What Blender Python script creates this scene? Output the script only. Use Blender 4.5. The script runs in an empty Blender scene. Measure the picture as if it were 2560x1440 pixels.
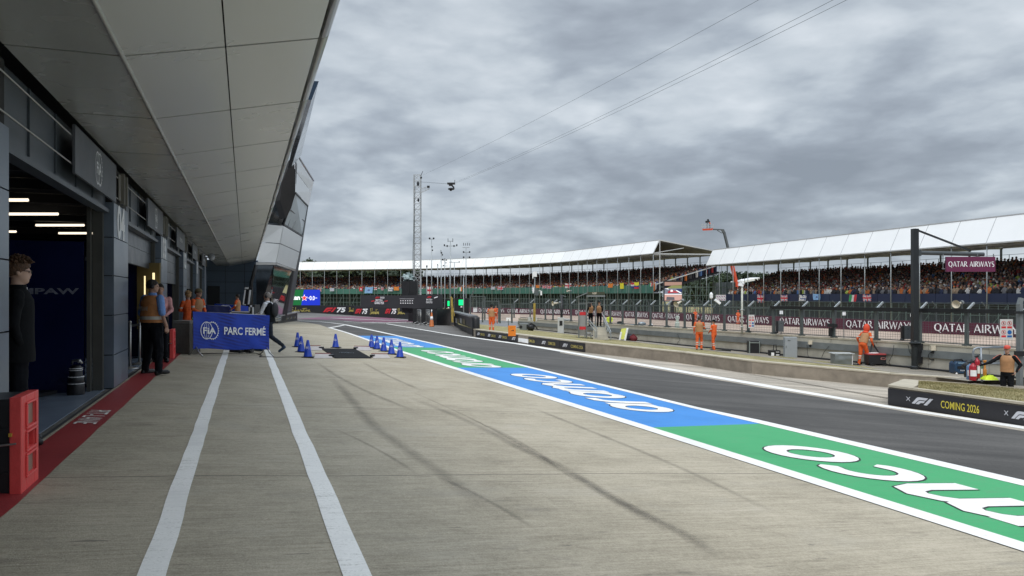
import bpy, bmesh, math, random
from mathutils import Vector, Matrix, noise
from math import radians, sin, cos, pi, atan2, hypot
random.seed(7)
S = bpy.context.scene
COL = S.collection
# ---------------------------------------------------------------- camera
F = 1850.0; H = 1.64; HY = 738.0; K = .077
cd = bpy.data.cameras.new('camera'); cam = bpy.data.objects.new('camera', cd); COL.objects.link(cam)
cam.location = (0, 0, H); cam.rotation_euler = (radians(90), 0, 0)
cd.sensor_width = 36; cd.lens = 36*F/2560; cd.shift_y = (HY-720)/2560
cd.clip_start = .05; cd.clip_end = 3000
S.camera = cam
# ---------------------------------------------------------------- light
S.view_settings.view_transform = 'Standard'; S.view_settings.look = 'None'
S.view_settings.exposure = .16; S.view_settings.gamma = 1
SUN_EL, SUN_AZ = 50, 186
w = bpy.data.worlds.new('World'); S.world = w; w.use_nodes = True
nt = w.node_tree; nt.nodes.clear()
def N(t, T, **kw):
    n = t.nodes.new(T)
    for k, v in kw.items(): setattr(n, k, v)
    return n
def mth(t, op, a, b=None, c=None, clamp=False):
    n = N(t, 'ShaderNodeMath', operation=op); n.use_clamp = clamp
    for i, x in enumerate((a, b, c)):
        if x is None: continue
        if isinstance(x, (int, float)): n.inputs[i].default_value = x
        else: t.links.new(x, n.inputs[i])
    return n.outputs[0]
def ramp(t, fac, stops):
    n = N(t, 'ShaderNodeValToRGB')
    while len(n.color_ramp.elements) > 1: n.color_ramp.elements.remove(n.color_ramp.elements[-1])
    n.color_ramp.elements[0].position = stops[0][0]; n.color_ramp.elements[0].color = (*stops[0][1], 1)
    for p, c in stops[1:]:
        e = n.color_ramp.elements.new(p); e.color = (*c, 1)
    t.links.new(fac, n.inputs[0]); return n.outputs[0]
def mixc(t, fac, a, b, mode='MIX'):
    n = N(t, 'ShaderNodeMix', data_type='RGBA', blend_type=mode)
    for s, x in ((0, fac), (6, a), (7, b)):
        if isinstance(x, (int, float)): n.inputs[s].default_value = x
        elif isinstance(x, tuple): n.inputs[s].default_value = (*x, 1)
        else: t.links.new(x, n.inputs[s])
    return n.outputs[2]
def noi(t, vec, scale, detail=4, rough=.55, dist=0.):
    n = N(t, 'ShaderNodeTexNoise'); n.inputs['Scale'].default_value = scale
    n.inputs['Detail'].default_value = detail; n.inputs['Roughness'].default_value = rough
    n.inputs['Distortion'].default_value = dist
    if vec is not None: t.links.new(vec, n.inputs['Vector'])
    return n.outputs[0]
def mapping(t, vec, scale=(1, 1, 1), rot=(0, 0, 0), loc=(0, 0, 0)):
    n = N(t, 'ShaderNodeMapping'); n.inputs['Scale'].default_value = scale
    n.inputs['Rotation'].default_value = rot; n.inputs['Location'].default_value = loc
    t.links.new(vec, n.inputs['Vector']); return n.outputs[0]
tc = N(nt, 'ShaderNodeTexCoord').outputs['Generated']
sp = N(nt, 'ShaderNodeSeparateXYZ'); nt.links.new(tc, sp.inputs[0])
zc = mth(nt, 'ADD', mth(nt, 'MAXIMUM', sp.outputs[2], 0.0), .27)
cb = N(nt, 'ShaderNodeCombineXYZ')
nt.links.new(mth(nt, 'DIVIDE', sp.outputs[0], zc), cb.inputs[0]); nt.links.new(mth(nt, 'DIVIDE', sp.outputs[1], zc), cb.inputs[1]); nt.links.new(mth(nt, 'MULTIPLY', sp.outputs[2], 3.0), cb.inputs[2])
cv = cb.outputs[0]
n1 = noi(nt, mapping(nt, cv, (1.0, 1.0, 1), loc=(3.1, .4, 0)), 2.1, 9, .56, .25)
n2 = noi(nt, mapping(nt, cv, (1, 1, 1), loc=(7.3, 2.2, 0)), .8, 3, .5, .3)
n3 = noi(nt, mapping(nt, cv, (1, 1, 1), loc=(1.3, 5.2, 0)), 8, 6, .55, .3)
nv = N(nt, 'ShaderNodeTexNoise'); nv.inputs['Scale'].default_value = 3.2; nv.inputs['Detail'].default_value = 4; nt.links.new(cv, nv.inputs['Vector'])
wa = N(nt, 'ShaderNodeVectorMath', operation='MULTIPLY_ADD'); nt.links.new(nv.outputs['Color'], wa.inputs[0]); wa.inputs[1].default_value = (.55, .55, .55); nt.links.new(cv, wa.inputs[2])
def puff(sc):
    vo = N(nt, 'ShaderNodeTexVoronoi', feature='SMOOTH_F1'); vo.inputs['Scale'].default_value = sc; vo.inputs['Smoothness'].default_value = .45; nt.links.new(wa.outputs[0], vo.inputs['Vector'])
    return mth(nt, 'SUBTRACT', .62, vo.outputs['Distance'])
f = mth(nt, 'ADD', mth(nt, 'MULTIPLY', n1, .40), mth(nt, 'ADD', mth(nt, 'MULTIPLY', n2, .36), mth(nt, 'MULTIPLY', n3, .12)))
f = mth(nt, 'ADD', f, mth(nt, 'MULTIPLY_ADD', puff(2.6), .16, mth(nt, 'MULTIPLY_ADD', puff(6.5), .10, .045)))
# brighter gap in the cloud low on the left, a second one high on the right
def lobe(d, pw, amt):
    v = N(nt, 'ShaderNodeVectorMath', operation='DOT_PRODUCT'); nt.links.new(tc, v.inputs[0])
    v.inputs[1].default_value = Vector(d).normalized()
    return mth(nt, 'MULTIPLY', mth(nt, 'POWER', mth(nt, 'MAXIMUM', v.outputs['Value'], 0), pw), amt)
f = mth(nt, 'ADD', f, lobe((-.22, 1, .25), 26, .10))
f = mth(nt, 'ADD', f, lobe((.62, 1, .42), 30, .05))
f = mth(nt, 'SUBTRACT', f, lobe((.25, 1, .20), 40, .035))
cl = ramp(nt, f, [(.37, (2.45, 2.8, 3.3)), (.45, (3.0, 3.4, 3.95)), (.52, (3.8, 4.3, 4.9)), (.59, (5.0, 5.55, 6.1)), (.69, (6.4, 6.9, 7.4))])
ny = N(nt, 'ShaderNodeTexSky', sky_type='NISHITA'); ny.sun_disc = False
ny.sun_elevation = radians(SUN_EL); ny.sun_rotation = radians(SUN_AZ)
skyc = mixc(nt, .06, cl, ny.outputs[0])
zen = mth(nt, 'MULTIPLY_ADD', mth(nt, 'SMOOTH_MIN', mth(nt, 'MAXIMUM', mth(nt, 'SUBTRACT', sp.outputs[2], .40), 0), .5, .1), 5.0, 1.0)
sv = N(nt, 'ShaderNodeVectorMath', operation='SCALE'); nt.links.new(skyc, sv.inputs[0]); nt.links.new(zen, sv.inputs['Scale'])
bg = N(nt, 'ShaderNodeBackground'); bg.inputs['Strength'].default_value = .1
nt.links.new(sv.outputs[0], bg.inputs[0])
wo = N(nt, 'ShaderNodeOutputWorld'); nt.links.new(bg.outputs[0], wo.inputs[0])
sl = bpy.data.lights.new('sun', 'SUN'); sun = bpy.data.objects.new('sun', sl); COL.objects.link(sun)
sl.energy = 1.5; sl.angle = radians(28); sl.color = (1, .94, .86)
sun.rotation_euler = (radians(90-SUN_EL), 0, radians(180-SUN_AZ)); sun.location = (20, -20, 60)

# ---------------------------------------------------------------- frames
ang = math.atan((1280-612)/F)
UX, UY = -sin(ang), cos(ang)        # along the pit lane, away from the camera
VX, VY = cos(ang), sin(ang)         # across it, towards the track
def ST(s, t, z=0): return Vector((s*UX+t*VX, s*UY+t*VY, z))
def toST(x, y): return x*UX+y*UY, x*VX+y*VY
def sstep(a, b, x):
    x = min(1, max(0, (x-a)/(b-a))); return x*x*(3-2*x)
def gz(x, y):
    s, t = toST(x, y)
    tt = min(max(t, -1.95), 25)
    a = -K*tt
    b = min(-.62, a)
    wgt = sstep(38, 66, s)
    return a*(1-wgt)+b*wgt
def P(px, py, Y): return Vector(((px-1280)/F*Y, Y, H+(HY-py)/F*Y))
def G(px, py, h=0.):
    """point where the ray of a photo pixel meets the terrain raised by h"""
    dx, dz = (px-1280)/F, (HY-py)/F
    lo = 2.; y = 2.
    while y < 600:
        if H+dz*y <= gz(dx*y, y)+h: break
        lo = y; y *= 1.02
    hi = y
    for _ in range(40):
        m = (lo+hi)/2
        if H+dz*m <= gz(dx*m, m)+h: hi = m
        else: lo = m
    return Vector((dx*hi, hi, gz(dx*hi, hi)+h))
def onl(px, A, B):
    """point of the ground line A-B seen in image column px"""
    k = (px-1280)/F; dx, dy = B[0]-A[0], B[1]-A[1]
    u = (k*A[1]-A[0])/(dx-k*dy)
    return Vector((A[0]+u*dx, A[1]+u*dy, 0))
def V2(a): return Vector((a[0], a[1]))

# ---------------------------------------------------------------- materials
MATS = {}
def M(name, col, rough=.6, metal=0., var=.12, scale=3., bump=0., bscale=40., emit=None, spec=.5, detail=4, alpha=None, coat=0.):
    if name in MATS: return MATS[name]
    m = bpy.data.materials.new(name); m.use_nodes = True; t = m.node_tree
    b = t.nodes['Principled BSDF']
    b.inputs['Roughness'].default_value = rough; b.inputs['Metallic'].default_value = metal
    b.inputs['Specular IOR Level'].default_value = spec
    if coat: b.inputs['Coat Weight'].default_value = coat
    co = N(t, 'ShaderNodeTexCoord').outputs['Object']
    if var > 0:
        n = noi(t, co, scale, detail, .6)
        c = ramp(t, n, [(.25, tuple(x*(1-var) for x in col)), (.5, tuple(col)), (.75, tuple(min(1, x*(1+var)) for x in col))])
        t.links.new(c, b.inputs['Base Color'])
        r = mth(t, 'MULTIPLY_ADD', n, .25, rough-.12, clamp=True); t.links.new(r, b.inputs['Roughness'])
    else: b.inputs['Base Color'].default_value = (*col, 1)
    if bump > 0:
        bn = N(t, 'ShaderNodeBump'); bn.inputs['Strength'].default_value = bump; bn.inputs['Distance'].default_value = .02
        t.links.new(noi(t, co, bscale, 4, .6), bn.inputs['Height']); t.links.new(bn.outputs[0], b.inputs['Normal'])
    if emit:
        b.inputs['Emission Color'].default_value = (*emit[0], 1); b.inputs['Emission Strength'].default_value = emit[1]
    m['var'] = var
    MATS[name] = m; return m
def srgb(r, g, b):
    f = lambda c: (c/255/12.92) if c/255 <= .04045 else ((c/255+.055)/1.055)**2.4
    return (f(r), f(g), f(b))

def tex_asphalt(name, base, lane=False):
    m = bpy.data.materials.new(name); m.use_nodes = True; t = m.node_tree; b = t.nodes['Principled BSDF']
    co = N(t, 'ShaderNodeNewGeometry').outputs['Position']
    al = mapping(t, co, (.05, 1.6, 1), rot=(0, 0, -ang-pi/2))
    big = noi(t, co, .35, 4); st = noi(t, al, 1.2, 6, .6); gr = noi(t, co, 55, 3, .7); g2 = noi(t, co, 14, 4, .7)
    f = mth(t, 'ADD', mth(t, 'MULTIPLY', big, .25), mth(t, 'ADD', mth(t, 'MULTIPLY', st, .3), mth(t, 'ADD', mth(t, 'MULTIPLY', gr, .34), mth(t, 'MULTIPLY', g2, .13))))
    c = ramp(t, f, [(.38, tuple(x*.55 for x in base)), (.5, base), (.62, tuple(x*1.75 for x in base))])
    t.links.new(c, b.inputs['Base Color']); b.inputs['Roughness'].default_value = .82
    b.inputs['Specular IOR Level'].default_value = .35
    bn = N(t, 'ShaderNodeBump'); bn.inputs['Strength'].default_value = .5; bn.inputs['Distance'].default_value = .01
    t.links.new(gr, bn.inputs['Height']); t.links.new(bn.outputs[0], b.inputs['Normal'])
    MATS[name] = m; return m
def tex_concrete():
    m = bpy.data.materials.new('apron_concrete'); m.use_nodes = True; t = m.node_tree; b = t.nodes['Principled BSDF']
    co = N(t, 'ShaderNodeNewGeometry').outputs['Position']
    la = mapping(t, co, (1, 1, 1), rot=(0, 0, -ang))          # x = across, y = along the lane
    brush = noi(t, mapping(t, la, (1.0, 16, 1)), 1.6, 7, .68)      # broom marks run across the lane
    brush2 = noi(t, mapping(t, la, (2.2, 60, 1)), 1.3, 5, .7)
    big = noi(t, la, .33, 5, .6, .6); mid = noi(t, la, 1.7, 6, .65, .3); gr = noi(t, co, 70, 3, .75); g2 = noi(t, co, 22, 4, .7)
    f = mth(t, 'MULTIPLY', brush, .20)
    for x, k in ((brush2, .16), (big, .14), (mid, .14), (gr, .22), (g2, .14)): f = mth(t, 'ADD', f, mth(t, 'MULTIPLY', x, k))
    c = ramp(t, f, [(.39, (.20, .175, .128)), (.46, (.32, .281, .208)), (.52, (.42, .37, .278)), (.60, (.54, .475, .365))])
    # damp, oily stains
    sx = noi(t, mapping(t, la, (1, 2.6, 1), loc=(4, 2, 0)), .95, 5, .6, .8)
    c = mixc(t, ramp(t, sx, [(.62, (0, 0, 0)), (.74, (.5, .5, .5))]), c, (.16, .145, .118))
    sx2 = noi(t, mapping(t, la, (1.0, 6.5, 1), loc=(14, 9, 0)), 2.1, 6, .7, .5)
    c = mixc(t, ramp(t, sx2, [(.64, (0, 0, 0)), (.69, (.7, .7, .7))]), c, (.12, .108, .09))
    # pale worn patches
    px = noi(t, mapping(t, la, (1, 1.4, 1), loc=(9, 7, 0)), .6, 5, .6, .4)
    c = mixc(t, ramp(t, px, [(.55, (0, 0, 0)), (.72, (.35, .35, .35))]), c, (.40, .37, .31))
    # pits and loose grit
    vo = N(t, 'ShaderNodeTexVoronoi'); vo.inputs['Scale'].default_value = 26; t.links.new(co, vo.inputs['Vector'])
    c = mixc(t, ramp(t, vo.outputs['Distance'], [(.0, (.7, .7, .7)), (.045, (0, 0, 0))]), c, (.5, .47, .42))
    # sawn joints
    sep = N(t, 'ShaderNodeSeparateXYZ'); t.links.new(la, sep.inputs[0])
    wob = mth(t, 'MULTIPLY', noi(t, la, .8, 4), .16)
    def joint(o, per, off, wd):
        a = mth(t, 'ADD', mth(t, 'ADD', o, wob), off)
        a = mth(t, 'ABSOLUTE', mth(t, 'SUBTRACT', mth(t, 'MODULO', a, per), per/2))
        return mth(t, 'LESS_THAN', a, wd)
    j = joint(sep.outputs[1], 4.6, 100.9, .010)
    j = mth(t, 'MULTIPLY', j, mth(t, 'MULTIPLY', mid, 1.5, clamp=True))
    c = mixc(t, j, c, (.07, .065, .055))
    t.links.new(c, b.inputs['Base Color']); b.inputs['Roughness'].default_value = .78
    b.inputs['Specular IOR Level'].default_value = .35
    t.links.new(mth(t, 'MULTIPLY_ADD', big, -.5, 1.0), b.inputs['Roughness'])
    bn = N(t, 'ShaderNodeBump'); bn.inputs['Strength'].default_value = .45; bn.inputs['Distance'].default_value = .012
    t.links.new(mth(t, 'ADD', brush2, gr), bn.inputs['Height']); t.links.new(bn.outputs[0], b.inputs['Normal'])
    MATS['apron_concrete'] = m; return m
def tex_paint(name, col, under, wear=.55, rough=.6):
    """road paint, rubbed through to what lies under it"""
    m = bpy.data.materials.new(name); m.use_nodes = True; t = m.node_tree; b = t.nodes['Principled BSDF']
    co = N(t, 'ShaderNodeNewGeometry').outputs['Position']
    la = mapping(t, co, (1, 1, 1), rot=(0, 0, -ang))
    a = noi(t, mapping(t, la, (1.2, 8, 1)), 2.5, 7, .7, .4); g = noi(t, co, 45, 4, .75); bgn = noi(t, la, .9, 4)
    c = ramp(t, mth(t, 'ADD', mth(t, 'MULTIPLY', a, .5), mth(t, 'MULTIPLY', bgn, .5)), [(.32, tuple(x*.78 for x in col)), (.5, col), (.68, tuple(min(1, x*1.12) for x in col))])
    wr = mth(t, 'ADD', mth(t, 'MULTIPLY', a, .45), mth(t, 'ADD', mth(t, 'MULTIPLY', g, .35), mth(t, 'MULTIPLY', bgn, .2)))
    c = mixc(t, ramp(t, wr, [(wear, (0, 0, 0)), (wear+.12, (.75, .75, .75))]), c, under)
    t.links.new(c, b.inputs['Base Color']); b.inputs['Roughness'].default_value = rough
    bn = N(t, 'ShaderNodeBump'); bn.inputs['Strength'].default_value = .3; bn.inputs['Distance'].default_value = .008
    t.links.new(g, bn.inputs['Height']); t.links.new(bn.outputs[0], b.inputs['Normal'])
    MATS[name] = m; return m
def tex_grass():
    m = bpy.data.materials.new('dry_grass'); m.use_nodes = True; t = m.node_tree; b = t.nodes['Principled BSDF']
    co = N(t, 'ShaderNodeNewGeometry').outputs['Position']
    a = noi(t, co, 1.4, 6, .65, .5); g = noi(t, co, 30, 4, .8)
    f = mth(t, 'ADD', mth(t, 'MULTIPLY', a, .6), mth(t, 'MULTIPLY', g, .4))
    c = ramp(t, f, [(.36, (.12, .12, .04)), (.46, (.24, .21, .085)), (.54, (.36, .31, .15)), (.64, (.48, .41, .23))])
    t.links.new(c, b.inputs['Base Color']); b.inputs['Roughness'].default_value = .95
    bn = N(t, 'ShaderNodeBump'); bn.inputs['Strength'].default_value = 1; bn.inputs['Distance'].default_value = .04
    t.links.new(g, bn.inputs['Height']); t.links.new(bn.outputs[0], b.inputs['Normal'])
    MATS['dry_grass'] = m; return m
def tex_rubber():
    m = bpy.data.materials.new('tyre_rubber_mark'); m.use_nodes = True; t = m.node_tree; b = t.nodes['Principled BSDF']
    co = N(t, 'ShaderNodeNewGeometry').outputs['Position']
    g = noi(t, co, 38, 4, .8); a = noi(t, co, 2.2, 5, .65)
    b.inputs['Base Color'].default_value = (.06, .052, .048, 1); b.inputs['Roughness'].default_value = .8
    uv = N(t, 'ShaderNodeUVMap').outputs[0]; su = N(t, 'ShaderNodeSeparateXYZ'); t.links.new(uv, su.inputs[0])
    edge = mth(t, 'SUBTRACT', 1, mth(t, 'ABSOLUTE', mth(t, 'MULTIPLY_ADD', su.outputs[0], 2, -1)), clamp=True)
    endf = mth(t, 'MULTIPLY', mth(t, 'MULTIPLY', su.outputs[1], 6, clamp=True), mth(t, 'MULTIPLY', mth(t, 'SUBTRACT', 1, su.outputs[1]), 6, clamp=True))
    f = mth(t, 'MULTIPLY', mth(t, 'ADD', mth(t, 'MULTIPLY', g, .6), mth(t, 'MULTIPLY', a, .7)), mth(t, 'POWER', edge, .6))
    f = mth(t, 'MULTIPLY', mth(t, 'MULTIPLY_ADD', f, 2.0, -.55, clamp=True), endf)
    t.links.new(mth(t, 'MULTIPLY', f, .27), b.inputs['Alpha'])
    MATS['tyre_rubber_mark'] = m; return m
CONC = tex_concrete(); ASPH = tex_asphalt('lane_asphalt', (.068, .064, .059)); ASPH2 = tex_asphalt('worn_asphalt', (.125, .118, .110))
TRK = tex_asphalt('track_tarmac', (.36, .275, .215)); TRK2 = tex_asphalt('track_grey', (.17, .17, .17)); KCON = tex_asphalt('edge_concrete', (.33, .29, .235))
WHT = tex_paint('white_road_paint', (.90, .88, .83), (.38, .36, .31), .515)
WHT2 = tex_paint('fresh_white_paint', (.80, .785, .745), (.42, .40, .35), .53)
GRN = tex_paint('green_road_paint', (.034, .33, .115), (.10, .20, .11), .53, .6)
BLU = tex_paint('blue_road_paint', (.028, .225, .60), (.12, .22, .32), .53, .6)
RED = tex_paint('red_road_paint', (.30, .030, .032), (.16, .04, .04), .56, .5)
PUR = tex_paint('purple_road_paint', (.16, .045, .085), (.12, .08, .08), .55)
OUT = M('black_outline_paint', (.02, .02, .02), .7)
GRASS = tex_grass(); RUB = tex_rubber()

# ---------------------------------------------------------------- mesh builder
class MB:
    def __init__(s): s.v = []; s.f = []; s.m = []; s.mi = 0; s.uv = None
    def add(s, vs, fs, mi=None):
        o = len(s.v); s.v += [tuple(v) for v in vs]; s.f += [tuple(i+o for i in f) for f in fs]
        s.m += [s.mi if mi is None else mi]*len(fs); return s
    def hexa(s, p, mi=None):    # 4 bottom ccw, 4 top ccw
        return s.add(p, [(3, 2, 1, 0), (4, 5, 6, 7), (0, 1, 5, 4), (1, 2, 6, 5), (2, 3, 7, 6), (3, 0, 4, 7)], mi)
    def box(s, c, d, rz=0, mi=None, rx=0, ry=0):
        R = Matrix.Rotation(rz, 3, 'Z') @ Matrix.Rotation(ry, 3, 'Y') @ Matrix.Rotation(rx, 3, 'X'); c = Vector(c)
        x, y, z = d[0]/2, d[1]/2, d[2]/2
        return s.hexa([c+R@Vector(q) for q in ((-x, -y, -z), (x, -y, -z), (x, y, -z), (-x, y, -z), (-x, -y, z), (x, -y, z), (x, y, z), (-x, y, z))], mi)
    def bar(s, a, b, wd, ht=None, mi=None, up=(0, 0, 1)):
        a = Vector(a); b = Vector(b); ht = ht or wd; d = (b-a).normalized(); up = Vector(up)
        if abs(d.dot(up)) > .97: up = Vector((UX, UY, 0))
        x = d.cross(up).normalized()*wd/2; y = x.cross(d).normalized()*ht/2
        return s.hexa([a-x-y, a+x-y, b+x-y, b-x-y, a-x+y, a+x+y, b+x+y, b-x+y], mi)
    def tube(s, pts, r, n=8, mi=None, caps=True, rs=None):
        pts = [Vector(p) for p in pts]; o = len(s.v); up = Vector((0, 0, 1)); L = len(pts)
        vs = []; ref = None
        for i, p in enumerate(pts):
            d = (pts[min(i+1, L-1)]-pts[max(i-1, 0)]).normalized()
            if ref is None:
                ref = d.cross(up) if abs(d.dot(up)) < .95 else d.cross(Vector((1, 0, 0)))
            ref = (ref-d*ref.dot(d)).normalized(); y = d.cross(ref); rr = rs[i] if rs else r
            for k in range(n): vs.append(p+ref*cos(2*pi*k/n)*rr+y*sin(2*pi*k/n)*rr)
        fs = [(i*n+k, i*n+(k+1) % n, (i+1)*n+(k+1) % n, (i+1)*n+k) for i in range(L-1) for k in range(n)]
        if caps: fs += [tuple(range(n))[::-1], tuple((L-1)*n+k for k in range(n))]
        return s.add(vs, fs, mi)
    def lathe(s, c, prof, n=16, mi=None, axis=None):
        c = Vector(c); R = Matrix.Identity(3) if axis is None else Vector(axis).to_track_quat('Z', 'Y').to_matrix()
        vs = [c+R@Vector((r*cos(2*pi*k/n), r*sin(2*pi*k/n), z)) for r, z in prof for k in range(n)]; L = len(prof)
        fs = [(i*n+k, i*n+(k+1) % n, (i+1)*n+(k+1) % n, (i+1)*n+k) for i in range(L-1) for k in range(n)]
        fs += [tuple(range(n))[::-1], tuple((L-1)*n+k for k in range(n))]
        return s.add(vs, fs, mi)
    def ell(s, c, r, n=12, m=8, R=None, mi=None, jit=0):
        c = Vector(c); R = R or Matrix.Identity(3); vs = []
        for i in range(m+1):
            a = pi*i/m
            for k in range(n):
                b = 2*pi*k/n; q = Vector((r[0]*sin(a)*cos(b), r[1]*sin(a)*sin(b), -r[2]*cos(a)))
                if jit: q *= 1+jit*noise.noise((c+q)*9/max(r)*.1+Vector((k*.7, i*.9, 0)))
                vs.append(c+R@q)
        fs = [(i*n+k, i*n+(k+1) % n, (i+1)*n+(k+1) % n, (i+1)*n+k) for i in range(m) for k in range(n)]
        return s.add(vs, fs, mi)
    def rings(s, rings, mi=None, mis=None, caps=True):
        n = len(rings[0]); vs = [p for r in rings for p in r]; L = len(rings)
        for i in range(L-1):
            s_m = mis[i] if mis else mi
            pass
        o = len(s.v); s.v += [tuple(v) for v in vs]
        for i in range(L-1):
            for k in range(n):
                s.f.append((o+i*n+k, o+i*n+(k+1) % n, o+(i+1)*n+(k+1) % n, o+(i+1)*n+k)); s.m.append(mis[i] if mis else (s.mi if mi is None else mi))
        if caps:
            s.f += [tuple(o+k for k in range(n))[::-1], tuple(o+(L-1)*n+k for k in range(n))]
            s.m += [mis[0] if mis else (s.mi if mi is None else mi), mis[-1] if mis else (s.mi if mi is None else mi)]
        return s
    def poly2(s, fr, polys, off=0., mi=None):
        """flat polygons of 2-D points laid in frame fr=(origin,ex,ey)"""
        o, ex, ey = fr; nn = ex.cross(ey).normalized()
        for j, pg in enumerate(polys):
            s.add([o+ex*x+ey*y+nn*(off) for x, y in pg], [tuple(range(len(pg)))], mi)
        return s
    def build(s, name, mats, parent=None, smooth=False, local=False):
        me = bpy.data.meshes.new(name)
        off = Vector((0, 0, 0))
        if parent is not None and not local:
            q = parent
            while q is not None: off += q.location; q = q.parent
        me.from_pydata([Vector(v)-off for v in s.v], [], s.f)
        if not isinstance(mats, (list, tuple)): mats = [mats]
        for m in mats: me.materials.append(m)
        me.polygons.foreach_set('material_index', s.m)
        if smooth: me.polygons.foreach_set('use_smooth', [True]*len(s.f))
        me.update()
        o = bpy.data.objects.new(name, me); COL.objects.link(o)
        if parent is not None: o.parent = parent
        return o
def thing(name, label, cat, loc=(0, 0, 0), rz=0, group=None):
    o = bpy.data.objects.new(name, None); COL.objects.link(o); o.location = loc; o.rotation_euler = (0, 0, rz)
    o.empty_display_size = .2
    o['label'] = label; o['category'] = cat
    if group: o['group'] = group
    return o
def tag(o, label, cat, group=None, kind=None):
    if label: o['label'] = label
    if cat: o['category'] = cat
    if group: o['group'] = group
    if kind: o['kind'] = kind
    return o
def struct(o): o['kind'] = 'structure'; return o
def copy_tree(o, parent=None):
    c = o.copy(); COL.objects.link(c); c.parent = parent
    for ch in list(o.children): copy_tree(ch, c)
    return c
def dup(root, loc, rz=0, label=None, scale=None):
    c = copy_tree(root); c.location = loc; c.rotation_euler = (0, 0, rz)
    if label: c['label'] = label
    if scale: c.scale = (scale,)*3
    return c
def drape(name, pts, mat, dz, L=2.2):
    """flat ground polygon following the terrain"""
    bm = bmesh.new(); f = bm.faces.new([bm.verts.new((p[0], p[1], 0)) for p in pts])
    bmesh.ops.triangulate(bm, faces=[f])
    for _ in range(7):
        es = [e for e in bm.edges if e.calc_length() > (L if e.verts[0].co.y > 30 else L*3)]
        if not es: break
        bmesh.ops.subdivide_edges(bm, edges=es, cuts=1)
        bmesh.ops.triangulate(bm, faces=bm.faces[:])
    for v in bm.verts: v.co.z = gz(v.co.x, v.co.y)+dz
    bmesh.ops.recalc_face_normals(bm, faces=bm.faces[:])
    if sum(f.normal.z for f in bm.faces) < 0: bmesh.ops.reverse_faces(bm, faces=bm.faces[:])
    me = bpy.data.meshes.new(name); bm.to_mesh(me); bm.free(); me.materials.append(mat)
    o = bpy.data.objects.new(name, me); COL.objects.link(o); return struct(o)
def strip(name, line, wl, wr, mat, dz):
    """ground ribbon along a px/py polyline given directly as ground points"""
    pts = [V2(p) for p in line]; a = []; b = []
    for i, p in enumerate(pts):
        d = (pts[min(i+1, len(pts)-1)]-pts[max(i-1, 0)]).normalized(); n = Vector((-d.y, d.x))
        a.append(p+n*wl); b.append(p-n*wr)
    return drape(name, a+b[::-1], mat, dz)
def ribbon(pts, ws, closed=False):
    """2-D stroke with changing width -> quads"""
    pts = [Vector((p[0], p[1])) for p in pts]; n = len(pts); L = []; R = []
    if isinstance(ws, (int, float)): ws = [ws]*n
    if len(ws) == 2: ws = [ws[0]+(ws[1]-ws[0])*i/(n-1) for i in range(n)]
    for i, p in enumerate(pts):
        a = pts[(i-1) % n] if (closed or i > 0) else p; b = pts[(i+1) % n] if (closed or i < n-1) else p
        d = (b-a).normalized(); nn = Vector((-d.y, d.x))*ws[i]/2; L.append(p+nn); R.append(p-nn)
    q = []
    for i in range(n if closed else n-1):
        j = (i+1) % n; q.append([L[i], R[i], R[j], L[j]])
    return q
def arc(cx, cy, rx, ry, a0, a1, n=14):
    return [(cx+rx*cos(radians(a0+(a1-a0)*i/n)), cy+ry*sin(radians(a0+(a1-a0)*i/n))) for i in range(n+1)]
def put(mb, fr, quads, off, mi=None, sc=1., ox=0., oy=0., shear=0.):
    mb.poly2(fr, [[((x+shear*y)*sc+ox, y*sc+oy) for x, y in q] for q in quads], off, mi)
_tc = {}
def text2(s, bold=0.0, spacing=1.0):
    """outline of a word in the built-in font -> (verts2d, faces, width), cap height scaled to 1"""
    k = (s, bold, spacing)
    if k in _tc: return _tc[k]
    cu = bpy.data.curves.new('t', 'FONT'); cu.body = s; cu.size = 1/.7; cu.offset = bold; cu.space_character = spacing; cu.resolution_u = 3
    ob = bpy.data.objects.new('t', cu); COL.objects.link(ob); bpy.context.view_layer.update()
    me = bpy.data.meshes.new_from_object(ob.evaluated_get(bpy.context.evaluated_depsgraph_get()))
    vs = [(v.co.x, v.co.y) for v in me.vertices]; fs = [tuple(p.vertices) for p in me.polygons]
    bpy.data.objects.remove(ob); bpy.data.curves.remove(cu); bpy.data.meshes.remove(me)
    x0 = min(v[0] for v in vs); vs = [(x-x0, y) for x, y in vs]
    _tc[k] = (vs, fs, max(v[0] for v in vs)); return _tc[k]
def word(mb, fr, s, x, y, h, wd=None, off=.004, mi=None, bold=.0, shear=0., anchor='l'):
    vs, fs, w0 = text2(s, bold); kx = (wd/w0) if wd else h
    if anchor == 'c': x -= kx*w0/2
    o, ex, ey = fr; nn = ex.cross(ey).normalized()
    mb.add([o+ex*(x+a*kx+shear*b*h)+ey*(y+b*h)+nn*off for a, b in vs], fs, mi)
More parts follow.
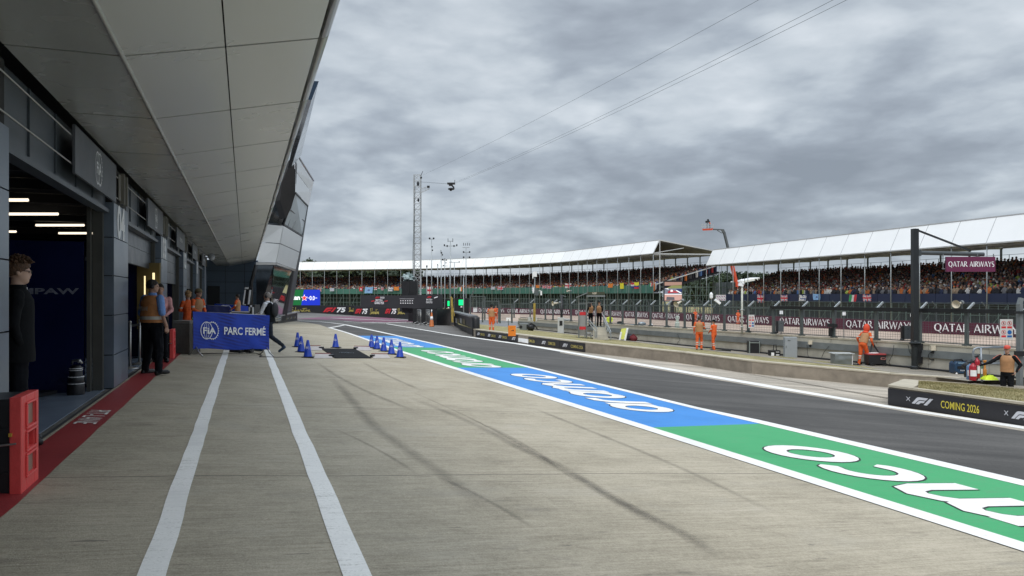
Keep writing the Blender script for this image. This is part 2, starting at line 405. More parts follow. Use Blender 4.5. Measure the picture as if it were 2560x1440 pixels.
# flared capitals for the airline boards -------------------------------------------------
def qa_letters():
    g = {}
    def e(ch, w, *st): g[ch] = (w, st)
    ring = lambda cx, cy, rx, ry: (arc(cx, cy, rx, ry, 0, 360, 24)[:-1], [.07+.11*abs(cos(radians(15*i))) for i in range(24)], True)
    e('Q', .92, ring(.44, .5, .37, .46), ([(.48, .12), (.62, -.08), (.82, -.22)], [.10, .10, .05], False))
    e('A', .80, ([(.06, 0), (.37, 1)], [.09, .08], False), ([(.37, 1), (.74, 0)], [.13, .18], False), ([(.16, .30), (.60, .30)], [.07, .07], False))
    e('T', .66, ([(.33, 0), (.33, .94)], [.18, .14], False), ([(.0, .95), (.66, .95)], [.10, .10], False))
    e('R', .76, ([(.12, 0), (.12, 1)], [.18, .15], False), (arc(.28, .74, .27, .23, 90, -90, 10), [.08, .12, .16, .18, .18, .18, .16, .14, .1, .08, .07], False),
      ([(.12, .97), (.29, .97)], .08, False), ([(.12, .5), (.29, .5)], .07, False), ([(.32, .50), (.72, 0)], [.12, .19], False))
    e('I', .28, ([(.14, 0), (.14, 1)], [.19, .15], False))
    e('W', 1.16, ([(.03, 1), (.30, 0)], [.15, .14], False), ([(.30, 0), (.57, 1)], [.08, .07], False), ([(.57, 1), (.84, 0)], [.15, .14], False), ([(.84, 0), (1.12, 1)], [.08, .08], False))
    e('Y', .72, ([(.02, 1), (.36, .44)], [.16, .14], False), ([(.70, 1), (.36, .44)], [.08, .1], False), ([(.36, .48), (.36, 0)], [.15, .18], False))
    e('S', .56, (arc(.28, .74, .21, .22, 30, 250, 10)+arc(.27, .26, .23, .24, 70, -150, 10), [.07]+[.10]*4+[.14]*4+[.17]*4+[.14]*5+[.09]*3+[.06], False))
    e(' ', .36)
    return g
QA = qa_letters()
def qatar(mb, fr, s, x, y, h, wd, off, mi=None):
    tot = sum(QA[c][0]+.06 for c in s); kx = wd/tot; cx = 0; k = 0
    o, ex, ey = fr
    for c in s:
        w_, st = QA[c]
        for pts, ws, cl_ in st:
            if not isinstance(ws, (int, float)) and len(ws) > 2:
                if len(ws) != len(pts): ws = (list(ws)+[ws[-1]]*len(pts))[:len(pts)]
            q = ribbon(pts, ws, cl_)
            put(mb, (o, ex*kx, ey*h), [[(a+cx+x/kx, b+y/h) for a, b in r] for r in q], off+k*.0015, mi); k = (k+1) % 4
        cx += w_+.06
F1A = [[(0, 0), (.62, .78), (.78, .93), (1.0, 1.0), (2.25, 1.0), (1.93, .64), (1.15, .64), (.95, .56), (.42, 0)],
       [(.54, 0), (.98, .47), (1.2, .54), (1.85, .54), (1.60, .24), (1.28, .24), (1.14, .16), (.99, 0)],
       [(1.62, 0), (2.08, 0), (2.92, 1.0), (2.46, 1.0)]]
def f1logo(mb, fr, x, y, h, off, mi=None, kx=1.):
    mb.poly2(fr, [[(x+a*h*kx, y+b*h) for a, b in pg] for pg in F1A], off, mi)
def fia(mb, fr, cx, cy, r, off, mi=None):
    """two interlocked rings, the right one toothed, with the letters across"""
    o, ex, ey = fr; d = r*.36
    put(mb, fr, ribbon([(cx-d+r*.72*cos(a*pi/16), cy+r*cos(0)*sin(a*pi/16)) for a in range(32)], r*.08, True), off, mi)
    put(mb, fr, ribbon([(cx-d+r*.32*cos(a*pi/12), cy+r*.96*sin(a*pi/12)) for a in range(24)], r*.04, True), off+.0006, mi)
    put(mb, fr, ribbon([(cx-d*1.0, cy-r), (cx-d, cy+r)], r*.04), off+.0009, mi)
    put(mb, fr, ribbon([(cx+d+r*.74*cos(radians(a)), cy+r*.97*sin(radians(a))) for a in range(-118, 119, 8)], r*.07), off+.0012, mi)
    for a in range(-112, 113, 16):
        c_, s_ = cos(radians(a)), sin(radians(a))
        put(mb, fr, ribbon([(cx+d+r*.76*c_, cy+r*.98*s_), (cx+d+r*.86*c_, cy+r*1.09*s_)], r*.09), off+.0015, mi)
    word(mb, fr, 'FiA', cx, cy-r*.36, r*.72, r*1.62, off+.004, mi, bold=.035, anchor='c')
SCRIPT = {'S': [(.55, .95), (.35, 1.1), (.15, .9), (.3, .65), (.45, .45), (.35, .1), (.1, .0), (-.05, .15)], 'i': [(.05, .1), (.12, .5), (.15, .05), (.3, .12)],
          'l': [(.0, .1), (.25, 1.1), (.15, 1.15), (.08, .1), (.25, .1)], 'v': [(.0, .45), (.12, .05), (.28, .5), (.36, .42)], 'e': [(.0, .2), (.22, .4), (.1, .55), (.05, .2), (.15, .03), (.34, .15)],
          'r': [(.0, .1), (.1, .55), (.2, .42), (.3, .5), (.32, .1)], 's': [(.0, .1), (.2, .55), (.25, .2), (.05, .05), (.3, .1)], 't': [(.0, .1), (.2, 1.05), (.12, .05), (.3, .1)],
          'o': [(.2, .5), (.05, .3), (.12, .05), (.28, .25), (.2, .5), (.38, .42)], 'n': [(.0, .5), (.05, .05), (.2, .5), (.3, .45), (.3, .05), (.42, .12)]}
def script(mb, fr, x, y, h, wd, off, mi=None, th=.09):
    cx = 0; pts_all = []
    for c in 'Silverstone':
        pts = SCRIPT[c]; pts_all.append([(a+cx, b) for a, b in pts]); cx += {'S': .55, 'i': .22, 'l': .26}.get(c, .36)
    kx = wd/cx
    for k, pts in enumerate(pts_all):
        # round the corners a little
        q = [pts[0]]
        for i in range(1, len(pts)-1):
            a, b, c = Vector(pts[i-1]), Vector(pts[i]), Vector(pts[i+1]); q += [tuple(b+(a-b)*.3), tuple(b+(c-b)*.3)]
        q.append(pts[-1])
        put(mb, fr, ribbon([(x+a*kx, y+b*h) for a, b in q], h*th), off+.002*(k % 3), mi)
    put(mb, fr, ribbon([(x+kx*2.3, y+h*.78), (x+kx*3.2, y+h*.86)], h*th), off+.007, mi)
def wframe(A, B, z0):
    """frame on an upright face whose foot runs from A to B (seen left to right)"""
    A = Vector((A[0], A[1], z0)); B = Vector((B[0], B[1], z0)); return (A, (B-A).normalized(), Vector((0, 0, 1)))

# ================================================================ ground
def grid_sheet():
    ss = [-60, -30, -15, -8]+[x*2.0-4 for x in range(0, 80)]+[160, 175, 200, 240, 300, 400, 600, 900, 1400]
    ts = [-900, -400, -200, -100, -60, -40, -25, -15, -10, -6, -4, -1.95, 0, 2, 4, 6, 8, 9.5, 11, 13, 15, 17, 19, 21, 23, 25, 27, 29]+[30+2*x for x in range(1, 30)]+[95, 110, 130, 160, 200, 260, 400, 700, 1200]
    vs = []; fs = []; n = len(ts)
    for s_ in ss:
        for t_ in ts:
            p = ST(s_, t_); vs.append((p.x, p.y, gz(p.x, p.y)))
    for i in range(len(ss)-1):
        for j in range(n-1): fs.append((i*n+j, (i+1)*n+j, (i+1)*n+j+1, i*n+j+1)[::-1])
    m = MB(); m.add(vs, fs); return struct(m.build('ground', ASPH2))
grid_sheet()
def ext(a, b, k): return a+(a-b)*k
SLo = [G(2560, 1382), G(1600, 1072), G(1000, 881), G(821, 820)]
SLi = [G(2560, 1359), G(1600, 1060.5), G(1000, 876.3), G(829, 820)]
SRi = [G(2560, 1217), G(1900, 1060.5), G(1724, 1020), G(1079, 860), G(858, 812.5)]
SRo = [G(2560, 1202.6), G(1900, 1051.6), G(1748, 1020), G(1090, 860), G(868, 812)]
LRi = [G(2560, 1073.6), G(2222, 1020), G(1900, 965.5), G(1292, 861), G(1132, 838.4), G(966, 810)]
LRo = [G(2560, 1066.9), G(2252, 1020), G(1900, 959.5), G(1313, 861), G(1132, 836.8), G(966, 809)]
for L in (SLo, SLi, SRi, SRo, LRi, LRo): L.insert(0, ext(L[0], L[1], 1.6))
apron = [ST(-8, -1.95), SLo[0]]+SLo[1:]+[G(800, 812), G(770, 807), G(742, 804)]+[ST(62, -2), ST(62, -1.95)]
apron[1] = SLo[0]; apron.insert(1, ST(-8, toST(SLo[0].x, SLo[0].y)[1]))
drape('apron_concrete', apron, CONC, .004)
drape('pit_lane_asphalt', SRo+LRi[::-1], ASPH, .004)
drape('white_line_inner', SLo+SLi[::-1], WHT2, .012)
drape('white_line_middle', SRi+SRo[::-1], WHT2, .012)
drape('white_line_outer', LRi+LRo[::-1], WHT2, .012)
# pale concrete shoulder between the lane and the kerb wall
drape('pale_shoulder', LRo[:5]+[G(1190, 840), G(1464, 880), G(1700, 905), G(1880, 930), G(2225, 966), G(2700, 1000), G(2900, 1120)], KCON, .004)
drape('brown_lane_edge', [ext(G(2560, 1079), G(1900, 969), 1.5), G(2560, 1079), G(1900, 969), G(1400, 882), G(1400, 880), G(1900, 965.5), G(2560, 1073.6), ext(G(2560, 1073.6), G(1900, 965.5), 1.5)], KCON, .008)
def cut(L, p):      # point of polyline L abreast of p along the lane
    s0 = toST(p.x, p.y)[0]
    for a, b in zip(L, L[1:]):
        sa, sb = toST(a.x, a.y)[0], toST(b.x, b.y)[0]
        if min(sa, sb) <= s0 <= max(sa, sb):
            u = (s0-sa)/(sb-sa); return a+(b-a)*u
    return L[0] if s0 < toST(L[0].x, L[0].y)[0] else L[-1]
def between(L, a, b):
    sa, sb = toST(a.x, a.y)[0], toST(b.x, b.y)[0]
    return [cut(L, a)]+[p for p in L if sa < toST(p.x, p.y)[0] < sb]+[cut(L, b)]
BL = [(SLi[0], SRi[0]), (G(1643, 1070), G(1885, 1060)), (G(1190, 922), G(1325, 920)), (G(1010, 870), G(1100, 869)), (G(900, 840), G(985, 840)), (SLi[-1], SRi[-1])]
for i, (m_, nm) in enumerate(((GRN, 'green_paint'), (BLU, 'blue_paint'), (GRN, 'green_paint'), (BLU, 'blue_paint'), (ASPH, 'dark_asphalt_tip'))):
    a = between(SLi, BL[i][0], BL[i+1][0]); b = between(SRi, BL[i][1], BL[i+1][1])
    drape(nm, a+b[::-1], m_, .008)
strip('white_line_tip', [G(822, 820), G(862, 812.5)], .12, .12, WHT2, .014)
strip('white_line_curve', [G(866, 812.5), G(832, 808), G(800, 805), G(745, 802.5)], .14, .14, WHT2, .02)
strip('white_line_border', [G(1075, 806), G(966, 807.5), G(905, 807), G(860, 804)], .16, .16, WHT2, .03)
strip('white_line_join', [G(966, 809.5), G(930, 806)], .12, .12, WHT2, .026)
drape('purple_runoff', [G(740, 797.5), G(800, 800), G(905, 805), G(966, 806), G(1073, 805.5), G(1060, 802), G(1034, 798.5), G(960, 794.5), G(878, 791.5), G(800, 793.5)], PUR, .02)
strip('white_line_dashes', [G(1015, 804), G(925, 800), G(833, 796.5)], .35, .35, WHT2, .05)
# two white guide lines and the red strip at the garages
D2 = lambda tf: (tf/1.6*H)/(1-K*tf/1.6)
def along(name, tf0, tf1, s0, s1, m_, dz):
    k = int((s1-s0)/.45); jt = lambda s_, q: .010*noise.noise(Vector((s_*1.7, q, 0)))+.006*noise.noise(Vector((s_*5, q, 4)))
    sv_ = [s0+(s1-s0)*i/k for i in range(k+1)]
    return drape(name, [ST(s_, D2(tf1)+jt(s_, tf1)) for s_ in sv_]+[ST(s_, D2(tf0)+jt(s_, tf0)) for s_ in sv_[::-1]], m_, dz)
along('guide_line', -.575, -.42, -6, 24, WHT, .009)
along('guide_line', .525, .68, -6, 24, WHT, .009)
along('red_strip', -2.06, -1.64, -6, 34, RED, .009)
along('drain_channel', -2.16, -2.12, -6, 40, M('dark_drain', (.03, .03, .03), .8), .007)
# tyre marks
def mark(pts, wd):
    pts = [V2(G(*p)) for p in pts]
    q = []
    for i in range(len(pts)-1):
        a, b = pts[i], pts[i+1]; c0 = pts[max(0, i-1)]; d0 = pts[min(len(pts)-1, i+2)]
        for k in range(6):
            u = k/6; q.append(.5*((2*a)+(b-c0)*u+(2*c0-5*a+4*b-d0)*u*u+(-c0+3*a-3*b+d0)*u**3))
    q.append(pts[-1]); vs = []; fs = []; uv = []
    for i, p in enumerate(q):
        d = (q[min(i+1, len(q)-1)]-q[max(i-1, 0)]).normalized(); n = Vector((-d.y, d.x))*wd/2
        for sgn in (-1, 0, 1):
            r = p+n*sgn; vs.append((r.x, r.y, gz(r.x, r.y)+.0065)); uv.append(((sgn+1)/2, i/(len(q)-1)))
        if i: o = 3*i-3; fs += [(o, o+1, o+4, o+3), (o+1, o+2, o+5, o+4)]
    m = MB(); m.add(vs, fs); o = m.build('tyre_mark', RUB); ul = o.data.uv_layers.new(name='UVMap')
    for l in o.data.loops: ul.data[l.index].uv = uv[l.vertex_index]
    struct(o)
mark([(820, 935), (870, 990), (930, 1060), (1010, 1120), (1110, 1190), (1215, 1275)], .30)
mark([(1000, 985), (1150, 1045), (1300, 1120), (1450, 1200), (1600, 1285), (1750, 1360)], .26)
mark([(1270, 1110), (1400, 1165), (1520, 1240), (1700, 1330), (1800, 1400)], .22)
for _k in range(4):
    _x, _y = random.uniform(800, 1500), random.uniform(930, 1250); _d = random.uniform(60, 170); mark([(_x, _y), (_x+_d*1.1, _y+_d*.5), (_x+_d*2.3, _y+_d*1.15), (_x+_d*3.2, _y+_d*1.75)], random.uniform(.08, .2))
mark([(790, 905), (850, 945), (930, 985), (1040, 1030)], .2)
mark([(905, 905), (960, 935), (1060, 980)], .2)
mark([(1330, 1020), (1480, 1080), (1700, 1170), (1950, 1290)], .18)
# painted words on the lane
LET = {
 'a': (1.0, [(arc(.47, .5, .36, .39, 10, 350, 22), .20, False), ([(.86, .92), (.84, .5), (.84, .06)], [.2, .21, .2], False)]),
 'r': (.70, [([(.16, .0), (.16, .5), (.2, .72), (.34, .86), (.60, .90)], [.22, .22, .22, .2, .17], False)]),
 'm': (1.5, [([(.14, .0), (.14, .95)], .22, False), ([(.14, .6), (.26, .80), (.45, .88), (.62, .80), (.70, .6), (.70, .0)], [.14, .18, .2, .22, .22, .22], False), ([(.70, .6), (.84, .80), (1.03, .88), (1.20, .80), (1.28, .6), (1.28, .0)], [.14, .18, .2, .22, .22, .22], False)]),
 'c': (.92, [(arc(.50, .5, .38, .40, 50, 310, 18), [.13]+[.2]*17+[.13], False)]),
 'o': (.98, [(arc(.48, .5, .37, .40, 0, 360, 24)[:-1], .21, True)]),
}
def lane_word(O, ex, ey, ln, ht):
    tot = sum(LET[c][0] for c in 'aramco'); m = MB(); k = ln/tot; cx = 0; j = 0
    for c in 'aramco':
        w_, st = LET[c]
        for pts, ws, cl_ in st:
            for lay, (grow, mi, dz) in enumerate(((.082, 1, .0115), (.04, 0, .0135))):
                w2 = [x+grow for x in ws] if isinstance(ws, list) else ws+grow
                for q in ribbon(pts, w2, cl_):
                    pv = []
                    for a, b in q:
                        p = O+ex*((a+cx)*k)+ey*(b*ht); pv.append((p.x, p.y, gz(p.x, p.y)+dz+.0003*(j % 5)))
                    m.add(pv, [(0, 1, 2, 3)], mi)
            j += 1
        cx += w_
    return struct(m.build('painted_lane_lettering', [WHT2, OUT]))
O0 = G(1702, 1031); E0 = G(1377, 941); T0 = G(1529, 1017)
for v in (O0, E0, T0): v.z = 0
exw = (E0-O0).normalized(); eyw = Vector((-exw.y, exw.x, 0))
hw = (T0-O0).dot(eyw)*1.0
b0, b1 = [(a+b)/2 for a, b in BL[1:3]]
for v in (b0, b1): v.z = 0
sn = (O0-b0).dot(exw)-.12; ln = (E0-O0).dot(exw)+.42; blk = (b1-b0).length
for i in range(4):
    fb = [(a+b)/2 for a, b in BL][i+1]; fb = Vector((fb.x, fb.y, 0))        # far edge of block i
    end = (b1-E0).dot(exw)-.30
    lat = (O0-b1).dot(eyw)
    O = fb-exw*(end+ln)+eyw*lat
    lane_word(O, exw, eyw, ln, hw)
# words on the red strip, read from the lane
m = MB(); vs, fs, w0 = text2('PIT-LANE', .0)
a = G(228, 1062); b = G(276, 1028); 
def flat_text(name, s, O, ex, ey, h, wd, mat, dz):
    vs, fs, w0 = text2(s, .0); m = MB(); pv = []
    for x, y in vs:
        p = O+ex*(x*wd/w0)+ey*(y*h); pv.append((p.x, p.y, gz(p.x, p.y)+dz))
    m.add(pv, fs); return struct(m.build(name, mat))
Uv = Vector((UX, UY, 0)); Vv = Vector((VX, VY, 0))
s1 = toST(*G(276, 1030)[:2])[0]; s0 = toST(*G(207, 1062)[:2])[0]
flat_text('painted_strip_lettering', 'PIT-LANE', ST(s1+.05, D2(-1.72)), -Uv, -Vv*-1 if False else Vv, .0, 1, WHT, .012) if False else None
flat_text('painted_strip_lettering', 'PIT-LANE', ST(s1+.05, D2(-2.0)), -Uv, Vv, .24, s1-s0+.05, WHT, .013)
# beyond the pit wall: tan run-off and the grey track
WA, WB = G(1590, 853, .45), G(2376, 932, .45)
wd_ = (WB-WA); wd_.z = 0; wd_.normalize(); wn = Vector((wd_.y, -wd_.x, 0)); 
if wn.y < 0: wn = -wn
WL = onl(1296, WA, WB); WR = WB+wd_*14; WR.z = 0
ZL = gz(*ST(30, 30)[:2])
def Z0(x, y): return Vector((x, y, 0))
drape('track_runoff', [WL+wn*.5, WR+wn*.5, Z0(75, 25), Z0(58, 50), Z0(44, 66), Z0(30, 96), Z0(14, 128), Z0(-9, 156), Z0(-16, 150), Z0(-14, 100), WL+wn*.5+Vector((-6, 8, 0))], TRK, .012, 3)
drape('track_lane', [Z0(-15, 108), Z0(-6, 108), Z0(10, 88), Z0(24, 62), Z0(34, 40), Z0(60, 2), Z0(48, 2), Z0(23, 36), Z0(13, 58), Z0(2, 74), Z0(-6, 86), Z0(-15, 92)], TRK2, .024, 3)
strip('track_white_line', [Z0(-15, 92), Z0(-6, 86), Z0(2, 74), Z0(13, 58), Z0(23, 36), Z0(48, 2)], .12, .12, WHT2, .04)
strip('track_white_line', [Z0(-15, 108), Z0(-6, 108), Z0(10, 88), Z0(24, 62), Z0(34, 40), Z0(60, 2)], .12, .12, WHT2, .04)
drape('far_grass', [Z0(-60, 110), Z0(-20, 150), Z0(-9, 160), Z0(16, 132), Z0(32, 98), Z0(46, 68), Z0(62, 50), Z0(90, 20), Z0(200, 40), Z0(260, 300), Z0(60, 420), Z0(-200, 400), Z0(-140, 180)], GRASS, .012, 14)

# ================================================================ pit building
TW = -1.955
C_DK = M('dark_cladding', srgb(80, 87, 94), .4, .25, .1, 1.2); C_PAN = M('pillar_panel', srgb(112, 123, 136), .32, .35, .16, 1.6)
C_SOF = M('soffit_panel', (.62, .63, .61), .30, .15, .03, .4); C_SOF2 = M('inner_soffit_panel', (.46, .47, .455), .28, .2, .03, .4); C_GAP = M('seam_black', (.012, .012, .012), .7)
C_LIP = M('fascia_metal', (.42, .42, .41), .32, .5, .06, .7); C_BLK = M('black_plastic', (.012, .013, .015), .45); C_GAR = M('garage_dark', (.02, .022, .028), .6)
C_BLUE = M('navy_partition', (.004, .008, .05), .25, 0, .25, .8); C_FLR = M('garage_floor', srgb(128, 140, 156), .22, 0, .06, 1.)
C_WHT = M('white_print', (.86, .87, .88), .5); C_GRYP = M('grey_print', (.40, .42, .44), .5); C_STL = M('brushed_steel', (.42, .42, .41), .35, .8); C_SIGN = M('sign_panel', srgb(88, 92, 98), .5, 0, .06)
C_TUBE = M('lamp_tube', (1, .95, .85), emit=((1, .86, .66), 1.4), var=0); C_CREAM = M('cream_plastic', (.62, .56, .44), .5)
bld = thing('pit_building', 'long grey pit building with open garages and a deep panelled overhang', 'building', ST(12, TW, 0))
SS0, SS1 = -3.0, 58.5
dz2z = lambda d: H+d
prof = [(TW+.02, dz2z(2.13)), (-1.023, dz2z(2.13)), (-.168, dz2z(2.31)), (.676, dz2z(2.489))]
seams = [7.38+2.49*k for k in range(-4, 22)]; seams = [SS0]+[s for s in seams if SS0+.3 < s < SS1-.3]+[SS1]
for j in range(3):
    m = MB(); (t0, z0), (t1, z1) = prof[j], prof[j+1]
    g = .02
    for a, b in zip(seams, seams[1:]):
        f = .012; du = Vector((t1-t0, z1-z0)).normalized()*.007
        pa, pb = (t0+du.x, z0+du.y), (t1-du.x, z1-du.y)
        lo = [ST(a+g, *pa), ST(b-g, *pa), ST(b-g, *pb), ST(a+g, *pb)]; hi = [v+Vector((0, 0, .03)) for v in lo]
        m.hexa([lo[0], lo[3], lo[2], lo[1], hi[0], hi[3], hi[2], hi[1]])
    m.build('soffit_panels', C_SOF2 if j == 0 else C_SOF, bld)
m = MB()
for j in range(3):
    (t0, z0), (t1, z1) = prof[j], prof[j+1]
    m.hexa([ST(SS0, t0, z0+.035), ST(SS0, t1, z1+.035), ST(SS1, t1, z1+.035), ST(SS1, t0, z0+.035), ST(SS0, t0, z0+.2), ST(SS0, t1, z1+.2), ST(SS1, t1, z1+.2), ST(SS1, t0, z0+.2)])
m.build('soffit_backing', C_GAP, bld)
m = MB(); m.tube([ST(SS0, -1.023, prof[1][1]-.006), ST(SS1, -1.023, prof[1][1]-.006)], .022, 8); m.build('fold_trim', C_LIP, bld, True)
m = MB()
lip = [(.70, 2.492), (.735, 2.500), (.762, 2.525), (.782, 2.57), (.788, 2.65), (.785, 2.80), (.6, 2.82)]
for a, b in zip(seams, seams[1:]):
    r0 = [ST(a+.006, t, dz2z(z)) for t, z in lip]; r1 = [ST(b-.006, t, dz2z(z)) for t, z in lip]
    m.rings([r0, r1])
m.build('fascia_lip', C_LIP, bld, True)
# upper floor above the overhang and the dark glass screen
m = MB(); m.hexa([ST(SS0, -9, 4.55), ST(SS0, .55, 4.48), ST(SS1, .55, 4.48), ST(SS1, -9, 4.55), ST(SS0, -9, 7.6), ST(SS0, -.9, 7.6), ST(SS1, -.9, 7.6), ST(SS1, -9, 7.6)]); m.build('upper_floor', C_DK, bld)
m = MB()
q = [P(797, 203, 20), P(753, 388, 46), P(728, 420, 46), P(779, 250, 20)]
m.hexa([q[3], q[0], q[1], q[2]]+[v+Vector((-.25, .1, .04)) for v in (q[3], q[0], q[1], q[2])]); m.build('roof_screen', M('dark_glass', srgb(40, 58, 76), .12, .3, .2, 1.), bld)
# pillars
PS = []
for k in range(-1, 5):
    y0 = 11.75+6.65*k; PS.append(((y0-TW*VY)/UY, (y0+1.42-TW*VY)/UY))
def gzst(s, t): p = ST(s, t); return gz(p.x, p.y)
for k, (a, b) in enumerate(PS):
    m = MB(); m.hexa([ST(a+.02, TW-.3, 0), ST(b-.02, TW-.3, 0), ST(b-.02, TW-.03, 0), ST(a+.02, TW-.03, 0), ST(a+.02, TW-.3, 3.7), ST(b-.02, TW-.3, 3.7), ST(b-.02, TW-.03, 3.7), ST(a+.02, TW-.03, 3.7)], 1)
    zs = [.16, .69, 1.32, 1.95, 2.56, 3.12]
    for i, (z0, z1) in enumerate(zip(zs, zs[1:])):
        m.hexa([ST(a, TW-.28, z0+.007), ST(a, TW, z0+.007), ST(b, TW, z0+.007), ST(b, TW-.28, z0+.007), ST(a, TW-.28, z1-.007), ST(a, TW, z1-.007), ST(b, TW, z1-.007), ST(b, TW-.28, z1-.007)], 0)
    pl = m.build('pillar', [C_PAN, C_GAP], bld)
    if 0 < k < 5:
        mm = MB(); fr = (ST(a+.35, TW+.004, 2.62), Uv, Vector((0, 0, 1)))
        # numbers face the lane
        word(mm, (ST(b-.22, TW+.006, 2.60), -Uv, Vector((0, 0, 1))) if False else (ST(a+.30, TW+.006, 2.60), Uv, Vector((0, 0, 1))), '0%d' % (5-k), 0, 0, .50, .80, .0, bold=.06)
        # mirror so it reads left to right from the lane side
        mm.build('pillar_number', C_WHT, pl)
# lintel beams, sign boards, rods, brackets
for k in range(5):
    a, b = PS[k][1], PS[k+1][0]
    m = MB(); m.hexa([ST(a, TW-.35, 3.02), ST(a, TW-.12, 3.02), ST(b, TW-.12, 3.02), ST(b, TW-.35, 3.02), ST(a, TW-.35, 3.75), ST(a, TW-.12, 3.75), ST(b, TW-.12, 3.75), ST(b, TW-.35, 3.75)])
    m.hexa([ST(a, TW-.2, 2.94), ST(a, TW-.06, 2.94), ST(b, TW-.06, 2.94), ST(b, TW-.2, 2.94), ST(a, TW-.2, 3.0), ST(a, TW-.06, 3.0), ST(b, TW-.06, 3.0), ST(b, TW-.2, 3.0)])
    for q in range(1, 5): m.bar(ST(a+(b-a)*q/5, TW-.11, 3.05), ST(a+(b-a)*q/5, TW-.11, 3.74), .02, .03)
    m.build('lintel', C_DK, bld)
    c0, c1 = a+(b-a)*.44, a+(b-a)*.98
    ms = MB(); ms.hexa([ST(c0, TW+.02, 3.10), ST(c0, TW+.05, 3.10), ST(c1, TW+.05, 3.10), ST(c1, TW+.02, 3.10), ST(c0, TW+.02, 3.68), ST(c0, TW+.05, 3.68), ST(c1, TW+.05, 3.68), ST(c1, TW+.02, 3.68)])
    sg = ms.build('sign_board', C_SIGN, bld)
    ml = MB(); fr = (ST((c0+c1)/2, TW+.052, 3.39), Uv, Vector((0, 0, 1)))
    fia(ml, fr, 0, 0, .22, .002) if k < 2 else word(ml, fr, 'FORMULA', 0, -.06, .12, 1.0, .002, anchor='c')
    ml.build('sign_emblem', C_WHT, sg)
for z in (3.22, 3.56):
    m = MB(); m.tube([ST(5, TW+.0, z), ST(40, TW+.0, z)], .009, 6); m.build('cable_rod', C_STL, bld, True)
for a, b in PS:
    m = MB()
    for x in (.30, .62): m.hexa([ST(a+.3+x, TW-.0, 3.16), ST(a+.3+x, TW+.07, 3.16), ST(a+.36+x, TW+.07, 3.16), ST(a+.36+x, TW, 3.16), ST(a+.3+x, TW, 3.66), ST(a+.3+x, TW+.07, 3.66), ST(a+.36+x, TW+.07, 3.66), ST(a+.36+x, TW, 3.66)])
    m.hexa([ST(a+.4, TW+.0, 3.2), ST(a+.4, TW+.02, 3.2), ST(a+1.15, TW+.02, 3.2), ST(a+1.15, TW, 3.2), ST(a+.4, TW, 3.62), ST(a+.4, TW+.02, 3.62), ST(a+1.15, TW+.02, 3.62), ST(a+1.15, TW, 3.62)])
    m.build('bracket', M('bracket_steel', (.23, .22, .19), .5, .5), bld)
# interior
m = MB(); m.hexa([ST(-3, -10, .10), ST(-3, TW-.12, .10), ST(40, TW-.12, .10), ST(40, -10, .10), ST(-3, -10, .158), ST(-3, TW-.12, .158), ST(40, TW-.12, .158), ST(40, -10, .158)]); m.build('garage_floor', C_FLR, bld)
m = MB(); m.hexa([ST(-3, -10, 3.55), ST(-3, TW-.36, 3.55), ST(40, TW-.36, 3.55), ST(40, -10, 3.55), ST(-3, -10, 3.7), ST(-3, TW-.36, 3.7), ST(40, TW-.36, 3.7), ST(40, -10, 3.7)])
for s_ in range(0, 40, 2): m.bar(ST(s_, -10, 3.45), ST(s_, TW-.4, 3.45), .12, .16)
m.build('garage_ceiling', C_GAR, bld)
m = MB(); m.hexa([ST(-3, -10.1, .1), ST(-3, -10, .1), ST(40, -10, .1), ST(40, -10.1, .1), ST(-3, -10.1, 3.6), ST(-3, -10, 3.6), ST(40, -10, 3.6), ST(40, -10.1, 3.6)]); m.build('garage_back_wall', C_GAR, bld)
m = MB(); m.hexa([ST(-3.1, -10, .0), ST(-3.1, TW, 0), ST(-3, TW, 0), ST(-3, -10, 0), ST(-3.1, -10, 7.5), ST(-3.1, TW, 7.5), ST(-3, TW, 7.5), ST(-3, -10, 7.5)]); m.build('end_wall', C_DK, bld)
for k, (a, b) in enumerate(PS):
    sp = a-.32
    m = MB(); m.hexa([ST(sp, -9.9, .16), ST(sp, TW-.36, .16), ST(sp+.06, TW-.36, .16), ST(sp+.06, -9.9, .16), ST(sp, -9.9, 2.46), ST(sp, TW-.36, 2.46), ST(sp+.06, TW-.36, 2.46), ST(sp+.06, -9.9, 2.46)])
    pt = m.build('partition', C_BLUE, bld)
    if k == 1:
        m2 = MB(); fr = (P(108, 732, 10)*0+ST(sp-.005, 0, 0), Vv, Vector((0, 0, 1)))
        tl = -3.30
        word(m2, (ST(sp-.006, tl, 1.66), Vv, Vector((0, 0, 1))), 'DMPAW', -.06, 0, .085, .98, .0, bold=.05)  # reflected lettering on the shiny wall, painted in as dim letters
        m2.build('partition_reflection', M('dim_reflection', (.16, .17, .22), .7, var=.5, scale=14), pt)
    # door track at the far jamb
    m3 = MB(); m3.bar(ST(a-.12, TW-.2, .16), ST(a-.12, TW-.2, 3.0), .14, .12); m3.bar(ST(a-.25, TW-.3, .16), ST(a-.25, TW-.3, 3.0), .05, .14); m3.build('door_track', M('track_steel', (.10, .10, .09), .5, .5), bld)
for y, x0, x1 in ((500, 0, 70), (535, 20, 145), (563, 90, 210), (583, 147, 232), (579, 0, 40)):
    Yt = (3.30-H)*F/(738-y); m = MB(); m.tube([P(x0, y, Yt), P(x1, y, Yt)], .028, 8)
    lm = m.build('ceiling_lamp', C_TUBE, bld)
